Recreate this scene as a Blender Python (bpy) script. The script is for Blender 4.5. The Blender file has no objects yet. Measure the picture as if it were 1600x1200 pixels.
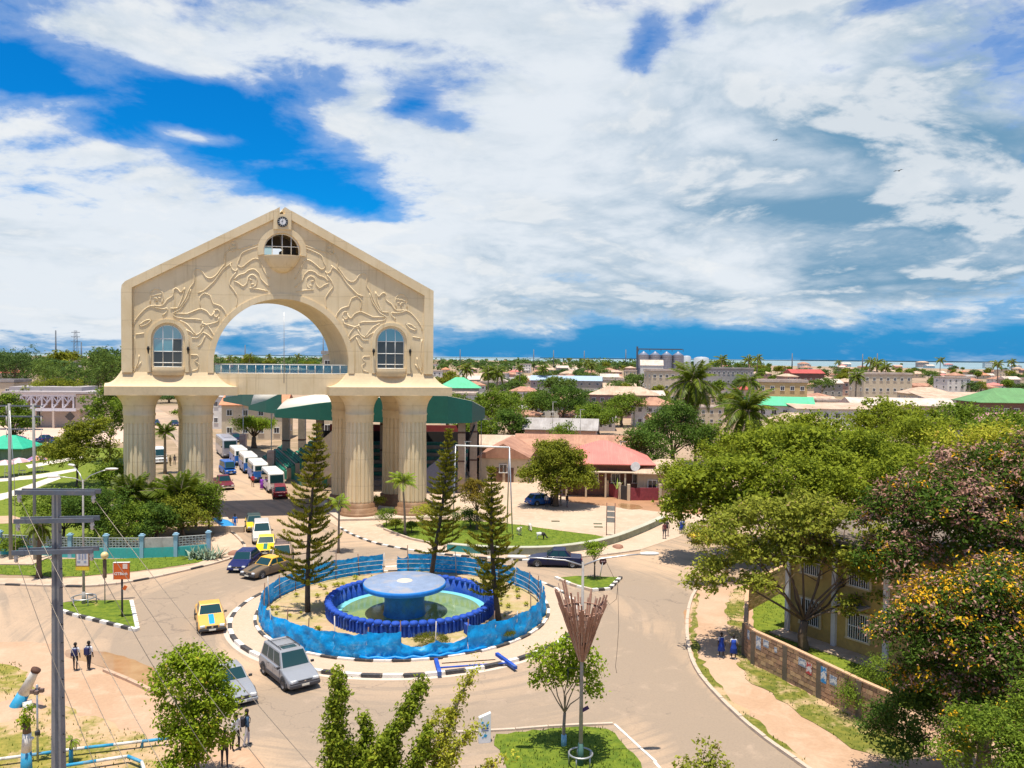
import bpy, bmesh, math, random
import numpy as np
from mathutils import Vector, Matrix, Euler
from mathutils.geometry import tessellate_polygon
R = math.radians
PI = math.pi
rng = random.Random(7)
scene = bpy.context.scene
col = scene.collection

# ------------------------------------------------------------ camera
H = 18.0
FPX = 1280.0
cam_d = bpy.data.cameras.new('camera')
cam_d.sensor_width = 36.0
cam_d.lens = 36.0 * FPX / 1600.0
cam_d.clip_start = 0.5
cam_d.clip_end = 120000.0
cam = bpy.data.objects.new('camera', cam_d)
col.objects.link(cam)
CAMROT = Matrix.Rotation(R(90 - 1.88), 3, 'X') @ Matrix.Rotation(R(0.55), 3, 'Z')
cam.matrix_world = Matrix.Translation((0, 0, H)) @ CAMROT.to_4x4()
scene.camera = cam

# ------------------------------------------------------------ sun and exposure
SUN_DIR = Vector((0.05, 0.15, -1.0)).normalized()      # the way the light travels: high noon sun
sun_d = bpy.data.lights.new('sun', 'SUN')
sun_d.energy = 4.9
sun_d.angle = R(0.53)
sun_d.color = (1.0, 0.93, 0.81)
sun = bpy.data.objects.new('sun', sun_d)
sun.rotation_euler = SUN_DIR.to_track_quat('-Z', 'Y').to_euler()
col.objects.link(sun)
scene.view_settings.view_transform = 'Standard'
scene.view_settings.look = 'None'
scene.view_settings.gamma = 1.0
scene.view_settings.use_curve_mapping = False
scene.view_settings.exposure = 0.45
scene.cycles.max_bounces = 6
scene.cycles.transparent_max_bounces = 12
scene.cycles.diffuse_bounces = 3
scene.cycles.glossy_bounces = 3
scene.cycles.transmission_bounces = 4
scene.cycles.caustics_reflective = False
scene.cycles.caustics_refractive = False

def px_ray(px, py):
    return CAMROT @ Vector(((px - 800) / FPX, (600 - py) / FPX, -1.0))
def G(px, py, z=0.0):
    """the place on the level z that the pixel of the photograph shows"""
    d = px_ray(px, py)
    t = (z - H) / d.z
    return Vector((d.x * t, d.y * t, z))
def P(px, py, Y):
    d = px_ray(px, py)
    t = Y / d.y
    return Vector((d.x * t, Y, H + d.z * t))

# ------------------------------------------------------------ node helper
class E:
    """a socket with arithmetic"""
    nt = None
    def __init__(s, v): s.v = v
    @staticmethod
    def m(op, *a):
        n = E.nt.nodes.new('ShaderNodeMath'); n.operation = op
        for i, x in enumerate(a):
            x = x.v if isinstance(x, E) else x
            if isinstance(x, (int, float)): n.inputs[i].default_value = x
            else: E.nt.links.new(x, n.inputs[i])
        return E(n.outputs[0])
    def __add__(s, o): return E.m('ADD', s, o)
    def __radd__(s, o): return E.m('ADD', o, s)
    def __sub__(s, o): return E.m('SUBTRACT', s, o)
    def __rsub__(s, o): return E.m('SUBTRACT', o, s)
    def __mul__(s, o): return E.m('MULTIPLY', s, o)
    def __rmul__(s, o): return E.m('MULTIPLY', o, s)
    def __truediv__(s, o): return E.m('DIVIDE', s, o)
def e_smooth(x, a, b, lo=0.0, hi=1.0):
    n = E.nt.nodes.new('ShaderNodeMapRange'); n.interpolation_type = 'SMOOTHSTEP'
    E.nt.links.new(x.v, n.inputs[0])
    n.inputs[1].default_value = a; n.inputs[2].default_value = b
    n.inputs[3].default_value = lo; n.inputs[4].default_value = hi
    return E(n.outputs[0])
def e_mix(f, a, b):
    n = E.nt.nodes.new('ShaderNodeMix'); n.data_type = 'RGBA'
    for x, k in ((f, 0), (a, 6), (b, 7)):
        x = x.v if isinstance(x, E) else x
        if isinstance(x, (int, float)): n.inputs[k].default_value = x
        elif isinstance(x, (tuple, list)): n.inputs[k].default_value = tuple(x[:3]) + (1,)
        else: E.nt.links.new(x, n.inputs[k])
    return E(n.outputs[2])
def e_noise(vec, scale, detail=4, rough=0.55, dist=0.0, out=0, lac=2.0):
    n = E.nt.nodes.new('ShaderNodeTexNoise')
    if vec is not None: E.nt.links.new(vec.v, n.inputs['Vector'])
    n.inputs['Scale'].default_value = scale; n.inputs['Detail'].default_value = detail
    n.inputs['Roughness'].default_value = rough; n.inputs['Distortion'].default_value = dist
    n.inputs['Lacunarity'].default_value = lac
    return E(n.outputs[out])
def e_comb(x, y, z):
    n = E.nt.nodes.new('ShaderNodeCombineXYZ')
    for i, q in enumerate((x, y, z)):
        q = q.v if isinstance(q, E) else q
        if isinstance(q, (int, float)): n.inputs[i].default_value = q
        else: E.nt.links.new(q, n.inputs[i])
    return E(n.outputs[0])
def e_sep(v):
    n = E.nt.nodes.new('ShaderNodeSeparateXYZ'); E.nt.links.new(v.v, n.inputs[0])
    return [E(o) for o in n.outputs]
def e_coord(kind='Object'):
    n = E.nt.nodes.new('ShaderNodeTexCoord'); return E(n.outputs[kind])

# ------------------------------------------------------------ world: Nishita sky with broken cloud
world = bpy.data.worlds.new('World'); scene.world = world
world.use_nodes = True
nt = world.node_tree; nt.nodes.clear(); E.nt = nt
sky = nt.nodes.new('ShaderNodeTexSky'); sky.sky_type = 'NISHITA'; sky.sun_disc = False
sky.sun_elevation = math.asin(-SUN_DIR.z)
sky.sun_rotation = math.atan2(-SUN_DIR.x, -SUN_DIR.y)
sky.air_density = 1.0; sky.dust_density = 0.3; sky.ozone_density = 3.0
SKYK = 0.115
dirv = e_coord('Generated')
dx, dy, dz = e_sep(dirv)
zc = E.m('MAXIMUM', dz, 0.0)
az = E.m('ARCTAN2', dx, dy)
el = E.m('ARCSINE', E.m('MINIMUM', E.m('MAXIMUM', dz, -1.0), 1.0))
k_ = zc + 0.27
uv = e_comb(dx / k_ * 1.25, dy / k_ * 1.25, zc * 3.2)
def blob(px, py, sx, sy, amp, tilt=0.0):
    a0 = math.atan((px - 800) / FPX)
    e0 = math.atan((558 - py) / FPX * math.cos(a0))
    A = az - a0; B = el - e0
    c, s = math.cos(R(tilt)), math.sin(R(tilt))
    p = (A * c + B * s) / (sx / FPX); q = (B * c - A * s) / (sy / FPX)
    return E.m('EXPONENT', (p * p + q * q) * -1.0) * amp
n1 = e_noise(uv, 1.15, 9, 0.58, 0.35)
n2 = e_noise(uv, 3.4, 7, 0.6, 0.5)
blobs = [ # px, py, half width, half height, strength (negative = open blue), tilt
 (50, 128, 130, 36, -.30, -8), (215, 205, 95, 40, -.24, 15), (330, 172, 110, 38, -.27, -5), (450, 215, 130, 52, -.32, 0), (345, 245, 60, 22, -.24, 0), (470, 145, 90, 30, -.25, 8),
 (430, 270, 100, 40, -.26, -10), (535, 312, 120, 24, -.28, -12), (640, 165, 50, 18, -.27, 10), (690, 195, 60, 16, -.26, -15),
 (570, 78, 60, 12, -.24, 0), (600, 5, 70, 12, -.22, 0), (1000, 75, 30, 60, -.32, -25), (940, 12, 50, 18, -.18, 0), (1080, 30, 30, 16, -.22, 25),
 (150, 255, 70, 16, -.18, 0), (250, 70, 230, 55, .16, 5), (300, 118, 160, 30, .12, -10), (560, 130, 80, 55, .25, 20), (590, 215, 190, 26, .15, -15), (720, 40, 40, 26, .2, 0),
 (850, 200, 160, 110, .30, 0), (1280, 250, 480, 240, .44, 0), (200, 410, 330, 90, .36, 0), (800, 370, 300, 110, .34, 0), (30, 480, 180, 40, .16, 0), (90, 200, 80, 20, .16, 12),
 (1200, 548, 520, 16, -.34, 0), (180, 250, 90, 14, .34, 8), (300, 222, 60, 10, .32, -6), (120, 170, 60, 10, .22, 10), (400, 262, 55, 9, .28, 0), (950, 522, 300, 24, -.20, 0), (1350, 525, 420, 26, -.30, 0), (430, 490, 380, 60, .20, 0)]
bias = None
for b in blobs:
    t = blob(*b); bias = t if bias is None else bias + t
n4 = e_noise(uv, 9.0, 6, 0.65, 0.3)
dens = (n1 - 0.5) * 1.15 + (n2 - 0.5) * 0.50 + (n4 - 0.5) * 0.20 + 0.5 + bias * 0.72
cover = e_smooth(dens, 0.46, 0.66)
thin = e_smooth(dens, 0.34, 0.58, 0.0, 0.30)
cover = E.m('MAXIMUM', cover * 0.97, thin)
n3 = e_noise(uv, 1.7, 8, 0.62, 0.6)
uv2 = e_comb(dx / k_ * 1.25 + 0.04, dy / k_ * 1.25 - 0.08, zc * 3.2 + 0.10)
n1b = e_noise(uv2, 1.15, 9, 0.58, 0.35)
relief = (n1 - n1b) * 3.0
shade_b = blob(1400, 130, 420, 150, .20) + blob(1480, 330, 330, 26, .62, -4) + blob(1480, 215, 240, 36, .34, -12) + blob(1500, 430, 260, 50, .3) + blob(1150, 430, 330, 60, .16) + blob(1050, 480, 330, 28, .25) + blob(100, 60, 260, 70, .05) + blob(330, 110, 200, 30, -.12) + blob(880, 160, 130, 60, -.22, 20) + blob(1250, 95, 120, 50, -.22) + blob(1140, 430, 130, 26, -.3, -18) + blob(1400, 480, 250, 14, -.3) + blob(620, 330, 220, 60, -.12) + blob(200, 350, 250, 50, -.1) + blob(330, 490, 420, 70, -.12)
n5 = e_noise(uv, 5.5, 8, 0.6, 0.8)
shade = e_smooth(n3 * 0.75 + n5 * 0.35 - 0.08 + shade_b + relief * 0.45, 0.32, 0.98) * e_smooth(cover, 0.15, 0.85)
ccol = e_mix(shade, (0.80, 0.85, 0.90), (0.17, 0.34, 0.50))
ccol = e_mix(e_smooth(n2 * 0.6 + n5 * 0.4 + relief, 0.5, 0.78, 0.0, 0.7), ccol, (0.92, 0.93, 0.93))
skm = nt.nodes.new('ShaderNodeMix'); skm.data_type = 'RGBA'; skm.blend_type = 'MULTIPLY'
skm.inputs[0].default_value = 1.0
nt.links.new(sky.outputs[0], skm.inputs[6])
SKY_TINT = (0.015 * SKYK, 0.66 * SKYK, 1.22 * SKYK, 1)
skm.inputs[7].default_value = SKY_TINT
clear = e_mix(e_smooth(el, 0.0, 0.17, 0.92, 0.0), E(skm.outputs[2]), (0.035, 0.265, 0.60))
final = e_mix(cover, clear, ccol)
bg = nt.nodes.new('ShaderNodeBackground'); bg.inputs[1].default_value = 0.74
nt.links.new(final.v, bg.inputs[0])
out = nt.nodes.new('ShaderNodeOutputWorld'); nt.links.new(bg.outputs[0], out.inputs[0])

# ------------------------------------------------------------ materials
MATS = {}
def new_mat(name):
    m = bpy.data.materials.new(name); m.use_nodes = True
    nt = m.node_tree; nt.nodes.clear(); E.nt = nt
    o = nt.nodes.new('ShaderNodeOutputMaterial'); b = nt.nodes.new('ShaderNodeBsdfPrincipled')
    nt.links.new(b.outputs[0], o.inputs[0])
    return m, b, o
def setc(b, key, v):
    v = v.v if isinstance(v, E) else v
    if isinstance(v, (int, float)): b.inputs[key].default_value = v
    elif isinstance(v, (tuple, list)): b.inputs[key].default_value = tuple(v[:3]) + (1,)
    else: E.nt.links.new(v, b.inputs[key])
def bump(b, h, strength=0.3, dist=0.02):
    n = E.nt.nodes.new('ShaderNodeBump'); n.inputs['Strength'].default_value = strength
    n.inputs['Distance'].default_value = dist
    E.nt.links.new(h.v, n.inputs['Height']); E.nt.links.new(n.outputs[0], b.inputs['Normal'])
def scl(c, k): return tuple(min(1, x * k) for x in c[:3])
def mat(name, c, rough=0.6, var=0.15, scale=1.5, metal=0.0, bmp=0.0, dirt=None, dirtk=0.5, coat=0.0, spec=None, coord='Object'):
    """plain material: base colour with a broad and a fine noise, optional patches of dirt"""
    if name in MATS: return MATS[name]
    m, b, o = new_mat(name)
    v = e_coord(coord)
    n = e_noise(v, scale, 5, 0.6)
    nf = e_noise(v, scale * 9, 3, 0.6)
    f = e_smooth(n * 0.6 + nf * 0.4, 0.3, 0.7)
    cc = e_mix(f, scl(c, 1 - var), scl(c, 1 + var))
    if dirt is not None:
        nd = e_noise(v, scale * 0.7 + 0.13, 6, 0.65, 0.4)
        cc = e_mix(e_smooth(nd, 0.48, 0.68, 0.0, dirtk), cc, dirt)
    setc(b, 'Base Color', cc); setc(b, 'Roughness', rough); setc(b, 'Metallic', metal)
    if coat: setc(b, 'Coat Weight', coat); setc(b, 'Coat Roughness', 0.08)
    if spec is not None: b.inputs['Specular IOR Level'].default_value = spec
    if bmp: bump(b, nf, bmp, 0.02)
    MATS[name] = m
    return m
def leaf_mat(name, c1, c2, c3=None, trans=0.35, rough=0.7):
    """c1 dark .. c2 light leaf colour by a per-leaf random; c3 a rare third colour"""
    if name in MATS: return MATS[name]
    m, b, o = new_mat(name)
    a = E.nt.nodes.new('ShaderNodeAttribute'); a.attribute_name = 'tint'
    t = E(a.outputs['Fac'])
    cc = e_mix(t, c1, c2)
    if c3: cc = e_mix(e_smooth(t, 0.86, 0.93), cc, c3)
    setc(b, 'Base Color', cc); setc(b, 'Roughness', rough)
    b.inputs['Specular IOR Level'].default_value = 0.12
    tr = E.nt.nodes.new('ShaderNodeBsdfTranslucent'); E.nt.links.new(cc.v, tr.inputs[0])
    mx = E.nt.nodes.new('ShaderNodeMixShader'); mx.inputs[0].default_value = trans
    E.nt.links.new(b.outputs[0], mx.inputs[1]); E.nt.links.new(tr.outputs[0], mx.inputs[2])
    E.nt.links.new(mx.outputs[0], o.inputs[0])
    MATS[name] = m
    return m
def glass_mat(name='window_glass', c=(0.03, 0.05, 0.06), rough=0.06, spec=0.9):
    if name in MATS: return MATS[name]
    m, b, o = new_mat(name)
    setc(b, 'Base Color', c); setc(b, 'Roughness', rough)
    b.inputs['Specular IOR Level'].default_value = spec
    MATS[name] = m
    return m

# ------------------------------------------------------------ objects
def link(o, parent=None):
    col.objects.link(o)
    if parent is not None: o.parent = parent
    return o
def tag(o, label=None, cat=None, group=None, kind=None):
    if label: o['label'] = label
    if cat: o['category'] = cat
    if group: o['group'] = group
    if kind: o['kind'] = kind
    return o
def thing(name, label, cat, loc=(0, 0, 0), rz=0.0, group=None):
    o = bpy.data.objects.new(name, None); link(o)
    o.empty_display_size = 0.3
    o.location = loc; o.rotation_euler = (0, 0, rz)
    return tag(o, label, cat, group)
def dup(root, loc, rz=None, label=None, group=None, scale=None):
    r = root.copy(); col.objects.link(r); r.location = loc
    if rz is not None: r.rotation_euler = (0, 0, rz)
    if scale is not None: r.scale = (scale, scale, scale) if isinstance(scale, (int, float)) else scale
    if label: r['label'] = label
    if group: r['group'] = group
    for ch in root.children:
        c = ch.copy(); col.objects.link(c); c.parent = r
        for g in ch.children:
            d = g.copy(); col.objects.link(d); d.parent = c
    return r
class MB:
    """collects shapes; build() links them as one mesh object"""
    def __init__(s): s.v = []; s.f = []; s.mi = []; s.sm = []
    def add(s, vs, fs, mi=0, smooth=False):
        n = len(s.v); s.v += [tuple(x) for x in vs]
        s.f += [tuple(i + n for i in f) for f in fs]
        s.mi += [mi] * len(fs); s.sm += [smooth] * len(fs)
        return s
    def box(s, c, size, rot=None, mi=0, taper=1.0):
        x, y, z = (q / 2 for q in size)
        vs = [(-x, -y, -z), (x, -y, -z), (x, y, -z), (-x, y, -z), (-x * taper, -y * taper, z), (x * taper, -y * taper, z), (x * taper, y * taper, z), (-x * taper, y * taper, z)]
        if rot is not None:
            m = rot if isinstance(rot, Matrix) else Euler(rot).to_matrix()
            vs = [m @ Vector(v) for v in vs]
        c = Vector(c); vs = [c + Vector(v) for v in vs]
        return s.add(vs, [(0, 3, 2, 1), (4, 5, 6, 7), (0, 1, 5, 4), (1, 2, 6, 5), (2, 3, 7, 6), (3, 0, 4, 7)], mi)
    def tube(s, pts, r, n=8, mi=0, caps=True, smooth=True):
        pts = [Vector(p) for p in pts]
        rs = r if isinstance(r, (list, tuple)) else [r] * len(pts)
        vs = []; fs = []
        up = None
        for i, p in enumerate(pts):
            t = (pts[min(i + 1, len(pts) - 1)] - pts[max(i - 1, 0)])
            t = t.normalized() if t.length > 1e-9 else Vector((0, 0, 1))
            if up is None: up = Vector((0, 0, 1)) if abs(t.z) < .9 else Vector((1, 0, 0))
            a = t.cross(up)
            if a.length < 1e-6: a = t.orthogonal()
            a.normalize(); b = a.cross(t).normalized(); up = b
            for k in range(n):
                th = 2 * PI * k / n
                vs.append(p + (a * math.cos(th) + b * math.sin(th)) * rs[i])
        for i in range(len(pts) - 1):
            for k in range(n):
                k2 = (k + 1) % n
                fs.append((i * n + k, i * n + k2, (i + 1) * n + k2, (i + 1) * n + k))
        if caps:
            fs.append(tuple(range(n))[::-1]); fs.append(tuple(range((len(pts) - 1) * n, len(pts) * n)))
        return s.add(vs, fs, mi, smooth)
    def lathe(s, prof, c=(0, 0, 0), n=24, mi=0, a0=0.0, a1=2 * PI, smooth=True, sx=1.0, sy=1.0, rmod=None, caps=True):
        full = abs(a1 - a0 - 2 * PI) < 1e-6
        m = n if full else n + 1
        vs = []
        for (r, z) in prof:
            for k in range(m):
                th = a0 + (a1 - a0) * k / n
                rr = r * (rmod(th) if rmod else 1)
                vs.append((c[0] + rr * math.cos(th) * sx, c[1] + rr * math.sin(th) * sy, c[2] + z))
        fs = []
        for i in range(len(prof) - 1):
            for k in range(n):
                k2 = (k + 1) % m
                fs.append((i * m + k, i * m + k2, (i + 1) * m + k2, (i + 1) * m + k))
        s.add(vs, fs, mi, smooth)
        if full and caps:
            if prof[0][0] > 1e-4: s.add(vs[:m], [tuple(range(m))[::-1]], mi)
            if prof[-1][0] > 1e-4: s.add(vs[-m:], [tuple(range(m))], mi)
        return s
    def prism(s, poly, z0, z1, mi=0, tf=None, holes=()):
        """polygon in a plane, pushed from z0 to z1; tf maps (x,y,z) to the scene"""
        tf = tf or (lambda x, y, z: (x, y, z))
        loops = [list(poly)] + [list(h) for h in holes]
        flat = [p for l in loops for p in l]
        tris = tessellate_polygon([[Vector((p[0], p[1], 0)) for p in l] for l in loops])
        n = len(flat)
        vs = [tf(p[0], p[1], z0) for p in flat] + [tf(p[0], p[1], z1) for p in flat]
        fs = []
        for t in tris:
            fs.append((t[0], t[2], t[1])); fs.append((t[0] + n, t[1] + n, t[2] + n))
        k = 0
        for l in loops:
            m = len(l)
            for i in range(m):
                j = (i + 1) % m
                fs.append((k + i, k + j, k + j + n, k + i + n))
            k += m
        return s.add(vs, fs, mi)
    def mesh(s, name, mats):
        me = bpy.data.meshes.new(name)
        me.from_pydata(s.v, [], s.f)
        for m in (mats if isinstance(mats, (list, tuple)) else [mats]): me.materials.append(m)
        me.polygons.foreach_set('material_index', s.mi)
        me.polygons.foreach_set('use_smooth', s.sm)
        bm = bmesh.new(); bm.from_mesh(me); bmesh.ops.recalc_face_normals(bm, faces=bm.faces); bm.to_mesh(me); bm.free()
        me.update()
        return me
    def build(s, name, mats, parent=None, loc=None, rot=None):
        o = bpy.data.objects.new(name, s.mesh(name, mats)); link(o, parent)
        if loc is not None: o.location = loc
        if rot is not None: o.rotation_euler = rot
        return o
def put(name, me, parent=None, loc=(0, 0, 0), rot=(0, 0, 0), scale=None):
    o = bpy.data.objects.new(name, me); link(o, parent)
    o.location = loc; o.rotation_euler = rot
    if scale is not None: o.scale = scale
    return o
ONES = ['', 'first', 'second', 'third', 'fourth', 'fifth', 'sixth', 'seventh', 'eighth', 'ninth', 'tenth', 'eleventh', 'twelfth', 'thirteenth', 'fourteenth', 'fifteenth', 'sixteenth', 'seventeenth', 'eighteenth', 'nineteenth']
TENS = {2: 'twent', 3: 'thirt', 4: 'fort', 5: 'fift', 6: 'sixt', 7: 'sevent', 8: 'eight', 9: 'ninet'}
def ordinal(n):
    if n < 20: return ONES[n]
    if n < 100: return TENS[n // 10] + ('ieth' if n % 10 == 0 else 'y ' + ONES[n % 10])
    return 'hundred and ' + ordinal(n - 100) if n > 100 else 'hundredth'
# ============================================================ ground, roads, lawns, water
def ground_mat(name, c1, c2, c3, s1=0.02, s2=0.25, rough=0.9, grit=6.0, bmp=0.25, sharp=(0.4, 0.6), streak=None):
    if name in MATS: return MATS[name]
    m, b, o = new_mat(name)
    v = e_coord('Object')
    a = e_noise(v, s1, 6, 0.6, 0.3); f = e_noise(v, s2, 7, 0.65, 0.4); g = e_noise(v, grit, 4, 0.7)
    cc = e_mix(e_smooth(a, sharp[0], sharp[1]), c1, c2)
    cc = e_mix(e_smooth(f, 0.45, 0.68, 0, 0.75), cc, c3)
    cc = e_mix(e_smooth(g, 0.25, 0.75), scl_mix(cc, 0.86), cc)
    setc(b, 'Base Color', cc); setc(b, 'Roughness', rough)
    b.inputs['Specular IOR Level'].default_value = 0.25
    bump(b, g, bmp, 0.05)
    MATS[name] = m
    return m
def scl_mix(cc, k):
    return e_mix(1.0 - k, cc, (0.02, 0.018, 0.015))

M_sand = ground_mat('sandy_ground', (0.40, 0.275, 0.185), (0.24, 0.18, 0.10), (0.45, 0.32, 0.22))
M_dirt = ground_mat('pink_dirt', (0.50, 0.335, 0.225), (0.44, 0.28, 0.175), (0.54, 0.38, 0.26), s1=0.08, s2=0.6)
def road_mat():
    m, b, o = new_mat('dusty_asphalt')
    v = e_coord('Object')
    a = e_noise(v, 0.045, 5, 0.55, 0.6); f = e_noise(v, 0.5, 7, 0.65, 0.5); g = e_noise(v, 9.0, 4, 0.7); fine = e_noise(v, 40.0, 2, 0.6)
    dust = (0.53, 0.365, 0.235); grey = (0.30, 0.228, 0.165)
    x, y, z = e_sep(v)
    # worn wheel track round the roundabout: a band at its own radius, greyer than the dust
    dxr = x + 6.0; dyr = y - 57.0
    rr = E.m('SQRT', dxr * dxr + dyr * dyr)
    band = e_smooth(rr, 13.5, 17.0) - e_smooth(rr, 18.5, 23.0)
    t = e_smooth(a + f * 0.25, 0.42, 0.70) * 0.65 + band * 0.42
    # darker lane of newer asphalt along the east road
    ln = (x - 7.5) * 0.97 + (y - 48.0) * 0.25
    lane = (e_smooth(ln, -3.6, -0.6) - e_smooth(ln, 0.6, 3.4)) * e_smooth(y, 66.0, 58.0) * e_smooth(x, 3.0, 6.0)
    t = E.m('MINIMUM', t + E.m('MAXIMUM', lane, 0.0) * 0.95, 1.0)
    # tyre tracks and drifted dust: streaks that follow the circle, and others that follow the east road
    ang_ = E.m('ARCTAN2', dyr, dxr)
    st1 = e_noise(e_comb(rr * 1.5, ang_ * 1.6, 0.0), 1.0, 5, 0.65, 0.15)
    st2 = e_noise(e_comb((x * 0.80 + y * 0.60) * 1.1, (x * -0.60 + y * 0.80) * 0.07, 2.0), 1.0, 5, 0.6, 0.1)
    sel = e_smooth(rr, 24.0, 30.0)
    stk = st1 + (st2 - st1) * sel
    t = E.m('MINIMUM', t + e_smooth(stk, 0.46, 0.68, 0.0, 0.55), 1.0)
    cc = e_mix(t, dust, grey)
    oil = e_noise(v, 1.3, 3, 0.5)
    cc = e_mix(e_smooth(oil, 0.70, 0.78, 0.0, 0.4), cc, (0.14, 0.11, 0.09))
    cc = e_mix(e_smooth(f, 0.55, 0.75, 0, 0.35), cc, (0.56, 0.41, 0.30))
    cc = e_mix(e_smooth(g, 0.30, 0.60, 0.20, 0.0), cc, (0.12, 0.10, 0.085))
    cr = E.nt.nodes.new('ShaderNodeTexVoronoi'); cr.feature = 'DISTANCE_TO_EDGE'; cr.inputs['Scale'].default_value = 0.22
    vv = e_noise(v, 0.8, 4, 0.6, 0.0, 1)
    ad = E.nt.nodes.new('ShaderNodeVectorMath'); ad.operation = 'MULTIPLY_ADD'
    E.nt.links.new(vv.v, ad.inputs[0]); ad.inputs[1].default_value = (2.2, 2.2, 0); E.nt.links.new(v.v, ad.inputs[2])
    E.nt.links.new(ad.outputs[0], cr.inputs['Vector'])
    crack = e_smooth(E(cr.outputs['Distance']), 0.0, 0.012, 0.4, 0.0) * e_smooth(a, 0.45, 0.55)
    cc = e_mix(crack, cc, (0.10, 0.08, 0.07))
    setc(b, 'Base Color', cc); setc(b, 'Roughness', e_smooth(f, 0.3, 0.7, 0.65, 0.9))
    b.inputs['Specular IOR Level'].default_value = 0.3
    bump(b, fine + g, 0.2, 0.02)
    MATS['dusty_asphalt'] = m
    return m
M_road = road_mat()
M_conc = ground_mat('worn_concrete_paving', (0.55, 0.405, 0.295), (0.48, 0.35, 0.25), (0.59, 0.455, 0.34), s1=0.1, s2=1.2, grit=5)
def paver_mat():
    m, b, o = new_mat('concrete_pavers')
    v = e_coord('Object')
    br = E.nt.nodes.new('ShaderNodeTexBrick'); E.nt.links.new(v.v, br.inputs['Vector'])
    br.inputs['Scale'].default_value = 3.0; br.inputs['Mortar Size'].default_value = 0.02
    br.inputs['Color1'].default_value = (0.50, 0.365, 0.26, 1); br.inputs['Color2'].default_value = (0.57, 0.425, 0.31, 1)
    br.inputs['Mortar'].default_value = (0.33, 0.24, 0.17, 1)
    n = e_noise(v, 0.7, 6, 0.65)
    cc = e_mix(e_smooth(n, 0.4, 0.7, 0, 0.6), E(br.outputs[0]), (0.50, 0.37, 0.27))
    setc(b, 'Base Color', cc); setc(b, 'Roughness', 0.9)
    MATS['concrete_pavers'] = m
    return m
M_paver = paver_mat()
def grass_mat(name, g1, g2, g3, bare, bareamt=0.62, s=0.35):
    if name in MATS: return MATS[name]
    m, b, o = new_mat(name)
    v = e_coord('Object')
    a = e_noise(v, s, 6, 0.65, 0.3); f = e_noise(v, 2.2, 5, 0.65); g = e_noise(v, 14, 4, 0.7)
    cc = e_mix(e_smooth(f, 0.35, 0.65), g1, g2)
    cc = e_mix(e_smooth(g, 0.5, 0.75, 0, 0.5), cc, g3)
    cc = e_mix(e_smooth(a * 0.8 + f * 0.2, bareamt - 0.05, bareamt + 0.06), cc, bare)
    setc(b, 'Base Color', cc); setc(b, 'Roughness', 0.9)
    b.inputs['Specular IOR Level'].default_value = 0.15
    bump(b, g, 0.6, 0.08)
    MATS[name] = m
    return m
M_grass = grass_mat('lawn_grass', (0.085, 0.135, 0.014), (0.16, 0.205, 0.020), (0.045, 0.075, 0.010), (0.40, 0.29, 0.12), 0.66)
M_grass_dry = grass_mat('patchy_dry_grass', (0.19, 0.185, 0.035), (0.32, 0.26, 0.06), (0.10, 0.12, 0.02), (0.50, 0.335, 0.20), 0.50, 0.16)
M_grass_verge = grass_mat('verge_grass', (0.105, 0.125, 0.02), (0.21, 0.195, 0.035), (0.06, 0.08, 0.014), (0.48, 0.33, 0.19), 0.52, 0.30)
M_grass_lush = grass_mat('park_grass', (0.11, 0.155, 0.018), (0.185, 0.22, 0.024), (0.065, 0.105, 0.012), (0.42, 0.36, 0.13), 0.66, 0.06)

def jitter_poly(pts, step, amp, closed=True, seed=1):
    r = random.Random(seed); out = []
    n = len(pts)
    for i in range(n if closed else n - 1):
        a = Vector(pts[i][:2]); b = Vector(pts[(i + 1) % n][:2])
        L = (b - a).length; k = max(1, min(60, int(L / step)))
        nn = Vector((-(b - a).y, (b - a).x)).normalized() if L > 1e-6 else Vector((0, 0))
        for j in range(k):
            p = a.lerp(b, j / k) + nn * (r.uniform(-amp, amp) if amp else 0)
            out.append((p.x, p.y))
    if not closed: out.append(tuple(pts[-1][:2]))
    return out
def gp(pts, z=0.0): return [tuple(G(x, y, z)[:2]) for x, y in pts]
def smooth_line(pts, it=2, closed=False):
    for _ in range(it):
        o = []
        n = len(pts)
        if not closed: o.append(tuple(pts[0]))
        for i in range(n if closed else n - 1):
            a = pts[i]; b = pts[(i + 1) % n]
            o.append((a[0] * .75 + b[0] * .25, a[1] * .75 + b[1] * .25)); o.append((a[0] * .25 + b[0] * .75, a[1] * .25 + b[1] * .75))
        if not closed: o.append(tuple(pts[-1]))
        pts = o
    return pts
def sheet(name, pts, z, m, jit=0.0, step=1.0, seed=1, sm=0, kind='structure', hole=None):
    if sm: pts = smooth_line(pts, sm, True)
    if jit: pts = jitter_poly(pts, step, jit, True, seed)
    tris = tessellate_polygon([[Vector((p[0], p[1], 0)) for p in l] for l in ([pts, hole] if hole else [pts])])
    if hole: pts = list(pts) + list(hole)
    b = MB(); b.add([(p[0], p[1], z) for p in pts], [tuple(t) for t in tris])
    o = b.build(name, m)
    # make all faces look up
    me = o.data
    if me.polygons[0].normal.z < 0: me.flip_normals()
    tag(o, kind=kind)
    return o
def circle(cx, cy, r, n=64, rj=0.0, seed=3):
    q = random.Random(seed)
    return [(cx + (r + q.uniform(-rj, rj)) * math.cos(2 * PI * k / n), cy + (r + q.uniform(-rj, rj)) * math.sin(2 * PI * k / n)) for k in range(n)]

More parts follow.
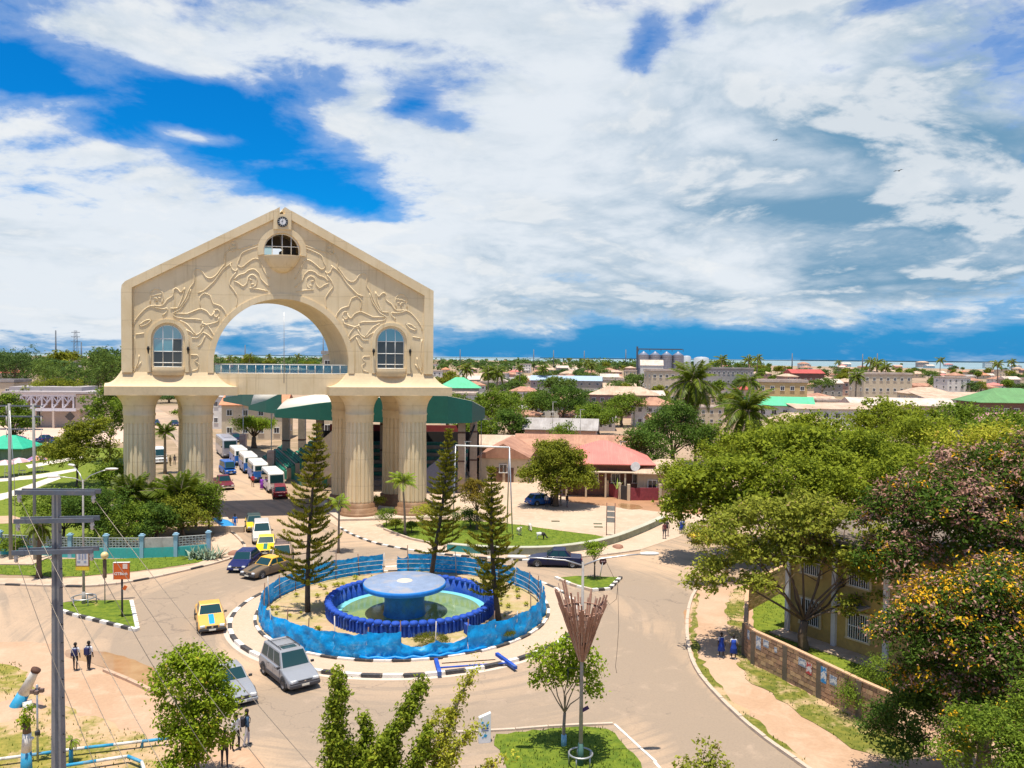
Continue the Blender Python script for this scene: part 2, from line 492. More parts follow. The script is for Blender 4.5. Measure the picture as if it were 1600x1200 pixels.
# --- base ground: one sheet to the shore, then the sea to the horizon
COAST = 1750.0
b = MB(); b.add([(-9000, -400, 0), (9000, -400, 0), (9000, COAST + 60, 0), (2600, COAST - 120, 0), (1200, COAST, 0), (700, COAST + 900, 0), (-300, COAST + 2800, 0), (-2500, COAST + 3000, 0), (-9000, COAST + 3200, 0)], [tuple(range(9))])
tag(b.build('ground', M_sand), kind='structure')
m, bs, o_ = new_mat('sea_water')
v = e_coord('Object'); n = e_noise(v, 0.004, 4, 0.6)
setc(bs, 'Base Color', e_mix(e_smooth(n, 0.4, 0.6), (0.17, 0.25, 0.28), (0.23, 0.31, 0.34))); setc(bs, 'Roughness', 0.7); bs.inputs['Specular IOR Level'].default_value = 0.2; MATS['sea'] = m
b = MB(); b.add([(-70000, 1000, -0.6), (70000, 1000, -0.6), (70000, 90000, -0.6), (-70000, 90000, -0.6)], [(0, 1, 2, 3)])
tag(b.build('sea', m), kind='structure')
b = MB()
shore = [(-9000, 9), (-5000, 14), (-1500, 7), (500, 16), (3000, 11), (5200, 20), (7400, 22), (9800, 15)]
for i in range(len(shore) - 1):
    b.box(((shore[i][0] + shore[i + 1][0]) / 2, 14500, (shore[i][1]) / 2 - 0.5), (shore[i + 1][0] - shore[i][0], 600, shore[i][1]))
tag(b.build('far_shore', mat('far_shore_green', (0.06, 0.13, 0.17), 0.9, 0.2, 0.002)), kind='structure')

# --- the road surface
def drive(off, Ys):
    tab = [(84, -30.2), (100, -36.8), (130, -50.8), (172, -71.5), (240, -110), (315, -151), (420, -212), (700, -372)]
    o = []
    for Y in Ys:
        for i in range(len(tab) - 1):
            if tab[i][0] <= Y <= tab[i + 1][0]:
                t = (Y - tab[i][0]) / (tab[i + 1][0] - tab[i][0])
                o.append((tab[i][1] + (tab[i + 1][1] - tab[i][1]) * t + off, Y))
    return o
YS = [84, 100, 130, 172, 240, 315, 420, 700]
left_edge = drive(0, YS)
right_edge = drive(9.6, YS)[::-1]
KW = [(-60, 912), (60, 916), (150, 918), (230, 906), (300, 890), (345, 879), (378, 867), (385, 856), (372, 840), (354, 826)]
KN = [(500, 806), (530, 825), (551, 837), (583, 849), (615, 856), (650, 862), (700, 868), (760, 873), (830, 877), (900, 872), (960, 866), (1000, 860), (1060, 840), (1100, 824), (1160, 802), (1230, 780)]
KE = [(1240, 842), (1150, 880), (1095, 912), (1078, 940), (1072, 980), (1078, 1030), (1100, 1066), (1140, 1108), (1180, 1144), (1232, 1182), (1290, 1222), (1360, 1270)]
road_pts = gp(KW) + left_edge + right_edge + gp(KN) + gp(KE) + gp([(1100, 1330), (-100, 1330), (-400, 1150), (-160, 1000)])
sheet('road', road_pts, 0.006, M_road)
# dusty pavement either side of the drive and the paved plaza behind the curved wall
sheet('plaza', gp([(500, 806), (530, 824.5), (551, 836), (583, 848), (615, 855), (650, 861), (700, 867), (760, 872), (830, 876), (900, 871), (960, 865), (1000, 859), (1060, 839), (1100, 823), (1160, 801), (1120, 775), (1040, 770), (930, 772), (860, 750), (760, 742), (640, 760), (520, 780)]), 0.012, M_conc)
sheet('pavement', gp([(-60, 911), (60, 915), (150, 917), (230, 905), (300, 889), (345, 878), (378, 866), (384, 856), (371, 840), (354, 827), (338, 828), (330, 845), (335, 868), (300, 884), (200, 896), (100, 904), (-60, 903)]), 0.016, M_conc, 0)
sheet('dirt_yard', gp([(-200, 996), (60, 1004), (110, 1014), (165, 1046), (250, 1086), (330, 1130), (400, 1180), (450, 1240), (480, 1330), (-300, 1330)]), 0.014, M_dirt, 0.25, 0.8, 4, 2)
sheet('dirt_track', gp([(880, 778), (930, 772), (1040, 782), (1110, 792), (1100, 806), (1040, 800), (960, 792), (890, 786)]), 0.020, mat('wet_red_dirt', (0.40, 0.22, 0.12), 0.45, 0.15, 0.5), 0.3, 1.5, 5, 2)
def puddle_mat():
    m, b, o = new_mat('muddy_water')
    v = e_coord('Object'); n = e_noise(v, 0.5, 5, 0.6)
    setc(b, 'Base Color', e_mix(e_smooth(n, 0.35, 0.65), (0.30, 0.165, 0.075), (0.38, 0.235, 0.12))); setc(b, 'Roughness', 0.12)
    MATS['mud'] = m; return m
M_puddle = puddle_mat()
sheet('muddy_puddle', gp([(100, 1014), (150, 1016), (190, 1024), (225, 1036), (248, 1050), (246, 1074), (232, 1076), (200, 1062), (165, 1044), (130, 1034), (102, 1028)]), 0.022, M_puddle, 0.1, 0.6, 7, 2)
sheet('muddy_puddle', gp([(965, 786), (1000, 789), (1006, 795), (985, 797), (966, 793)]), 0.026, M_puddle, 0.1, 0.6, 8, 2)
sheet('wet_stain', gp([(1066, 960), (1072, 950), (1078, 965), (1080, 990), (1074, 985)]), 0.018, mat('red_silt', (0.36, 0.20, 0.10), 0.8, 0.2, 1), 0.1, 0.5, 9, 1)

# --- lawns
LAWNS = []
def lawn(name, px, m, jit=0.15, step=0.5, seed=1, z=0.03, sm=1, dens=0):
    pts = gp(px)
    o = sheet(name, pts, z, m, jit, step, seed, sm)
    if dens: LAWNS.append((pts, dens))
    return o
lawn('lawn', [(20, 898), (100, 903), (200, 894), (300, 882), (334, 870), (332, 866), (240, 872), (150, 874), (60, 874), (0, 870), (-60, 872), (-60, 898)], M_grass, 0.12, 0.6, 11, dens=10)
lawn('lawn', [(78, 946), (130, 941), (203, 940), (208, 960), (214, 985), (170, 974), (120, 962), (92, 954)], M_grass, 0.0, 1, 12, z=0.13, sm=0, dens=16)
lawn('lawn', [(872, 905), (900, 902), (966, 904), (960, 914), (950, 921), (925, 922), (895, 914)], M_grass, 0.0, 1, 13, z=0.13, sm=0, dens=8)
lawn('lawn', [(596, 816), (620, 818), (700, 812), (800, 818), (870, 829), (950, 838), (935, 845), (900, 851), (850, 857), (780, 856), (715, 851), (668, 848), (640, 842), (600, 827)], M_grass, 0.1, 0.8, 14, dens=5)
lawn('lawn', [(768, 1150), (800, 1145), (880, 1138), (945, 1136), (965, 1150), (1012, 1208), (1060, 1290), (820, 1290), (800, 1215), (782, 1180)], M_grass, 0.10, 0.4, 15, dens=22)
lawn('grass_patch', [(-60, 1040), (30, 1035), (60, 1080), (100, 1110), (170, 1130), (235, 1150), (262, 1175), (300, 1220), (320, 1290), (-120, 1290)], M_grass_dry, 0.3, 0.5, 16, z=0.020, sm=2, dens=10)
lawn('dirt_verge', [(1095, 914), (1170, 905), (1235, 860), (1500, 860), (1700, 1000), (1700, 1300), (1375, 1270), (1292, 1222), (1234, 1182), (1182, 1144), (1142, 1108), (1102, 1066), (1080, 1030), (1074, 980), (1080, 940)], M_dirt, 0, 1, 17, z=0.010, sm=0)
lawn('grass_strip', [(1088, 925), (1094, 930), (1086, 970), (1088, 1010), (1105, 1050), (1140, 1090), (1175, 1118), (1215, 1155), (1262, 1190), (1300, 1225), (1290, 1222), (1232, 1181), (1182, 1143), (1142, 1107), (1102, 1064), (1081, 1029), (1075, 978)], M_grass_verge, 0.22, 0.5, 18, z=0.030, sm=1, dens=12)
lawn('grass_strip', [(1140, 925), (1166, 915), (1164, 1024), (1178, 1040), (1228, 1064), (1282, 1092), (1345, 1122), (1420, 1160), (1420, 1200), (1330, 1172), (1270, 1130), (1215, 1092), (1165, 1062), (1148, 1030), (1135, 960)], M_grass_verge, 0.25, 0.5, 19, z=0.034, sm=1, dens=12)
lawn('lawn', [(1172, 900), (1250, 880), (1400, 930), (1500, 1050), (1420, 1110), (1345, 1085), (1282, 1055), (1228, 1028), (1178, 1002)], M_grass_lush, 0.1, 0.7, 20, z=0.026, sm=0, dens=10)
lawn('park_lawn', [(-260, 700), (-60, 700), (60, 698), (200, 700), (235, 760), (240, 830), (160, 868), (60, 868), (0, 866), (-260, 880)], M_grass_lush, 0.3, 2, 21, z=0.02, sm=0)
for pp in ([(-40, 779), (10, 770), (90, 742), (95, 748), (20, 777), (-40, 792)], [(-40, 750), (50, 743), (120, 732), (120, 736), (60, 748), (-40, 756)], [(40, 727), (130, 712), (130, 716), (45, 732)]):
    sheet('path', gp(pp), 0.032, mat('pale_path', (0.62, 0.55, 0.45), 0.9, 0.08, 0.4))
sheet('path', gp([(-40, 808), (20, 806), (60, 818), (20, 818), (-40, 820)]), 0.032, M_dirt)
sheet('car_park', gp([(-260, 668), (200, 662), (240, 690), (60, 699), (-260, 704)]), 0.024, mat('pink_car_park', (0.56, 0.40, 0.31), 0.9, 0.1, 0.1))

# --- kerbs: every block a piece of its own
M_kw = mat('kerb_white_paint', (0.74, 0.70, 0.63), 0.7, 0.1, 2, dirt=(0.38, 0.28, 0.19), dirtk=0.95)
M_kb = mat('kerb_black_paint', (0.045, 0.043, 0.045), 0.7, 0.2, 2, dirt=(0.30, 0.22, 0.15), dirtk=0.9)
M_kc = mat('kerb_concrete', (0.50, 0.40, 0.31), 0.85, 0.15, 2, dirt=(0.34, 0.25, 0.18), dirtk=0.5)
def resample(pts, step, closed=False):
    P_ = [Vector(p) for p in pts]
    if closed: P_.append(P_[0])
    L = [0]
    for i in range(len(P_) - 1): L.append(L[-1] + (P_[i + 1] - P_[i]).length)
    n = max(1, int(round(L[-1] / step)))
    out = []; j = 0
    for k in range(n + (0 if closed else 1)):
        s = L[-1] * k / n
        while j < len(L) - 2 and L[j + 1] < s: j += 1
        t = (s - L[j]) / max(1e-9, L[j + 1] - L[j])
        out.append(P_[j].lerp(P_[j + 1], t))
    return out
kerb_meshes = {}
def kerb(pts, seg, w, h, mats, name='kerb', z=0.0, closed=False, gap=0.02):
    root = thing(name, None, None); tag(root, kind='structure')
    rs = resample(pts, seg, closed)
    n = len(rs)
    for i in range(n if closed else n - 1):
        a = rs[i]; c = rs[(i + 1) % n]
        L = (c - a).length
        key = (round(L, 1), w, h, id(mats[i % len(mats)]))
        if key not in kerb_meshes:
            b = MB(); b.box((0, 0, h / 2), (L - gap, w, h), taper=0.985)
            kerb_meshes[key] = b.mesh('kerb_stone', mats[i % len(mats)])
        mid = (a + c) / 2
        put('kerb_stone', kerb_meshes[key], root, (mid.x, mid.y, z + rng.uniform(-.012, .012)), (rng.uniform(-.015, .015), 0, math.atan2(c.y - a.y, c.x - a.x) + rng.uniform(-.01, .01)))
    return root
RC = (-7.1, 57.3)
kerb(circle(*RC, 12.0, 128), 1.18, 0.28, 0.20, [M_kw, M_kb], 'roundabout_kerb', closed=True)
kerb(circle(-7.4, 57.4, 10.15, 128), 1.1, 0.2, 0.26, [M_kb, M_kw], 'inner_kerb', z=0.02, closed=True)
sheet('roundabout_pavement', circle(*RC, 11.9, 96), 0.15, M_paver, hole=circle(-6.95, 57.1, 5.7, 64)[::-1])
sheet('roundabout_ground', circle(-7.4, 57.4, 10.05, 80), 0.20, ground_mat('roundabout_soil', (0.46, 0.32, 0.19), (0.37, 0.30, 0.12), (0.52, 0.39, 0.26), s1=0.35, s2=1.6, grit=5), hole=circle(-6.95, 57.1, 5.7, 64)[::-1])
sheet('gutter', circle(*RC, 12.42, 96), 0.010, mat('pale_gutter', (0.56, 0.46, 0.38), 0.9, 0.1, 1))
kerb(smooth_line(gp(KW), 1), 1.2, 0.25, 0.14, [M_kc, M_kc, M_kc, M_kb], 'kerb')
kerb(smooth_line(gp(KN[1:9]), 1), 0.8, 0.25, 0.14, [M_kw, M_kb], 'kerb')
kerb(smooth_line(gp(KN[8:12]), 1), 1.2, 0.25, 0.12, [M_kc], 'kerb')
kerb(smooth_line(gp([(1088, 922)] + KE[3:]), 1), 1.1, 0.22, 0.15, [M_kc], 'kerb')
kerb(gp([(214, 987), (170, 976), (120, 964), (88, 954)]), 0.75, 0.26, 0.2, [M_kw, M_kb], 'island_kerb')
kerb(gp([(205, 941), (210, 962), (215, 986)]), 0.45, 0.26, 0.2, [M_kw], 'island_kerb', gap=0.12)
kerb(gp([(868, 904), (895, 916), (925, 924)]), 0.75, 0.26, 0.2, [M_kw, M_kc], 'island_kerb')
kerb(gp([(925, 924), (952, 922), (970, 904)]), 0.5, 0.3, 0.2, [M_kw, M_kb], 'island_kerb')
kerb(gp([(700, 1146), (790, 1142), (880, 1135), (958, 1132)]), 1.5, 0.16, 0.10, [M_kc], 'kerb')
kerb(gp([(960, 1132), (990, 1160), (1025, 1192)]), 1.5, 0.12, 0.06, [M_kw], 'kerb')
kerb(gp([(600, 828), (640, 843), (668, 849), (700, 855)]), 1.0, 0.2, 0.2, [M_kc], 'kerb')
kerb(gp([(163, 1049), (205, 1066), (252, 1090)]), 1.3, 0.22, 0.16, [mat('silted_kerb', (0.48, 0.32, 0.22), .9)], 'kerb')
# painted lane edge on the south side, worn
sheet('road_marking', [tuple(G(*p)[:2]) for p in ((1020, 1190), (1024, 1189), (1060, 1230), (1055, 1231))], 0.011, M_kw)
# grass tufts on the lawns (one object, past counting)
def tufts(polys, name, m, size=0.07, seed=5):
    r = np.random.default_rng(seed)
    V = []; T = []
    for pts, dens in polys:
        A = np.array(pts); lo = A.min(0); hi = A.max(0)
        area = (hi - lo).prod(); n = int(min(26000, area * dens))
        p = lo + r.random((n, 2)) * (hi - lo)
        ins = np.zeros(n, bool); j = len(A) - 1
        for i in range(len(A)):
            c = ((A[i, 1] > p[:, 1]) != (A[j, 1] > p[:, 1])) & (p[:, 0] < (A[j, 0] - A[i, 0]) * (p[:, 1] - A[i, 1]) / (A[j, 1] - A[i, 1] + 1e-12) + A[i, 0])
            ins ^= c; j = i
        p = p[ins]
        V.append(p)
    p = np.concatenate(V); n = len(p)
    th = r.random(n) * 2 * PI; s = size * (0.6 + r.random(n))
    dxy = np.stack([np.cos(th), np.sin(th)], 1) * (s * 0.35)[:, None]
    lean = (r.random((n, 2)) - .5) * s[:, None]
    z0 = np.full(n, 0.02)
    v = np.zeros((n, 3, 3))
    v[:, 0, :2] = p - dxy; v[:, 1, :2] = p + dxy; v[:, 2, :2] = p + lean
    v[:, 0, 2] = z0; v[:, 1, 2] = z0; v[:, 2, 2] = 0.09 + s * 0.6
    return tri_mesh(name, v.reshape(-1, 3), 3, r.random(n), m)
def tri_mesh(name, verts, k, tint, mats, mi=None):
    """n faces of k vertices each, verts (n*k,3); tint one value per face"""
    n = len(verts) // k
    me = bpy.data.meshes.new(name)
    me.vertices.add(n * k); me.vertices.foreach_set('co', verts.astype(np.float32).ravel())
    me.loops.add(n * k); me.loops.foreach_set('vertex_index', np.arange(n * k, dtype=np.int32))
    me.polygons.add(n); me.polygons.foreach_set('loop_start', np.arange(0, n * k, k, dtype=np.int32))
    try: me.polygons.foreach_set('loop_total', np.full(n, k, dtype=np.int32))
    except Exception: pass
    for m in (mats if isinstance(mats, (list, tuple)) else [mats]): me.materials.append(m)
    if mi is not None: me.polygons.foreach_set('material_index', mi.astype(np.int32))
    at = me.attributes.new('tint', 'FLOAT', 'FACE'); at.data.foreach_set('value', tint.astype(np.float32))
    me.update(calc_edges=True)
    return me
M_blade = leaf_mat('grass_blades', (0.05, 0.085, 0.012), (0.20, 0.235, 0.03), trans=0.3, rough=0.7)
g_ = put('grass', tufts(LAWNS, 'grass', M_blade)); tag(g_, 'short green grass on the lawns and verges', 'grass', kind='stuff')
# ============================================================ the arch
AU = Vector((0.986, 0.165, 0)); AD = Vector((-0.438, 0.899, 0)); AC = Vector((-25.6, 90.3, 0))
def W(a, b, z=0.0): return AC + AU * a + AD * b + Vector((0, 0, z))
FB = -1.15            # front face of the body
BB = 7.4
def to_face(px, py, bf=FB):
    """pixel of the photograph -> (a, z) on the arch's front plane"""
    d = px_ray(px, py); o = Vector((0, 0, H))
    n = AU.cross(Vector((0, 0, 1)))
    q = W(0, bf); t = (q - o).dot(n) / d.dot(n)
    p = o + d * t
    r = p - q
    return r.dot(AU), p.z
def stucco():
    m, b, o = new_mat('cream_stucco')
    v = e_coord('Object')
    x, y, z = e_sep(v)
    a = e_noise(v, 0.25, 6, 0.65, 0.3); f = e_noise(v, 5, 5, 0.65)
    pt = e_noise(v, 0.9, 3, 0.5, 1.2)
    st = e_noise(e_comb(x * 2.2, y * 2.2, z * 0.10), 1.0, 5, 0.7, 0.2)
    cc = e_mix(e_smooth(a, 0.35, 0.65), (0.74, 0.585, 0.36), (0.82, 0.67, 0.44))
    cc = e_mix(e_smooth(st, 0.52, 0.72, 0, 0.45), cc, (0.50, 0.36, 0.17))
    cc = e_mix(e_smooth(st, 0.30, 0.42, 0.35, 0), cc, (0.78, 0.65, 0.45))
    cc = e_mix(e_smooth(pt, 0.58, 0.70, 0, 0.18), cc, (0.60, 0.48, 0.30))
    cc = e_mix(e_smooth(E.m('SINE', z * 2.1 + a), 0.985, 1.0, 0, 0.25), cc, (0.45, 0.34, 0.19))
    setc(b, 'Base Color', cc); setc(b, 'Roughness', 0.85)
    b.inputs['Specular IOR Level'].default_value = 0.25
    bump(b, f, 0.25, 0.02)
    MATS['cream_stucco'] = m; return m
M_st = stucco()
M_stb = mat('brown_plinth_paint', (0.22, 0.115, 0.055), 0.7, 0.2, 0.8, dirt=(0.36, 0.23, 0.13), dirtk=0.5)
M_led = mat('cream_ledge_plaster', (0.66, 0.515, 0.32), 0.85, 0.10, 0.4, dirt=(0.60, 0.46, 0.28), dirtk=0.5)
M_wf = mat('white_window_frame', (0.75, 0.75, 0.72), 0.5, 0.05)
def blue_glass():
    m, b, o = new_mat('blue_window_glass')
    setc(b, 'Base Color', (0.09, 0.30, 0.36)); setc(b, 'Roughness', 0.05); setc(b, 'Metallic', 0.0)
    b.inputs['Specular IOR Level'].default_value = 1.0; b.inputs['IOR'].default_value = 1.9
    MATS['bg'] = m; return m
M_bg = blue_glass()
def clear_pane():
    m, b, o = new_mat('clear_pane'); E.nt = m.node_tree
    g = E.nt.nodes.new('ShaderNodeBsdfGlossy'); g.inputs['Roughness'].default_value = 0.03; g.inputs['Color'].default_value = (0.8, 0.9, 0.9, 1)
    t = E.nt.nodes.new('ShaderNodeBsdfTransparent'); t.inputs[0].default_value = (0.72, 0.82, 0.80, 1)
    mx = E.nt.nodes.new('ShaderNodeMixShader'); mx.inputs[0].default_value = 0.18
    E.nt.links.new(t.outputs[0], mx.inputs[1]); E.nt.links.new(g.outputs[0], mx.inputs[2]); E.nt.links.new(mx.outputs[0], o.inputs[0])
    MATS['cp'] = m; return m
M_pane = clear_pane()
arch = thing('arch', 'tall cream triumphal arch with eight fluted columns and a gabled relief facade over the road', 'arch', W(0, 0))
arch_inv = Matrix.Translation(-W(0, 0))
def ab(bm_, name, mats, parent=arch):
    o = bm_.build(name, mats, parent)
    o.data.transform(arch_inv)
    return o
# --- columns: fluted shafts on brown stepped bases
def flute(th): return 1.0 - 0.080 * max(0.0, math.cos(20 * th)) ** 0.5
def shaft_mesh():
    b = MB()
    n = 160
    b.lathe([(1.56, 1.55), (1.60, 1.75), (1.56, 6.5), (1.50, 10.7)], n=n, rmod=flute, smooth=False)
    return b.mesh('column_shaft', M_st)
me_sh = shaft_mesh()
b = MB(); b.lathe([(1.50, 10.6), (1.56, 10.72), (1.56, 11.3), (1.62, 11.38), (1.62, 11.56), (1.55, 11.62), (1.57, 12.1), (1.66, 12.5), (1.84, 12.95), (2.12, 13.35), (2.34, 13.62)], n=40)
me_cap = b.mesh('capital', M_st)
b = MB(); b.lathe([(2.25, 0.2), (2.25, 0.45), (2.12, 0.52), (2.05, 0.58), (2.05, 0.95), (1.85, 1.02), (1.80, 1.1), (1.80, 1.45), (1.62, 1.56)], n=40)
me_base = b.mesh('column_base', M_stb)
for a in (-14.6, -8.65, 8.65, 14.6):
    for bb in (0.0, 6.3):
        p = W(a, bb) - W(0, 0)
        s = put('column', me_sh, arch, p)
        put('column_base', me_base, s); put('capital', me_cap, s)
for s in (-1, 1):
    b = MB(); b.prism([(s * 5.6, -3.2), (s * 17.6, -3.2), (s * 17.6, 9.4), (s * 5.6, 9.4)], 0.0, 0.24, tf=lambda x, y, z: W(x, y, z))
    ab(b, 'plinth', mat('plinth_concrete', (0.5, 0.41, 0.32), 0.9, 0.15, 0.7))
    # ledge: flat band and the hollow curve above it
    lo, hi = (4.8, 18.15); li, hi2 = (6.95, 16.35)
    def rect(o, zz):
        x0, x1 = s * (li - o * (li - lo) / 2.0), s * (hi2 + o * (hi - hi2) / 2.0)
        y0, y1 = FB - o * 0.62, BB + o * 0.62
        return [W(x0, y0, zz), W(x1, y0, zz), W(x1, y1, zz), W(x0, y1, zz)]
    rings = [rect(2.0, 13.62), rect(2.0, 14.55)]
    for k in range(1, 9):
        t = k / 8; rings.append(rect(2.0 * (1 - t) ** 1.0, 14.55 + 1.5 * t ** 2.2))
    b = MB(); vs = [p for r_ in rings for p in r_]; fs = [(3, 2, 1, 0)]
    for i in range(len(rings) - 1):
        for k in range(4):
            k2 = (k + 1) % 4; fs.append((i * 4 + k, i * 4 + k2, i * 4 + 4 + k2, i * 4 + 4 + k))
    n_ = (len(rings) - 1) * 4; fs.append((n_, n_ + 1, n_ + 2, n_ + 3))
    b.add(vs, fs); ab(b, 'ledge', M_led)
# --- beam over the road with a glass railing
b = MB(); b.prism([(-6.94, FB + .15), (6.94, FB + .15), (6.94, BB - .15), (-6.94, BB - .15)], 13.66, 15.9, tf=lambda x, y, z: W(x, y, z)); ab(b, 'beam', M_st)
for bb in (FB + .3, BB - .35):
    rl = MB()
    rl.box((0, 0, 0), (.001, .001, .001))
    rl = MB()
    for zz in (15.98, 16.92): rl.tube([W(-7.2, bb, zz), W(7.2, bb, zz)], 0.045, 6)
    for k in range(17): rl.tube([W(-7.2 + .9 * k, bb, 15.9), W(-7.2 + .9 * k, bb, 16.92)], 0.04, 6)
    ro = ab(rl, 'railing', M_wf)
    for k in range(16):
        g = MB(); g.prism([(-7.13 + .9 * k, bb - .008), (-6.37 + .9 * k, bb - .008), (-6.37 + .9 * k, bb + .008), (-7.13 + .9 * k, bb + .008)], 16.03, 16.87, tf=lambda x, y, z: W(x, y, z))
        ab(g, 'glass_panel', M_pane, ro)
# --- body with the great opening and three windows
def arc(cx, cz, r, a0, a1, n, rz=None):
    return [(cx + r * math.cos(R(a0 + (a1 - a0) * k / n)), cz + (rz or r) * math.sin(R(a0 + (a1 - a0) * k / n))) for k in range(n + 1)]
outline = [(-16.35, 16.0), (-7.1, 16.0)] + [(-7.1, 16.6)] + arc(0, 16.95, 7.1, 180, 0, 40)[0:] + [(7.1, 16.0), (16.35, 16.0), (16.35, 25.3), (0.28, 33.95), (0.28, 33.2), (-0.28, 33.2), (-0.28, 33.95), (-16.0, 25.5), (-16.35, 25.1)]
def win_arch(cx, z0, z1, hw, n=16):
    return [(cx - hw, z0), (cx + hw, z0)] + arc(cx, z1 - hw, hw, 0, 180, n)
SW = 11.75
win_l = win_arch(-SW, 16.55, 21.1, 1.5); win_r = win_arch(SW, 16.55, 21.1, 1.5)
win_t = [(-1.9, 28.75), (1.9, 28.75)] + arc(0, 29.25, 1.9, 0, 180, 20)
fw = lambda x, y, z: W(x, z, y)
b = MB(); b.prism(outline, FB, FB + 0.9, tf=fw, holes=(win_l, win_r, win_t)); ab(b, 'front_wall', M_st)
b = MB(); b.prism(outline, BB - 0.9, BB, tf=fw, holes=(win_l, win_r, win_t)); ab(b, 'rear_wall', M_st)
# soffit of the opening, side walls and roof between the two walls
def strip(pts2, name, m, thick=0.4, out=1):
    b = MB()
    for i in range(len(pts2) - 1):
        (x0, z0), (x1, z1) = pts2[i], pts2[i + 1]
        nx, nz = (z1 - z0), -(x1 - x0); L = math.hypot(nx, nz); nx, nz = nx / L * thick * out, nz / L * thick * out
        quad = [(x0, z0), (x1, z1), (x1 + nx, z1 + nz), (x0 + nx, z0 + nz)]
        vs = [W(x, FB + .9, z) for x, z in quad] + [W(x, BB - .9, z) for x, z in quad]
        b.add(vs, [(0, 1, 2, 3), (7, 6, 5, 4), (0, 4, 5, 1), (1, 5, 6, 2), (2, 6, 7, 3), (3, 7, 4, 0)])
    return ab(b, name, m)
strip([(-7.1, 16.0), (-7.1, 16.6)] + arc(0, 16.95, 7.1, 180, 0, 40) + [(7.1, 16.0)], 'soffit', M_st, 0.4, -1)
strip([(-16.35, 16.0), (-16.35, 25.2), (-16.0, 25.6), (-0.28, 33.95)], 'roof_side', M_st, 0.3, 1)
strip([(0.28, 33.95), (16.35, 25.3), (16.35, 16.0)], 'roof_side', M_st, 0.3, 1)
# back floors seen dark through the side windows
for s in (-1, 1):
    b = MB(); b.prism([(s * 7.5, FB + .95), (s * 16.0, FB + .95), (s * 16.0, BB - .95), (s * 7.5, BB - .95)], 16.1, 16.3, tf=lambda x, y, z: W(x, y, z)); ab(b, 'floor_slab', M_st)
    b = MB(); b.prism([(s * 7.5, 3.0), (s * 16.0, 3.0), (s * 16.0, 3.15), (s * 7.5, 3.15)], 16.3, 21.5, tf=lambda x, y, z: W(x, y, z)); ab(b, 'inner_wall', mat('inner_wall_plaster', (0.35, 0.30, 0.22), 0.8))
# --- raised border along the gable and the edges
def offset_border():
    o_ = [(-16.35, 16.0), (-16.35, 25.2), (-16.0, 25.6), (-0.95, 33.6), (-0.95, 32.6), (-15.35, 24.95), (-15.35, 16.0)]
    r_ = [(16.35, 16.0), (16.35, 25.3), (0.95, 33.6), (0.95, 32.6), (15.35, 24.75), (15.35, 16.0)]
    return o_, r_
for poly in offset_border():
    b = MB(); b.prism(poly, FB - 0.30, FB - 0.002, tf=fw); ab(b, 'cornice_border', M_st)
b = MB(); b.prism([(-0.93, 31.55), (0.93, 31.55), (0.93, 33.56), (0.28, 33.95), (0.28, 33.2), (-0.28, 33.2), (-0.28, 33.95), (-0.93, 33.56)], FB - 0.36, FB - 0.002, tf=fw); ab(b, 'keystone_strip', M_st)
def annulus(cx, cz, r0, r1, a0, a1, n, legs=0, proud=0.22, name='surround'):
    pts = arc(cx, cz, r1, a0, a1, n) + arc(cx, cz, r0, a1, a0, n)
    if legs: pts = [(cx + r1, legs)] + arc(cx, cz, r1, 0, 180, n) + [(cx - r1, legs), (cx - r0, legs)] + arc(cx, cz, r0, 180, 0, n) + [(cx + r0, legs)]
    b = MB(); b.prism(pts, FB - proud, FB - 0.003, tf=fw); return ab(b, name, M_st)
annulus(0, 16.95, 7.12, 7.72, 0, 180, 40, 16.0, 0.14)
annulus(-SW, 19.6, 1.72, 2.1, 0, 180, 24, 16.05, 0.16); annulus(SW, 19.6, 1.72, 2.1, 0, 180, 24, 16.05, 0.16)
annulus(0, 29.25, 1.95, 2.55, -12, 192, 28, 0, 0.20)
# --- windows
def window(cx, hw, z0, zs, zb, bars_z, bars_x, name='window'):
    fr = MB(); bb = FB + 0.12
    r = 0.05
    top = arc(cx, zs, hw - .05, 0, 180, 20)
    fr.tube([W(cx - hw + .05, bb, z0 + .05), W(cx + hw - .05, bb, z0 + .05)], r, 5)
    fr.tube([W(cx + hw - .05, bb, z0 + .05)] + [W(x, bb, z) for x, z in top] + [W(cx - hw + .05, bb, z0 + .05)], r, 5)
    for zz in bars_z:
        h = hw - .05 if zz < zs else math.sqrt(max(0, hw * hw - (zz - zs) ** 2)) - .03
        fr.tube([W(cx - h, bb, zz), W(cx + h, bb, zz)], 0.045, 5)
    for xx in bars_x:
        zt = zs + math.sqrt(max(0, hw * hw - xx * xx)) - .03
        fr.tube([W(cx + xx, bb, z0 + .05), W(cx + xx, bb, zt)], 0.045, 5)
    f = ab(fr, name, M_wf)
    return f
def pane(parent, cx, poly, m, b0):
    b = MB(); b.prism(poly, b0, b0 + 0.03, tf=fw); ab(b, 'pane', m, parent)
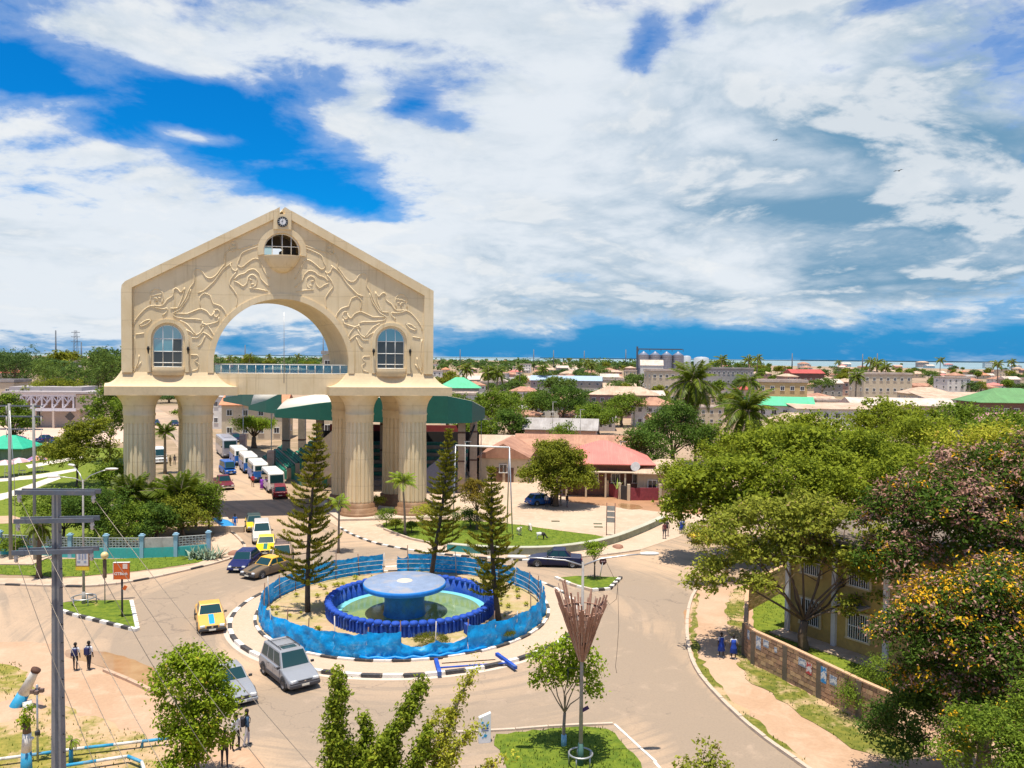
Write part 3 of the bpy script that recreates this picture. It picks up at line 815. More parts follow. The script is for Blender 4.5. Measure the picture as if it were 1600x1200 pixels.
for cx in (-SW, SW):
    f = window(cx, 1.5, 16.55, 19.6, 21.1, [17.05, 18.25, 19.6], [-.5, .5])
    xs = [-1.44, -.5, .5, 1.44]; zs_ = [16.6, 17.05, 18.25, 19.6]
    for i in range(3):
        for j in range(3):
            m = M_bg if (j == 2 and (i < 2 or cx > 0) and not (cx > 0)) else MATS.setdefault('dg', glass_mat('dark_window_glass', (0.045, 0.05, 0.045), 0.08))
            if cx > 0: m = MATS['dg']
            pane(f, cx, [(cx + xs[i] + .04, zs_[j] + .04), (cx + xs[i + 1] - .04, zs_[j] + .04), (cx + xs[i + 1] - .04, zs_[j + 1] - .04), (cx + xs[i] + .04, zs_[j + 1] - .04)], m, FB + .11)
        x0, x1 = xs[i] + .04, xs[i + 1] - .04
        pts = [(cx + x0, 19.64), (cx + x1, 19.64)] + [(cx + x, 19.6 + math.sqrt(max(0.0, 1.43 ** 2 - x * x))) for x in np.linspace(x1, x0, 8)]
        if pts[2][1] < 19.66: pts.pop(2)
        pane(f, cx, pts, M_bg, FB + .11)
    # bay under the window and the two wall lamps
    b = MB(); b.lathe([(1.55, 15.75), (1.66, 15.8), (1.66, 16.5), (1.60, 16.58)], c=(0, 0, 0), n=20, a0=PI, a1=2 * PI, sy=0.42)
    b.v = [tuple(W(cx + x, FB + .02 + y, z)) for x, y, z in b.v]
    k = len(b.v); 
    ab(b, 'bay', M_led)
    b = MB(); b.prism([(cx + 1.66 * math.cos(t), FB + .02 + .70 * math.sin(t)) for t in np.linspace(PI, 2 * PI, 20)], 16.5, 16.56, tf=lambda x, y, z: W(x, y, z)); 
    b.prism([(cx + 1.62 * math.cos(t), FB + .02 + .68 * math.sin(t)) for t in np.linspace(PI, 2 * PI, 20)], 15.72, 15.80, tf=lambda x, y, z: W(x, y, z)); ab(b, 'bay_slab', M_led)
    for s in (-1, 1):
        b = MB(); p = W(cx + s * 2.0, FB - .42, 18.35)
        b.lathe([(0.02, .45), (.10, .40), (.16, .15), (.10, -.02), (.05, -.32), (0.02, -.36)], c=p, n=8)
        b.tube([W(cx + s * 2.0, FB - .42, 18.5), W(cx + s * 2.0, FB - .1, 18.5)], 0.04, 5)
        ab(b, 'wall_lamp', mat('black_iron', (0.02, 0.02, 0.02), 0.5, metal=0.5))
f = window(0, 1.9, 28.75, 29.25, 31.15, [29.75], [-1.0, 1.0, 0.05])
b = MB(); b.prism([(-1.84, 29.8), (1.84, 29.8)] + arc(0, 29.25, 1.84, 17, 163, 16), FB + 2.2, FB + 2.3, tf=fw); ab(b, 'interior_shade', mat('interior_shade_dark', (0.06, 0.045, 0.03), 0.8))  # dark sheet standing in for the unlit interior behind the window
pane(f, 0, [(-1.78, 28.85), (-1.05, 28.85), (-1.05, 29.7), (-1.78, 29.7)], M_pane, FB + .11)
b = MB(); b.prism([(0.1, 28.7), (1.9, 28.7), (1.9, 29.85), (0.9, 29.85), (0.1, 29.4)], FB + 2.2, FB + 2.3, tf=fw); ab(b, 'interior_shade', MATS['interior_shade_dark'])  # second dark sheet for the interior shade, lower right
b = MB(); b.lathe([(0.02, 26.85), (0.5, 26.95), (1.0, 27.25), (1.45, 27.75), (1.8, 28.35), (1.9, 28.55), (1.9, 28.75)], n=24, a0=PI, a1=2 * PI, sy=0.62)
b.v = [tuple(W(x, FB + .02 + y, z)) for x, y, z in b.v]
b.prism([(1.93 * math.cos(t), FB + .02 + 1.2 * math.sin(t)) for t in np.linspace(PI, 2 * PI, 24)], 28.66, 28.74, tf=lambda x, y, z: W(x, y, z))
ab(b, 'balcony_bowl', M_st)
# --- clock
b = MB(); 
def disc(r0, r1, n, y0, y1, cz=32.35):
    q = MB(); q.prism([(r1 * math.cos(2 * PI * k / n), cz + r1 * math.sin(2 * PI * k / n)) for k in range(n)], y0, y1, tf=fw, holes=([[(r0 * math.cos(2 * PI * k / n), cz + r0 * math.sin(2 * PI * k / n)) for k in range(n)]] if r0 else ())); return q
ck = ab(disc(0, 0.56, 32, FB - .46, FB - .365), 'clock', mat('black_enamel', (0.02, 0.02, 0.022), 0.4))
ab(disc(0, 0.33, 24, FB - .48, FB - .462), 'clock_face', mat('white_enamel', (0.8, 0.8, 0.8), 0.4), ck)
b = MB()
for k in range(12):
    t = 2 * PI * k / 12
    c_ = W(0.44 * math.cos(t), FB - .47, 32.35 + .44 * math.sin(t))
    b.box(c_, (0.03, .03, .14), rot=Matrix.Rotation(PI / 2 - t, 3, 'Y'))
ab(b, 'hour_marks', MATS['white_enamel'], ck)
b = MB(); b.box(W(0.0, FB - .50, 32.47), (.035, .03, .28)); b.box(W(-0.08, FB - .50, 32.39), (.17, .03, .035), rot=(0, .4, 0)); ab(b, 'hands', MATS['black_enamel'], ck)
# --- thin rod in front of the beam
b = MB(); p0 = to_face(443, 590); p1 = to_face(443, 488)
b.tube([W(p0[0], FB - .3, p0[1] - .6), W(p0[0], FB - .3, p1[1])], [0.05, 0.02], 6); ab(b, 'lightning_rod', mat('galvanised_steel', (0.45, 0.45, 0.45), 0.4, 0.05, metal=0.7))
# --- relief: flowing outlines of dancing figures moulded in the stucco (left half; the right half mirrors it)
def z1(pts): return [(150 + x / 5.3333, 300 + y / 5.3333) for x, y in pts]
REL = [z1(q) for q in (
 [(300, 1120), (330, 1060), (390, 990), (440, 950), (500, 945), (540, 955), (575, 930), (590, 895), (640, 870), (650, 850), (640, 815), (665, 795), (690, 815), (705, 850), (740, 795)],
 [(450, 930), (455, 880), (450, 840), (480, 805), (525, 805), (555, 840), (560, 890), (550, 930)],
 [(455, 870), (500, 855), (555, 850)], [(480, 885), (500, 880), (515, 900), (500, 915)], [(520, 880), (540, 885)],
 [(450, 945), (500, 965), (560, 975), (600, 965), (590, 1000), (555, 1030)],
 [(620, 970), (680, 970), (715, 940), (760, 860), (780, 800), (825, 745), (815, 690), (810, 655), (850, 635), (890, 660), (905, 700), (945, 725), (1000, 700), (1040, 640), (1085, 590), (1065, 575), (1075, 510), (1110, 485)],
 [(1110, 480), (1110, 435), (1145, 410), (1175, 430), (1175, 480), (1140, 495), (1115, 480)], [(1130, 440), (1145, 455), (1160, 440)], [(1130, 470), (1150, 478), (1162, 465)],
 [(1180, 480), (1250, 460), (1330, 440), (1365, 430), (1385, 385), (1390, 415), (1370, 450), (1300, 470), (1205, 510), (1200, 560), (1170, 600), (1210, 640), (1260, 590), (1330, 545), (1370, 570), (1390, 640), (1440, 720)],
 [(1120, 600), (1130, 640), (1165, 665), (1180, 640)], [(1130, 590), (1060, 640), (990, 740), (900, 825), (850, 840)],
 [(1165, 670), (1120, 730), (1110, 770), (1150, 820), (1180, 870), (1170, 960)],
 [(1150, 730), (1190, 690), (1240, 680), (1270, 650), (1320, 640), (1360, 680), (1370, 720), (1440, 790)],
 [(1150, 740), (1190, 760), (1225, 790), (1260, 760), (1270, 700), (1310, 685), (1345, 720), (1335, 780), (1295, 800)], [(1280, 725), (1300, 735)], [(1290, 770), (1315, 765)], [(1280, 800), (1360, 810), (1430, 825)],
 [(740, 795), (720, 880), (680, 970)], [(790, 810), (770, 880), (700, 980), (640, 1010), (650, 1040), (740, 1055), (850, 1060), (880, 1070)],
 [(640, 1010), (760, 1015), (870, 970), (920, 990), (960, 1040), (980, 1010)], [(870, 960), (860, 880), (900, 840), (950, 860), (975, 930), (1040, 950), (1080, 1000), (1085, 1040)],
 [(990, 985), (1020, 975), (1030, 1010), (1010, 1045), (985, 1035), (985, 990)], [(890, 1080), (870, 1130), (900, 1110), (950, 1100), (1020, 1080), (1025, 1040)],
 [(360, 1110), (410, 1070), (465, 1060), (430, 1100), (380, 1120), (360, 1110)], [(700, 1070), (760, 1100), (800, 1150), (830, 1190)],
 [(880, 1090), (930, 1110), (975, 1180), (985, 1210)])]
def z3(pts): return [(150 + x / 5.3333, 500 + y / 5.3333) for x, y in pts]
REL += [z3(q) for q in ([(300, 130), (320, 170), (325, 250), (310, 330), (300, 400)], [(360, 290), (350, 350), (330, 400), (300, 440)], [(375, 350), (340, 400)],
 [(790, 290), (850, 290), (855, 320), (820, 340), (860, 370), (850, 410), (800, 425)], [(910, 130), (880, 200), (850, 220)], [(700, 60), (790, 100), (820, 130), (870, 110), (895, 60)], [(800, 150), (850, 150), (890, 100), (930, 120), (970, 160)], [(330, 120), (400, 110)])]
rb = MB()
for s in (1, -1):
    for q in REL:
        pts = [to_face(*p) for p in q]
        pts = resample([(max(min(a, 15.2), -15.2), z) for a, z in smooth_line(pts, 1)] if len(pts) > 9 else [(max(min(a, 15.2), -15.2), z) for a, z in pts], .3)
        rb.tube([W(s * a, FB + .012, z) for a, z in pts], 0.075, 5, caps=True)
ro = ab(rb, 'relief_figures', M_st); tag(ro, kind='stuff')
# ============================================================ roundabout: fountain, basin, netting, shrubs
M_bp = mat('bright_blue_paint', (0.006, 0.060, 0.38), 0.8, 0.3, 2.0, dirt=(0.10, 0.17, 0.30), dirtk=0.6)
M_bp2 = mat('stem_blue_paint', (0.02, 0.17, 0.45), 0.5, 0.3, 1.2, dirt=(0.06, 0.20, 0.26), dirtk=0.7)
M_top = mat('pale_blue_disc_paint', (0.20, 0.26, 0.38), 0.85, 0.15, 0.9, dirt=(0.33, 0.31, 0.31), dirtk=0.8)
ft = thing('fountain', 'blue mushroom shaped fountain with a pale round table top inside the roundabout pool', 'fountain', (-7.35, 56.6, 0.2))
b = MB(); b.lathe([(1.5, -.17), (1.42, 0.1), (1.38, 0.8), (1.45, 1.3), (1.75, 1.62), (2.2, 1.78)], n=48); b.build('stem', M_bp2, ft)
b = MB(); b.lathe([(2.2, 1.70), (2.80, 1.72), (2.86, 1.76), (2.86, 2.04), (2.82, 2.08)], n=64); b.build('rim', mat('disc_edge_blue', (0.03, 0.25, 0.70), 0.5, 0.15, 1.5), ft)
b = MB(); b.lathe([(2.82, 2.075), (2.80, 2.10), (0.9, 2.14), (0.75, 2.17), (0.001, 2.18)], n=64); b.build('table_top', M_top, ft)
b = MB(); b.lathe([(0.55, 2.17), (0.5, 2.20), (0.001, 2.21)], n=24); b.build('nozzle_plate', mat('sandy_concrete', (0.6, 0.5, 0.38), 0.9), ft)
BC = (-6.95, 57.1)
BR = 5.8
bs_ = thing('fountain_basin', 'round blue pool wall with scalloped coping and green water round the fountain', 'basin', (BC[0], BC[1], 0.2))
b = MB(); b.lathe([(BR, -0.19), (BR, 0.80), (BR - .32, 0.80), (BR - .32, -0.19)], n=96, caps=False); b.build('pool_wall', M_bp, bs_)
b = MB(); b.lathe([(BR - .32, -0.13), (BR - .80, -0.10), (BR - 1.2, -0.16), (0.001, -0.17)], n=96, caps=False); b.build('pool_floor', mat('pale_aqua_paint', (0.16, 0.48, 0.52), 0.5, 0.15, 1), bs_)
m, bq, o_ = new_mat('green_pool_water')
v = e_coord('Object'); n = e_noise(v, 0.5, 5, 0.6, 0.4)
setc(bq, 'Base Color', e_mix(e_smooth(n, 0.35, 0.65), (0.22, 0.30, 0.11), (0.13, 0.22, 0.10))); setc(bq, 'Roughness', 0.07)
bump(bq, e_noise(v, 6, 3, 0.5), 0.05, 0.02)
b = MB(); b.lathe([(BR - .75, -0.115), (0.001, -0.115)], n=64, sx=1, sy=.97, caps=False); b.build('water', m, bs_)
nb = 62
b = MB(); w_ = 2 * PI * BR / nb
b.lathe([(0.001, -.10), (w_ * .46, -.08), (w_ * .50, 0.06), (w_ * .40, 0.16), (0.001, 0.20)], n=10, sy=1.0)
me_cb = b.mesh('coping_block', M_bp)
for k in range(nb):
    t = 2 * PI * k / nb
    put('coping_block', me_cb, bs_, ((BR - .12) * math.cos(t), (BR - .12) * math.sin(t), 0.80), (rng.uniform(-.06, .06), rng.uniform(-.06, .06), t), (1.0, 1.02, rng.uniform(.85, 1.1)))
b = MB()
for k in range(124):
    t = 2 * PI * k / 124
    b.box(((BR + .04) * math.cos(t), (BR + .04) * math.sin(t), 0.36), (0.10, .14, .70), rot=(0, 0, t))
b.build('pilaster_strip', M_bp, bs_)
# entry walls and beams lying at the front gap
fw_ = thing('entrance_walls', 'low blue painted kerb walls forming the fountain entrance at the front of the roundabout', 'low wall', (G(700, 1040).x, G(700, 1040).y, 0.15))
def seg_box(root, p, q, w, h, m, name, z=0.15):
    c = (Vector(p) + Vector(q)) / 2; L = (Vector(q) - Vector(p)).length
    b = MB(); b.box((0, 0, h / 2), (L, w, h))
    return b.build(name, m, root, loc=(c.x - root.location.x, c.y - root.location.y, z - root.location.z), rot=(0, 0, math.atan2(q[1] - p[1], q[0] - p[0])))
seg_box(fw_, G(681, 1038), G(687, 1060), .22, .22, M_bp, 'wall_arm')
seg_box(fw_, G(776, 1028), G(806, 1050), .20, .18, M_bp, 'wall_arm')
seg_box(fw_, G(727, 993), G(752, 1012), .25, .7, M_bp, 'wall_arm')
seg_box(fw_, G(688, 1048), G(800, 1040), .12, .05, M_bp, 'threshold', z=0.16)
sheet('entrance_path', [tuple(G(*p, .2)[:2]) for p in ((698, 1010), (724, 994), (748, 1018), (776, 1030), (690, 1036))], 0.215, M_paver)
# netting fence
def net_mat():
    m, b, o = new_mat('blue_netting')
    v = e_coord('Object'); x, y, z = e_sep(v)
    n = e_noise(v, 2.4, 5, 0.65, 0.5); f = e_noise(v, 12, 3, 0.6)
    cc = e_mix(e_smooth(n, 0.35, 0.65), (0.0, 0.29, 0.74), (0.006, 0.40, 0.88))
    cc = e_mix(e_smooth(f * .6 + n * .4, 0.64, 0.68), cc, (0.25, 0.55, 0.80))
    setc(b, 'Base Color', cc); setc(b, 'Roughness', 0.42)
    tl = E.nt.nodes.new('ShaderNodeBsdfTranslucent'); E.nt.links.new(cc.v, tl.inputs[0])
    m1 = E.nt.nodes.new('ShaderNodeMixShader'); m1.inputs[0].default_value = 0.35
    E.nt.links.new(b.outputs[0], m1.inputs[1]); E.nt.links.new(tl.outputs[0], m1.inputs[2])
    tp = E.nt.nodes.new('ShaderNodeBsdfTransparent')
    w = E.m('SINE', z * 34.0)
    hole = e_smooth(n + w * 0.04, 0.52, 0.68, 0.0, 0.07)
    m2 = E.nt.nodes.new('ShaderNodeMixShader'); E.nt.links.new(hole.v, m2.inputs[0])
    E.nt.links.new(m1.outputs[0], m2.inputs[1]); E.nt.links.new(tp.outputs[0], m2.inputs[2])
    E.nt.links.new(m2.outputs[0], o.inputs[0])
    bump(b, n, 0.5, 0.1)
    MATS['net'] = m; return m
M_net = net_mat()
FC = (-7.4, 57.4); FR = 9.75
fence = thing('netting_fence', 'ring of sagging bright blue netting on thin stakes around the fountain island', 'netting fence', (FC[0], FC[1], 0.2))
from mathutils import noise as mn
def net_span(t0, t1, top, droop, name='netting'):
    nu = max(6, int((t1 - t0) * FR / 0.12)); nv = 10
    vs = []; fs = []
    for i in range(nu + 1):
        t = t0 + (t1 - t0) * i / nu
        u = i / nu
        hgt = top - droop * math.sin(PI * u) * (0.6 + .4 * mn.noise(Vector((t * 9, 0, 0)))) + .06 * mn.noise(Vector((t * 40, 1, 0)))
        for j in range(nv + 1):
            q = j / nv
            rr = FR + .16 * mn.noise(Vector((t * 16, q * 2.2, 3))) + .08 * mn.noise(Vector((t * 55, q * 5, 9))) + (0.14 * math.sin(PI * u) * math.sin(PI * q)) + (1 - q) ** 3 * .12
            tt = t + 0.010 * mn.noise(Vector((t * 22, q * 4, 5)))
            vs.append((rr * math.cos(tt), rr * math.sin(tt), q * hgt))
    for i in range(nu):
        for j in range(nv):
            fs.append((i * (nv + 1) + j, (i + 1) * (nv + 1) + j, (i + 1) * (nv + 1) + j + 1, i * (nv + 1) + j + 1))
    b = MB(); b.add(vs, fs, smooth=True)
    return b.build(name, M_net, fence)
M_stake = mat('rusty_stake', (0.16, 0.09, 0.06), 0.8, 0.3, 4)
M_pstake = mat('pale_stake', (0.50, 0.46, 0.42), 0.7, 0.2, 4)
ns = 30
gap_front = (R(-84), R(-60)); gap_back = (R(101), R(105))
for k in range(ns):
    t0 = 2 * PI * k / ns; t1 = 2 * PI * (k + 1) / ns
    tm = ((t0 + t1) / 2 + PI) % (2 * PI) - PI
    b = MB(); hh = rng.uniform(1.6, 2.3); tip = (rng.uniform(-.12, .12), rng.uniform(-.12, .12))
    b.tube([(0, 0, 0), (tip[0], tip[1], hh)], 0.035, 6)
    b.build('stake', M_stake if k % 3 else M_pstake, fence, loc=((FR - .12) * math.cos(t0), (FR - .12) * math.sin(t0), 0))
    if gap_back[0] < tm < gap_back[1] + .12 and tm > R(99) and tm < R(112):
        net_span(t0, t0 + (t1 - t0) * .45, 1.35, .5); continue
    if gap_front[0] < tm < gap_front[1]:
        net_span(t0, t1, rng.uniform(.55, .95), .45); continue
    net_span(t0, t1, rng.uniform(1.42, 1.62), rng.uniform(.05, .28))
# rails behind the netting at the back
b = MB()
for zz in (.35, .75, 1.1):
    b.tube([((FR - .2) * math.cos(R(a)), (FR - .2) * math.sin(R(a)), zz) for a in range(5, 176, 5)], 0.018, 4)
b.build('tie_wire', M_pstake, fence)
b = MB(); b.tube([((FR + .25) * math.cos(R(a)), (FR + .25) * math.sin(R(a)), .12 + .06 * math.sin(a)) for a in range(-98, -50, 3)], 0.09, 6); b.build('fallen_netting_roll', M_net, fence)
# ============================================================ vegetation
M_bark = mat('brown_bark', (0.13, 0.09, 0.06), 0.9, 0.3, 3, bmp=0.5)
M_bark_g = mat('grey_bark', (0.24, 0.19, 0.14), 0.9, 0.3, 3, bmp=0.5)
L_mid = leaf_mat('leaf_mid_green', (0.056, 0.106, 0.013), (0.250, 0.338, 0.031))
L_dark = leaf_mat('leaf_dark_green', (0.031, 0.069, 0.013), (0.144, 0.237, 0.031))
L_olive = leaf_mat('leaf_olive', (0.075, 0.106, 0.013), (0.312, 0.325, 0.027))
L_lime = leaf_mat('leaf_lime', (0.112, 0.188, 0.013), (0.413, 0.525, 0.031), (0.562, 0.450, 0.062), trans=0.42)
L_yel = leaf_mat('leaf_yellow_green', (0.200, 0.237, 0.019), (0.600, 0.575, 0.062), (0.625, 0.413, 0.075), trans=0.4)
L_acacia = leaf_mat('leaf_acacia', (0.106, 0.150, 0.015), (0.338, 0.388, 0.027), trans=0.38)
L_loose = leaf_mat('leaf_loose_olive', (0.125, 0.156, 0.019), (0.413, 0.425, 0.050), (0.413, 0.275, 0.150))
L_flame = leaf_mat('leaf_flame_tree', (0.022, 0.052, 0.008), (0.115, 0.190, 0.018), (0.300, 0.163, 0.100), trans=0.3)
L_flower_y = leaf_mat('yellow_blossom', (0.62, 0.30, 0.01), (0.80, 0.50, 0.02), trans=0.2)
L_flower_p = leaf_mat('dusty_pink_pods', (0.26, 0.12, 0.085), (0.50, 0.31, 0.24), trans=0.2)
L_pine = leaf_mat('pine_needles', (0.075, 0.094, 0.010), (0.362, 0.325, 0.027), trans=0.25)
L_palm = leaf_mat('palm_leaflet', (0.054, 0.090, 0.009), (0.234, 0.288, 0.027), (0.525, 0.450, 0.075), trans=0.3, rough=0.4)
L_palm_l = leaf_mat('fresh_palm_leaflet', (0.138, 0.225, 0.025), (0.450, 0.550, 0.062), trans=0.4, rough=0.4)
L_wand = leaf_mat('leaf_fresh_green', (0.10, 0.16, 0.012), (0.36, 0.42, 0.035), (0.50, 0.46, 0.06), trans=0.42)
L_far = leaf_mat('leaf_far_green', (0.056, 0.106, 0.027), (0.188, 0.263, 0.044))
L_far2 = leaf_mat('leaf_far_dark', (0.037, 0.077, 0.027), (0.125, 0.200, 0.044))

def leaves(name, lobes, n, size, seed, mats, per=14, crad=0.45, aspect=0.55, top=0.55, mi_frac=None, shell=0.6, low=-0.35):
    """n leaves gathered in clumps over the outer part of each lobe (x,y,z,rx,ry,rz)"""
    r = np.random.default_rng(seed)
    lb = np.array(lobes, float)
    wt = (lb[:, 3] * lb[:, 4] * lb[:, 5]) ** (2 / 3); wt /= wt.sum()
    nc = max(4, n // per)
    which = r.choice(len(lb), nc, p=wt)
    d = r.normal(size=(nc, 3)); d /= np.linalg.norm(d, axis=1)[:, None]
    flip = (d[:, 2] < low) ; d[flip, 2] *= -1
    rad = shell + (1 - shell) * r.random(nc) ** 0.7
    rad *= 1 + 0.10 * r.normal(size=nc)
    cc = lb[which, :3] + d * rad[:, None] * lb[which, 3:]
    csz = crad * (0.6 + 0.8 * r.random(nc))
    idx = np.repeat(np.arange(nc), per); m = len(idx)
    off = r.normal(size=(m, 3)) * (csz[idx] * 0.55)[:, None]; off[:, 2] *= 0.7
    p = cc[idx] + off
    nd = d[idx] * 0.55 + r.normal(size=(m, 3)) * 0.55; nd[:, 2] += top
    nd /= np.linalg.norm(nd, axis=1)[:, None]
    t = r.normal(size=(m, 3)); t -= nd * (t * nd).sum(1)[:, None]; t /= np.linalg.norm(t, axis=1)[:, None]
    s_ = np.cross(nd, t)
    L = size * (0.6 + 0.8 * r.random(m)); w = L * aspect
    v = np.zeros((m, 4, 3))
    v[:, 0] = p - t * (L / 2)[:, None]; v[:, 2] = p + t * (L / 2)[:, None]
    drop = nd * (L * 0.12)[:, None]
    v[:, 1] = p + s_ * (w / 2)[:, None] + drop; v[:, 3] = p - s_ * (w / 2)[:, None] + drop
    ct = r.random(nc) ** 1.0
    tint = np.clip(0.55 * ct[idx] + 0.45 * r.random(m), 0, 1)
    mi = None
    if mi_frac:
        cl_ = .5 + .5 * np.sin(cc[:, 0] * 1.3 + seed) * np.sin(cc[:, 1] * 1.1 + 2) * np.sin(cc[:, 2] * 1.5 + 1) - (cc[:, 2] - lb[0, 2]) * .04
        u = np.clip(r.random(nc) * .55 + cl_ * .6 - .12, 0, .999)[idx]; mi = np.zeros(m, int); acc = 0
        for k, f in enumerate(mi_frac):
            mi[(u >= acc) & (u < acc + f) & (r.random(m) < .75)] = k + 1; acc += f
    return tri_mesh(name, v.reshape(-1, 3), 4, tint, mats, mi)

def limbs(b, base, tops, r0, fork=0.4, seed=1, n=7, bend=0.12, up=None):
    """a trunk to the fork, then limbs that curve out to each top"""
    q = random.Random(seed)
    base = Vector(base)
    tops = [Vector(t) for t in tops]
    cen = sum(tops, Vector()) / len(tops)
    fk = base.lerp(Vector((base.x * .7 + cen.x * .3, base.y * .7 + cen.y * .3, cen.z)), fork)
    mid = base.lerp(fk, .5) + Vector((q.uniform(-1, 1), q.uniform(-1, 1), 0)) * r0 * .6
    b.tube([base - Vector((0, 0, .1)), base + Vector((0, 0, r0)), mid, fk], [r0 * 1.45, r0 * 1.08, r0 * .92, r0 * .82], n)
    for t in tops:
        L = (t - fk).length
        rr = r0 * max(.28, .72 / math.sqrt(max(1, len(tops) * .45)))
        pts = [fk]
        for k in range(1, 5):
            u = k / 4
            p = fk.lerp(t, u)
            p.z += math.sin(PI * u) * L * bend * .6 - (1 - u) * 0
            p += Vector((q.uniform(-1, 1), q.uniform(-1, 1), q.uniform(-.4, .4))) * L * .05 * (1 if k < 4 else 0)
            pts.append(p)
        b.tube(pts, [rr, rr * .85, rr * .65, rr * .45, rr * .2], max(4, n - 2))
        for _ in range(2):
            a = pts[2].lerp(pts[3], q.random())
            e = a + Vector((q.uniform(-1, 1), q.uniform(-1, 1), q.uniform(.2, 1))) * L * .35
            b.tube([a, a.lerp(e, .5) + Vector((0, 0, L * .03)), e], [rr * .45, rr * .3, rr * .1], 4)

def make_lobes(w, h, z0, seed, n=7, d=None, core=True, flat=.5):
    """lobes of an uneven crown, w wide, from z0 up to z0+h"""
    q = random.Random(seed); d = d or w
    lob = []
    if core: lob.append((0, 0, z0 + h * .48, w * .34, d * .34, h * .46))
    for k in range(n):
        a = 2 * PI * (k + q.uniform(-.3, .3)) / n; rr = q.uniform(.22, .36)
        s = q.uniform(.17, .25)
        zz = z0 + h * q.uniform(.24, .72)
        lob.append((math.cos(a) * w * rr, math.sin(a) * d * rr, zz, w * s, d * s, h * q.uniform(.2, .3) * (.6 + flat)))
    for k in range(max(2, n // 2)):
        lob.append((q.uniform(-.16, .16) * w, q.uniform(-.16, .16) * d, z0 + h * q.uniform(.68, .82), w * q.uniform(.14, .2), d * q.uniform(.14, .2), h * q.uniform(.16, .22)))
    return lob

def sublobes(lob, seed):
    q = random.Random(seed + 5); o = []
    for x, y, z, a, b_, c in lob:
        o.append((x, y, z, a * .82, b_ * .82, c * .82))
        for k in range(8):
            th = q.uniform(0, 2 * PI); u = q.uniform(-.45, 1.0); s = math.sqrt(1 - u * u); f = q.uniform(.68, .86); r_ = q.uniform(.30, .46)
            o.append((x + a * f * s * math.cos(th), y + b_ * f * s * math.sin(th), z + c * f * u, a * r_, b_ * r_, min(a, c * 1.2) * r_ * .8))
    return o
def tree(name, label, px, py, w, ztop, zbot, nleaf, leaf, mats, trunk=0.3, seed=1, D=None, nl=8, bark=None, per=14, crad=.45, lobes=None, cat='tree', group=None, dx=0, fork=.45, mi_frac=None, aspect=.55, dep=None, loc=None, multi=0, shell=.6, low=-.35, top=.55):
    p = Vector(loc) if loc is not None else G(px, py)
    t = thing(name, label, cat, p, 0, group)
    lob = lobes or make_lobes(w, ztop - zbot, zbot, seed, nl, dep)
    lob = [(x + dx, y, z, a, b_, c) for x, y, z, a, b_, c in lob]
    me = leaves('crown', sublobes(lob, seed) if w > 5.5 or w == 0 and nleaf > 6000 else lob, nleaf, leaf, seed, mats, per, crad, aspect, top, mi_frac, shell, low)
    put('crown', me, t)
    b = MB()
    tops = [(x, y, z) for x, y, z, a, b_, c in lob[1:]] or [(lob[0][0], lob[0][1], lob[0][2])]
    if multi:
        q = random.Random(seed)
        for k in range(multi):
            o = (q.uniform(-.25, .25), q.uniform(-.25, .25), 0)
            limbs(b, o, tops[k::multi] or tops[:1], trunk * .7, fork, seed + k, 6)
    else: limbs(b, (0, 0, 0), tops, trunk, fork, seed)
    b.build('trunk', bark or M_bark, t)
    return t
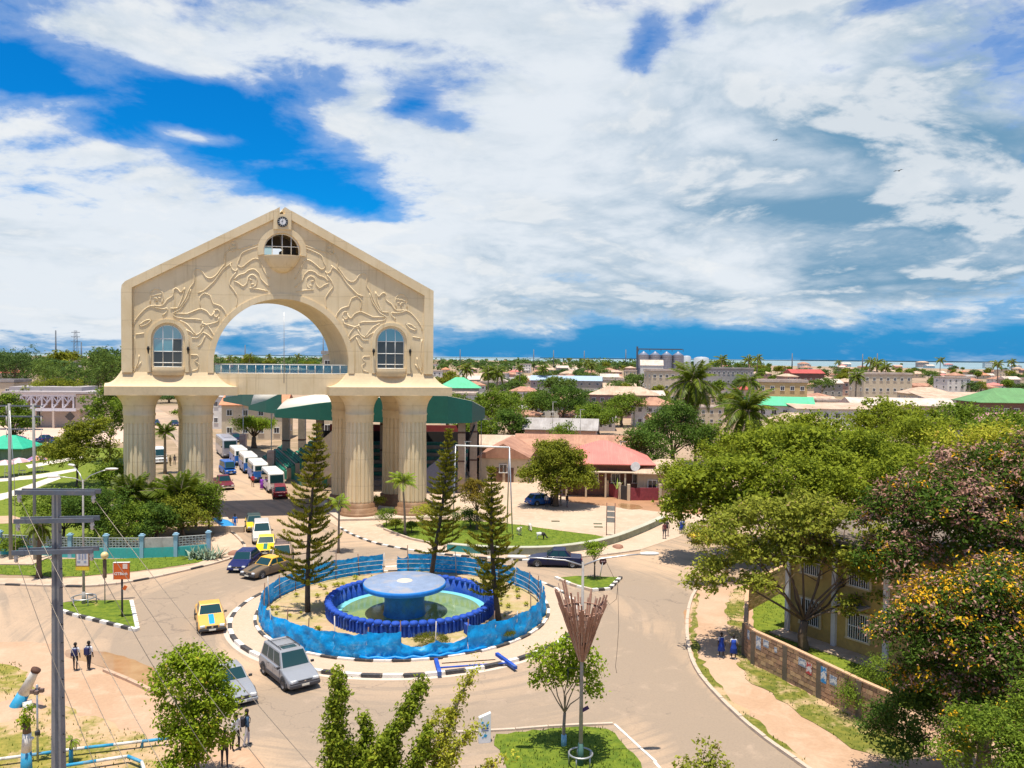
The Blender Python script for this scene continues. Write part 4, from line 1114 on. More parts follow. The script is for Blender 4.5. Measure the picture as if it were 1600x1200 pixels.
# ---------------- the three tall pines of the roundabout and others
def pine(label, base, tip, Rw, seed, bare=2.2, nwh=24):
    t = thing('pine_tree', label, 'pine tree', base, 0, 'tall pines on the fountain island')
    q = random.Random(seed); r = np.random.default_rng(seed)
    base = Vector(base); ax = Vector(tip) - base; Ht = ax.z
    def at(z): u = z / Ht; return Vector((ax.x * u + .12 * math.sin(u * 5 + seed), ax.y * u, z))
    b = MB(); b.tube([at(Ht * k / 12) for k in range(13)], [0.19 * (1 - .93 * (k / 12)) + .012 for k in range(13)], 8)
    b.build('trunk', mat('dark_pine_bark', (0.075, 0.055, 0.04), 0.9, 0.3, 4, bmp=.4), t)
    bb = MB(); Pn = []; Dn = []; Ln = []
    z = bare; k = 0
    while z < Ht - .15:
        u = (z - bare) / (Ht - bare)
        Lr = Rw * ((1 - u) ** .80) * (1.0 if u > .12 else .72 + 2.3 * u) + .16
        m = 7 if u < .8 else 5
        a0 = q.random() * 7
        for j in range(m):
            if q.random() < .14: continue
            a = a0 + 2 * PI * j / m + q.uniform(-.35, .35)
            L = Lr * q.uniform(.50, 1.15)
            dh = Vector((math.cos(a), math.sin(a), 0)); wob = q.uniform(-.22, .12)
            pts = []
            for i in range(7):
                s = i / 6
                pts.append(at(z) + dh * L * s + Vector((0, 0, L * ((-.10 + wob) * s + .42 * s ** 2.6))))
            bb.tube(pts[::2], [.03, .022, .015, .006], 4, caps=False)
            ns_ = max(3, int(L * 9))
            for i in range(ns_):
                s = .22 + .80 * i / ns_
                f = min(5.999, s * 6); i0 = int(f); p = pts[i0].lerp(pts[min(6, i0 + 1)], f - i0)
                for w in range(10):
                    Pn.append(p + Vector((q.gauss(0, .045), q.gauss(0, .045), q.gauss(0, .03))))
                    dd = dh * (.35 + .5 * s) + Vector((q.gauss(0, .42), q.gauss(0, .42), .55 + q.random() * .7))
                    Dn.append(dd.normalized()); Ln.append(q.uniform(.16, .30))
        z += (.50 - .24 * u) * q.uniform(.8, 1.2) * (Ht / 12.5) * (24 / nwh); k += 1
    tag(bb.build('branches', MATS['dark_pine_bark'], t), kind='stuff')
    Pn = np.array([tuple(p) for p in Pn]); Dn = np.array([tuple(p) for p in Dn]); Ln = np.array(Ln)
    sd = np.cross(Dn, r.normal(size=Dn.shape)); sd /= np.linalg.norm(sd, axis=1)[:, None]
    v = np.zeros((len(Pn), 4, 3)); wv = 0.022
    v[:, 0] = Pn - sd * wv; v[:, 1] = Pn + Dn * (Ln * .55)[:, None] - sd * wv * 1.3; v[:, 2] = Pn + Dn * Ln[:, None]; v[:, 3] = Pn + Dn * (Ln * .5)[:, None] + sd * wv * 1.3
    put('needles', tri_mesh('needles', v.reshape(-1, 3), 4, r.random(len(Pn)) * .5 + .5 * r.random(len(Pn) // 10 + 1).repeat(10)[:len(Pn)], L_pine), t)
    return t
pine('tallest pine with a straight trunk at the left side of the fountain', (-14.05, 56.3, .2), (-13.5, 56.3, 13.3), 2.35, 3, 2.1)
p2b = G(676, 905); p2t = P(703, 668, p2b.y)
pine('leaning pine behind the fountain, before the right pair of arch columns', (p2b.x, p2b.y, .2), tuple(p2t), 2.0, 5, 2.0)
p3b = G(778, 976); p3t = P(764, 728, p3b.y)
pine('shorter pine at the right side of the fountain pool', (p3b.x, p3b.y, .2), tuple(p3t), 2.0, 9, 1.9, 21)

# ---------------- palms
def frond_mesh(L, nl, drop, seed, lw=0.05, ll=0.55, name='frond', m=None):
    q = random.Random(seed)
    pts = []
    for i in range(9):
        s = i / 8
        pts.append(Vector((L * (s - .18 * s * s * drop), 0, L * (.42 * s - (.30 + .55 * drop) * s * s))))
    V = []; 
    for i in range(nl):
        s = .12 + .88 * i / nl
        f = min(7.999, s * 8); i0 = int(f); p = pts[i0].lerp(pts[i0 + 1], f - i0)
        tdir = (pts[i0 + 1] - pts[i0]).normalized()
        l = ll * L * .55 * math.sin(PI * min(1, .18 + s * .86)) ** .7 * q.uniform(.85, 1.1)
        for sd in (-1, 1):
            d = (tdir * .55 + Vector((0, sd, 0)) * .9 + Vector((0, 0, -.35 - .35 * q.random()))).normalized()
            e = p + d * l + Vector((0, 0, -.18 * l)); mdl = p + d * l * .5 + Vector((0, 0, .04 * l))
            w = tdir * lw
            V += [tuple(p - w * .5), tuple(mdl - w), tuple(e), tuple(mdl + w)]
    V = np.array(V); n = len(V) // 4
    me = tri_mesh(name, V.reshape(-1, 3), 4, np.clip(np.random.default_rng(seed).random(n) * .8 + .05, 0, 1), [m or L_palm, M_bark_g])
    bm = bmesh.new(); bm.from_mesh(me)
    b = MB(); b.tube(pts, [.05, .045, .04, .034, .028, .022, .016, .01, .005], 4)
    base = len(bm.verts); vs = [bm.verts.new(v) for v in b.v]
    for f in b.f:
        nf = bm.faces.new([vs[i] for i in f]); nf.material_index = 1
    bm.to_mesh(me); bm.free()
    return me
F_coco = [frond_mesh(5.0, 34, d, 20 + i, .09, .42) for i, d in enumerate((.75, 1.15))]
F_small = [frond_mesh(2.2, 26, d, 30 + i, .05, .55, m=L_palm_l) for i, d in enumerate((.75, 1.2))]
F_areca = [frond_mesh(3.0, 30, d, 40 + i, .07, .50, m=L_palm) for i, d in enumerate((.45, .9))]
F_far = [frond_mesh(4.0, 12, .95, 50, .22, .5)]
def palm(name, label, loc, h, fr, nf, scale=1.0, tr=.2, lean=(0, 0), seed=1, group=None, cat='palm', bark=None, spread=(-.45, .95), crownshaft=False):
    t = thing(name, label, cat, loc, 0, group); q = random.Random(seed)
    b = MB(); pts = [Vector((lean[0] * (k / 8) ** 1.6, lean[1] * (k / 8) ** 1.6, h * k / 8)) for k in range(9)]
    b.tube(pts, [tr * (1.35 if k == 0 else 1.0 - .35 * k / 8) for k in range(9)], 8)
    if crownshaft: b.tube([pts[-1], pts[-1] + Vector((0, 0, .8 * scale))], [tr * .8, tr * .35], 7)
    b.build('trunk', bark or M_bark_g, t)
    top = pts[-1] + Vector((0, 0, .1))
    for k in range(nf):
        a = k * 2.39996 + q.uniform(-.2, .2); u = (k + .5) / nf
        tilt = spread[0] + (spread[1] - spread[0]) * u + q.uniform(-.1, .1)
        me = fr[0] if tilt > .35 or len(fr) == 1 else fr[1]
        s = scale * q.uniform(.82, 1.1)
        put('frond', me, t, top, (q.uniform(-.25, .25), -tilt, a), (s, s, s))
    return t
def pz(px, py, D): return P(px, py, D)
c = pz(1083, 600, 138); palm('coconut_palm', 'tallest coconut palm, its drooping crown standing above the roofs beside the silos', (c.x + .6, c.y, 0), c.z, F_coco, 38, 1.3, .24, (-.6, 0), 2, 'palms of the town', spread=(-1.15, 1.25))
c = pz(1168, 598, 200); palm('coconut_palm', 'slim far coconut palm right of the tallest palm, above the green roof', (c.x, c.y, 0), c.z, F_coco, 20, .95, .24, (.4, 0), 3, 'palms of the town')
c = pz(1166, 646, 128); palm('oil_palm', 'dark bushy palm with a wide drooping crown left of the brown hipped roof', (c.x, c.y, 0), c.z, F_coco, 40, 1.25, .4, (.2, 0), 4, spread=(-.9, 1.3), bark=M_bark)
for i, (x, y, D, s, l) in enumerate([(728, 578, 300, 1.0, 'palm standing before the left half of the bright green roof'), (762, 582, 265, 1.0, 'left one of the palm pair right of the green roofed block'), (776, 584, 262, .95, 'right one of the palm pair right of the green roofed block'), (812, 575, 420, .8, 'small palm over the rust roofs right of the palm pair'), (848, 577, 400, 1.0, 'palm in front of the pale blue long roof'), (923, 572, 420, .9, 'palm beyond the pink brown block in the middle town'), (1337, 590, 250, .9, 'short palm beside the round tree in the right town')]):
    c = pz(x, y, D); palm('coconut_palm', l, (c.x, c.y, 0), c.z, F_far, 20, 1.1 * s, .28, (.3 * s, 0), 60 + i, 'palms of the town', spread=(-.7, 1.2))
p = G(633, 836); palm('royal_palm', 'young feathery palm in front of the right pair of arch columns', (p.x, p.y, 0), 5.1, F_small, 16, 1.0, .13, (-.25, 0), 8, spread=(.1, 1.2), crownshaft=True)
p = G(529, 864); palm('royal_palm', 'thin young palm at the road edge behind the tallest pine', (p.x, p.y, 0), 4.3, F_small, 12, .72, .12, (.05, 0), 9, spread=(0, 1.2), crownshaft=True)
p = G(258, 740); palm('fan_palm', 'small bright palm seen between the two left arch columns', (p.x, p.y, 0), 6.0, F_areca, 22, .75, .25, (0, 0), 10, spread=(-.2, 1.2))
p = G(61, 903); palm('date_palm', 'short dark palm with a hanging crown beside the tall grey poles', (p.x, p.y, 0), 4.1, F_areca, 24, .55, .22, (.1, 0), 11, spread=(-1.0, .8), bark=M_bark)
p = G(150, 645); palm('date_palm', 'grey green palm crown right of the white lattice building', (p.x, p.y, 0), 9.2, F_coco, 18, 1.0, .3, (0, 0), 12, spread=(0, 1.3))
for i, (x, y, sc, nf) in enumerate([(283, 838, 1.45, 34), (244, 834, 1.2, 28), (205, 836, 1.25, 28), (306, 832, 1.1, 24)]):
    p = G(x, y); palm('areca_palm', ['largest clump of arching palm fronds before the left arch columns', 'clump of palm fronds left of the largest clump', 'grey green drooping palm fronds at the left end of the arch shrubbery', 'small upright palm with a yellow heart at the right of the largest clump'][i], (p.x, p.y, 0), [3.0, 2.6, 3.4, 2.4][i], F_areca, nf, sc, .16, (0, 0), 70 + i, 'palms under the left columns', spread=(-.1, 1.35))

# ---------------- named trees (near to far)
p = G(1255, 1015)
T1L = [(0, 0, 6.8, 2.6, 2.4, 1.6), (-4.6, 0, 7.4, 2.6, 2.4, 1.5), (-5.9, -.6, 4.6, 1.5, 1.6, 1.5), (-2.5, .4, 8.3, 2.3, 2.2, 1.2), (2.5, 0, 8.1, 2.5, 2.2, 1.2), (4.9, .4, 6.8, 1.9, 2.0, 1.4), (3.4, -1.2, 5.4, 1.6, 1.6, .9), (0.3, 1, 8.9, 1.9, 1.8, .8), (-3.4, -1.5, 4.7, 1.2, 1.3, .7), (2.1, -1.5, 2.9, .8, .8, .9), (4.4, -1.4, 4.0, 1.2, 1.0, .9), (3.0, -1.2, 6.2, 1.8, 1.3, 1.0), (1.6, .6, 5.6, 2.2, 1.8, 1.3), (-1.6, .8, 6.0, 2.2, 1.8, 1.3), (4.6, .2, 5.0, 1.8, 1.7, 1.2), (-3.6, .3, 5.9, 2.0, 1.8, 1.3)]
tree('spreading_tree', 'dark trunked spreading tree inside the brick wall by the yellow house', 0, 0, 0, 0, 0, 21000, .26, L_loose, .30, 31, lobes=T1L, loc=p, per=9, crad=.36, fork=.30, shell=.45, low=-.6)
p = G(1190, 850)
A = [(0, 0, 8.2, 6, 5, 3.2), (-6.5, -1, 7.2, 4.2, 4, 2.6), (-9.2, -1.5, 4.8, 2.9, 2.8, 2.4), (-10.0, -1, 6.6, 2.6, 3, 1.9), (-7, -3, 4.6, 2.8, 2.6, 2.2), (5.5, 0, 8.8, 4.6, 4.5, 2.7), (10.5, 1, 8.0, 4.2, 4, 2.6), (0.5, 2, 10.4, 4.6, 4.2, 1.7), (-4.2, -3.5, 5.0, 3.2, 2.6, 2.2), (3, -4, 6.6, 3.4, 2.8, 2.2), (8.5, -3.2, 6.0, 3.2, 3, 2.2), (-2, 4, 9.4, 3.8, 3.8, 1.8)]
tree('acacia_tree', 'broad olive green acacia spreading over the corner of the east road', 0, 0, 0, 0, 0, 48000, .35, L_acacia, .45, 32, lobes=A, loc=(p.x + 1.0, 74.0, 0), per=16, crad=.55, shell=.55, low=-.5)
for i, (x, ytop, D, wd, hb, n_, lf, mt, lab) in enumerate([
 (1250, 640, 100, 13, 3, 9000, .38, L_acacia, 'green tree filling the ground before the brown hipped roof'),
 (1380, 622, 122, 15, 3, 9000, .42, L_acacia, 'tall bushy tree with a rounded top right of the brown hipped roof'),
 (1440, 640, 92, 14, 2, 10000, .36, L_acacia, 'wide light green tree in the middle of the right hand grove'),
 (1335, 672, 84, 12, 2, 10000, .32, L_mid, 'dense mid green tree behind the spreading tree'),
 (1500, 628, 118, 15, 3, 8000, .42, L_mid, 'green tree in front of the pink roofed house at right'),
 (1585, 636, 104, 14, 3, 9000, .38, L_mid, 'dark green tree at the right edge under the green roofed hall'),
 (1425, 690, 68, 10, 1.5, 10000, .28, L_acacia, 'light olive tree left of the pink podded tree'),
 (1540, 655, 80, 11, 2, 9000, .30, L_yel, 'yellowish tree with golden blossom at the back of the grove'),
 (1280, 700, 70, 10, 2, 9000, .28, L_acacia, 'olive green tree behind the acacia near the yellow house')]):
    c = P(x, ytop, D)
    tree('leafy_tree', lab, 0, 0, wd, c.z, hb, n_, lf, mt, .35, 200 + i, loc=(c.x, D, 0), nl=9, per=16, crad=.6, group='trees of the right hand grove')
# the flowering trees at the right edge
Bk = [(0, 0, 9.0, 5, 4.5, 4.2), (-3.6, -1, 10.2, 3.3, 3, 2.6), (2.5, 0, 12.0, 3.6, 3.4, 2.4), (-4.6, -1, 7.0, 2.6, 2.8, 2.4), (4.5, -1, 9.5, 3.4, 3.2, 3.0), (-1.5, -3.0, 8.0, 3.2, 2.4, 2.2), (1.8, -3.2, 6.5, 3.0, 2.4, 2.4), (-5.2, 0.5, 9.0, 1.8, 2, 1.4), (6.5, .5, 11.3, 3, 3, 2.2)]
c = P(1500, 800, 46)
tree('flame_tree', 'tall tree with dusty pink seed pods at the right edge', 0, 0, 0, 0, 0, 62000, .25, [L_flame, L_flower_p, L_flower_y], .4, 33, lobes=Bk, loc=(c.x + 1.3, 46, 0), per=12, crad=.42, mi_frac=(.36, .03), aspect=.42)
Fk = [(0, 0, 6.2, 3.6, 3.0, 2.6), (-1.9, -.4, 8.3, 2.2, 2.0, 1.2), (1.0, 0, 8.9, 2.4, 2.2, 1.1), (-3.2, -.2, 6.6, 1.5, 1.8, 1.5), (-2.6, -.6, 5.2, 1.4, 1.6, 1.1), (2.6, -.5, 7.6, 2.2, 2.0, 1.4), (0.2, -1.7, 6.4, 2.4, 1.5, 1.6), (3.4, -1, 5.4, 2.2, 1.8, 1.5), (-.6, -1.6, 4.4, 2.2, 1.5, 1.4)]
c = P(1495, 900, 33)
tree('yellow_flowering_tree', 'tree crowded with golden yellow blossom over the brick wall end', 0, 0, 0, 0, 0, 66000, .16, [L_flame, L_flower_y, L_flower_p], .3, 34, lobes=Fk, loc=(c.x + 1.3, 33, 0), per=12, crad=.34, mi_frac=(.23, .15), aspect=.45)
Gk = [(0, 0, 2.6, 2.8, 2.2, 2.3), (-2.3, .3, 3.0, 1.4, 1.5, 1.5), (-2.9, .6, 1.6, 1.4, 1.4, 1.2), (2.2, -.2, 3.4, 2.0, 1.8, 1.6), (0.3, -1.2, 3.6, 1.8, 1.3, 1.3), (3.4, -.8, 2.2, 1.8, 1.6, 1.6), (-1.6, 0, 4.3, 1.3, 1.2, .9)]
c = G(1490, 1190)
tree('dark_shrub', 'large dark green bush at the foot of the yellow flowering tree', 0, 0, 0, 0, 0, 42000, .165, [L_dark, L_flower_p], .16, 35, lobes=Gk, loc=(c.x - .4, 34.4, 0), per=13, crad=.33, mi_frac=(.03,), cat='bush', aspect=.4)
c = P(1570, 1130, 25)
tree('cassia_shrub', 'bright green shrub with yellow flower heads in the bottom right corner', 0, 0, 0, 0, 0, 14000, .12, [L_mid, L_flower_y], .12, 36, lobes=[(0, 0, 6.3, 1.6, 1.4, 1.0), (-.9, -.3, 6.9, 1.0, .9, .5), (.9, -.2, 7.3, 1.0, .9, .7), (-1.4, .2, 5.8, .8, .8, .6), (0, -1, 5.6, 1.4, .8, .8)], loc=(c.x, 25, 0), per=12, crad=.28, mi_frac=(.12,), cat='bush', aspect=.4)
c = G(1352, 1118)
tree('bougainvillea', 'loose shrub with small magenta flowers at the end of the brick wall', 0, 0, 0, 0, 0, 5200, .11, [L_mid, leaf_mat('magenta_bract', (0.45, 0.03, 0.12), (0.65, 0.08, 0.2), trans=.3)], .06, 37, lobes=[(0, 0, 1.2, 1.1, 1.0, 1.0), (.6, 0, 2.3, .9, .8, .7), (-.8, -.2, .9, .8, .7, .7)], loc=c, per=12, crad=.3, mi_frac=(.035,), cat='bush', aspect=.4)
c = G(1108, 912)
tree('overhanging_shrub', 'loose yellow green shrub hanging over the kerb at the start of the east verge', 0, 0, 0, 0, 0, 6500, .15, L_loose, .09, 38, lobes=[(0, 0, 3.0, 1.5, 1.4, 1.1), (-1.0, 0, 4.0, 1.4, 1.3, .8), (1.3, .3, 3.6, 1.6, 1.4, 1.0), (2.8, .5, 2.0, 1.3, 1.3, .8), (.3, -.4, 1.6, .8, .9, .8)], loc=c, per=11, crad=.36, cat='bush')
# near small trees
c = G(881, 1166)
S = [(0, 0, 3.9, 1.05, 1.0, .75), (-1.0, 0, 4.2, .75, .8, .55), (.2, .1, 4.75, .8, .8, .45), (1.15, 0, 3.7, .65, .7, .65), (-1.15, 0, 3.2, .55, .6, .4), (1.3, 0, 2.75, .5, .6, .45), (-.1, .1, 3.3, .8, .8, .5), (.75, 0, 4.35, .6, .6, .5)]
t = tree('young_tree', 'young lime green tree with forked stems beside the street lamp', 0, 0, 0, 0, 0, 3800, .165, L_lime, .085, 39, lobes=S, loc=c, per=8, crad=.30, bark=M_bark_g, aspect=.6, fork=.42, shell=.3, low=-1)
b = MB(); b.tube([(0, 0, 0), (0, 0, .55)], [.135, .12], 8); b.build('painted_trunk_base', mat('pale_blue_limewash', (.25, .45, .6), .8), t)
c = G(300, 1226)
S = [(0, 0, 4.5, 1.6, 1.2, 1.1), (.2, -.4, 2.0, 1.5, .8, 1.0), (-.2, -.4, 1.0, 1.3, .7, .7), (-.8, 0, 5.2, .6, .7, .55), (-.1, .1, 5.5, .65, .6, .42), (.9, 0, 4.9, .75, .7, .6), (-1.15, 0, 4.2, .55, .6, .7), (1.2, -.1, 3.7, .8, .7, .6), (-.6, -.2, 3.2, 1.0, .8, .7), (.5, -.3, 3.1, 1.0, .8, .6), (-.9, 0, 2.2, .5, .5, .5), (0.3, 0, 2.0, .8, .7, .5), (1.6, 0, 3.2, .55, .5, .4)]
tree('young_tree', 'dense lime green young tree with many stems beside the dirt yard', 0, 0, 0, 0, 0, 12000, .165, L_lime, .12, 40, lobes=S, loc=c, per=9, crad=.28, bark=M_bark_g, aspect=.55, multi=3, fork=.3, shell=.35, low=-1)
c = P(1100, 1190, 29)
tree('young_tree', 'sparse young tree with scattered pale leaves at the bottom of the east road', 0, 0, 0, 0, 0, 900, .15, L_loose, .06, 41, lobes=[(0, 0, 3.4, .75, .6, .4), (-.7, 0, 3.35, .45, .4, .3), (.6, 0, 3.5, .5, .4, .3), (.1, .1, 4.15, .5, .4, .12), (.9, 0, 3.2, .3, .3, .3), (0, 0, 2.7, .6, .5, .3)], loc=(c.x, 29, 0), per=7, crad=.2, aspect=.6, shell=.2, low=-1)
# columns of leaves climbing up at the bottom middle
def wand_tree(name, label, stems, D, seed, mats, n, leaf=.10):
    """stems: list of pixel polylines with a radius in metres at the bottom and the top"""
    q = random.Random(seed)
    p0 = P(stems[0][0][0][0], 1330, D); base = Vector((p0.x, D, 0))
    t = thing(name, label, 'tree', base); lob = []; b = MB()
    for pts, r0, r1 in stems:
        w = [P(x, y, D) - base for x, y in pts]
        w = [v + Vector((0, q.uniform(-.3, .3), 0)) for v in w]
        line = resample([(v.x, v.z) for v in w], .28)
        yl = q.uniform(-.3, .3)
        for i, v in enumerate(line):
            u = i / max(1, len(line) - 1); rr = r0 + (r1 - r0) * u
            rr *= q.uniform(.95, 1.5)
            lob.append((v[0] + q.uniform(-.08, .08), yl, v[1], rr, rr, .24))
        foot = Vector((w[0].x * .5, yl * .3, .0))
        b.tube([foot, Vector((w[0].x, yl, w[0].z))] + [Vector((v[0], yl, v[1])) for v in line[2::3]], [.07, .05] + [.035] * len(line[2::3]), 5)
    put('crown', leaves('crown', lob, n, leaf, seed, mats, 9, .15, .5, .5, None, .25, -1), t)
    b.build('trunk', M_bark_g, t)
    return t
wand_tree('columnar_shrub', 'upright dark green leafy shrub with a forked second spire, leftmost at the front', [([(530, 1230), (527, 1150), (528, 1110), (533, 1050)], .50, .15), ([(556, 1225), (566, 1170), (568, 1128)], .38, .13)], 24, 51, L_wand, 11000, .12)
wand_tree('columnar_shrub', 'leafy green shrub leaning right in the middle of the front row', [([(590, 1230), (612, 1160), (636, 1110), (660, 1072)], .52, .14), ([(640, 1225), (658, 1170), (672, 1140)], .34, .2), ([(560, 1235), (580, 1190), (600, 1160)], .34, .18)], 24, 52, L_wand, 13000, .12)
wand_tree('columnar_shrub', 'thin yellow green shrub with long bare twigs, rightmost at the front', [([(664, 1235), (690, 1160), (712, 1110), (730, 1062), (745, 1035)], .30, .05), ([(690, 1200), (720, 1150), (745, 1130)], .24, .15), ([(740, 1225), (765, 1190), (800, 1172)], .14, .06), ([(655, 1190), (665, 1140), (690, 1120)], .2, .1)], 24, 53, [L_yel], 5600, .11)

# plaza trees and the shrubs about the arch
tree('shade_tree', 'round yellow green shade tree standing alone on the paved plaza', 868, 791, 9, 8, 1, 24000, .27, L_olive, .35, 61, per=14, crad=.5, lobes=[(0, 0, 4.9, 3.4, 3.2, 2.8), (-2.6, -.4, 3.6, 2.2, 2.2, 1.7), (2.7, -.3, 3.4, 2.2, 2.2, 1.7), (.4, -2.2, 3.3, 2.4, 1.9, 1.8), (-1.0, 0, 6.6, 2.0, 2, 1.2), (1.6, .3, 6.0, 2, 2, 1.2), (3.9, 0, 3.0, 1.2, 1.5, 1.2), (0, 1.8, 4.2, 2.6, 2, 2), (-.9, -1.9, 2.2, 1.4, 1.2, 1.0)])
tree('small_tree', 'small rusty leaved tree between the two right pines', 745, 828, 3.8, 5.4, 2.0, 4500, .17, leaf_mat('leaf_rusty', (0.10, 0.10, 0.012), (0.36, 0.24, 0.03)), .14, 62, per=10, crad=.3, fork=.5)
tree('clipped_bush', 'dark round clipped bush beneath the small rusty leaved tree', 735, 824, 3.4, 1.9, 0.1, 3500, .14, L_dark, .1, 63, cat='bush')
tree('small_tree', 'little round headed tree on the small triangular traffic island', 929, 906, 2.0, 3.1, 1.9, 1900, .14, leaf_mat('leaf_bright', (0.10, 0.17, 0.012), (0.30, 0.40, 0.03)), .07, 64, nl=5, per=9, crad=.2, group=None)
for i, (x, y, w, h, lab) in enumerate([(604, 822, 2.6, 1.9, 'leftmost low shrub before the right columns'), (618, 828, 1.6, 1.1, 'tiny round shrub beside the young feathery palm'), (660, 820, 3.2, 2.2, 'shrub right of the young feathery palm'), (643, 832, 1.5, 1.1, 'tiny round shrub in front of the right column base'), (690, 816, 3.0, 2.0, 'shrub behind the leaning pine'), (590, 800, 2.0, 1.9, 'pale shrub between the right columns')]):
    tree('low_shrub', lab, x, y, w, h, .3, 1500, .14, [L_mid, L_olive, L_yel][i % 3], .06, 80 + i, nl=5, per=9, crad=.25, cat='bush', group='shrubs before the right columns')
for i, (x, y, w, h, n_, mt, lab) in enumerate([
 (100, 852, 8.0, 5.6, 11000, L_mid, 'large green bush behind the turquoise wall under the street lamp'),
 (150, 858, 6.8, 6.0, 10000, L_dark, 'dark bush behind the turquoise wall right of the street lamp'),
 (200, 856, 6.0, 4.2, 8000, L_mid, 'green bush behind the middle of the turquoise wall'),
 (245, 853, 5.6, 4.0, 7500, L_dark, 'dark bush in front of the left column bases'),
 (285, 846, 5.2, 4.6, 7000, L_olive, 'yellowish bush under the largest palm clump'),
 (326, 836, 3.2, 5.4, 4200, L_mid, 'bright green bush at the road side before the left columns'),
 (120, 760, 10.0, 9.4, 16000, L_olive, 'round yellow green tree in the park left of the arch'),
 (172, 722, 10.5, 13.5, 15000, L_mid, 'tall narrow tree close to the left edge of the arch'),
 (190, 800, 5.6, 6.0, 6500, L_mid, 'small tree in front of the leftmost column'),
 (20, 868, 3.0, 1.6, 1500, L_mid, 'creeper bush hanging over the left end of the lattice wall')]):
    tree('garden_tree' if h > 4.6 else 'garden_bush', lab, x, y, w, h, .3 if h < 6.5 else 1.0, n_, .20 if y > 800 else .28, mt, .15, 100 + i, nl=8, per=12, crad=.4, cat='tree' if h > 4.6 else 'bush')
# behind the arch
tree('umbrella_tree', 'flat topped bright green tree beyond the parked buses', 397, 700, 9.5, 6.0, 2.6, 7000, .30, leaf_mat('leaf_bright', (0.10, 0.17, 0.012), (0.30, 0.40, 0.03)), .5, 120, nl=10, crad=.6, loc=None)
for i, (x, ytop, D, w, hb, mt, n_, lab) in enumerate([
 (1052, 626, 126, 13, 2, L_dark, 14000, 'big dark green tree under the tallest coconut palm'),
 (1010, 668, 118, 8, 1, L_dark, 6000, 'dark green tree at the back of the pink roof'),
 (775, 606, 185, 15, 2, L_mid, 10000, 'tall green tree beyond the right end of the green canopy'),
 (738, 655, 150, 9, 1, L_mid, 5000, 'low tree against the right end of the green canopy'),
 (800, 640, 165, 9, 1, L_dark, 5000, 'dark tree before the rust roofed house'),
 (880, 600, 215, 18, 2, L_dark, 12000, 'very broad dark tree in the middle of the town'),
 (935, 632, 190, 13, 1, L_mid, 9000, 'green tree left of the dark tree behind the pink roof'),
 (880, 660, 140, 6, .5, L_mid, 3500, 'small bushy tree between the rust roofed houses'),
 (972, 615, 215, 12, 1, L_mid, 7000, 'pale green tree right of the very broad dark tree'),
 (840, 612, 230, 12, 1, L_mid, 7000, 'leafy tree left of the very broad dark tree'),
 (150, 540, 215, 17, 4, L_far, 9000, 'high domed tree just left of the arch'),
 (60, 560, 260, 24, 3, L_far, 9000, 'wide tree mass behind the white lattice building'),
 (15, 540, 240, 16, 4, L_far2, 7000, 'dark tree at the far left edge above the roofs'),
 (75, 590, 205, 14, 2, L_olive, 6000, 'yellow green tree behind the flat roof of the lattice building'),
 (110, 588, 205, 12, 2, L_olive, 5000, 'second yellow green tree behind the lattice building'),
 (120, 566, 235, 15, 2, L_far2, 6000, 'dark tree between the domed tree and the wide tree mass'),
 (20, 612, 150, 9, 1, L_mid, 5000, 'tree at the left end of the lattice building'),
 (264, 620, 300, 16, 2, L_far2, 6000, 'dark tree beside the far end of the drive seen between the left columns'), (300, 640, 215, 10, 2, L_mid, 4000, 'tree beyond the second arch column from the left'),
 (700, 612, 200, 11, 1, L_mid, 5000, 'tree in front of the bright green roofed block'), (1110, 660, 125, 9, 1, L_mid, 6000, 'green tree between the big dark tree and the acacia'), (1140, 690, 108, 9, .6, L_acacia, 6000, 'olive tree behind the left side of the acacia'), (1065, 720, 100, 6, .4, L_acacia, 3500, 'small olive tree by the cream house')]):
    c = P(x, ytop, D)
    tree('leafy_tree', lab, 0, 0, w, c.z, hb, n_, .42 if D > 140 else .32, mt, .4, 300 + i, loc=(c.x, D, 0), nl=9, per=16, crad=.7)
# agave cluster at the wall end and the two cushion shrubs on the island
def spiky(name, label, loc, n, L, m, seed, w=.09, cat='plant', up=(.2, 1.2)):
    q = random.Random(seed); t = thing(name, label, cat, loc)
    b = MB(); b.v = []
    lf = MB(); lf.add([(0, -w / 2, 0), (L * .45, -w * .7, .02), (L, 0, 0), (L * .45, w * .7, .02), (0, w / 2, 0), (L * .45, 0, -.03)], [(0, 1, 5), (1, 2, 5), (2, 3, 5), (3, 4, 5), (4, 0, 5)])
    me = lf.mesh('leaf', m)
    for k in range(n):
        c = Vector((q.uniform(-1, 1), q.uniform(-.5, .5), 0)) * (L * 1.1) if n > 30 else Vector()
        put('leaf', me, t, c + Vector((0, 0, .05)), (0, -q.uniform(*up), q.uniform(0, 2 * PI)), (q.uniform(.7, 1.15),) * 3)
    return t
spiky('agave', 'grey green clump of spiky agaves at the right end of the turquoise wall', G(318, 873), 90, 1.25, mat('agave_leaf', (0.20, 0.26, 0.17), 0.5, 0.2, 2), 5, .12)
def cushion(label, px, py, w, h, seed):
    p = G(px, py, .2); t = thing('cushion_shrub', label, 'bush', p, 0, 'clipped cushion shrubs on the fountain island')
    me = leaves('crown', [(0, 0, h * .62, w / 2, w / 2.6, h * .34), (-w * .2, 0, h * .6, w * .3, w * .25, h * .25), (w * .25, 0, h * .5, w * .3, w * .25, h * .25)], 5200, .075, seed, leaf_mat('leaf_cushion', (0.07, 0.09, 0.01), (0.23, 0.23, 0.02)), 10, .10, .35, .7, None, .8, -.2)
    put('crown', me, t); b = MB(); limbs(b, (0, 0, 0), [(-w * .2, 0, h * .4), (w * .2, 0, h * .4), (0, .1, h * .45)], .06, .3, seed, 5); b.build('trunk', M_bark, t)
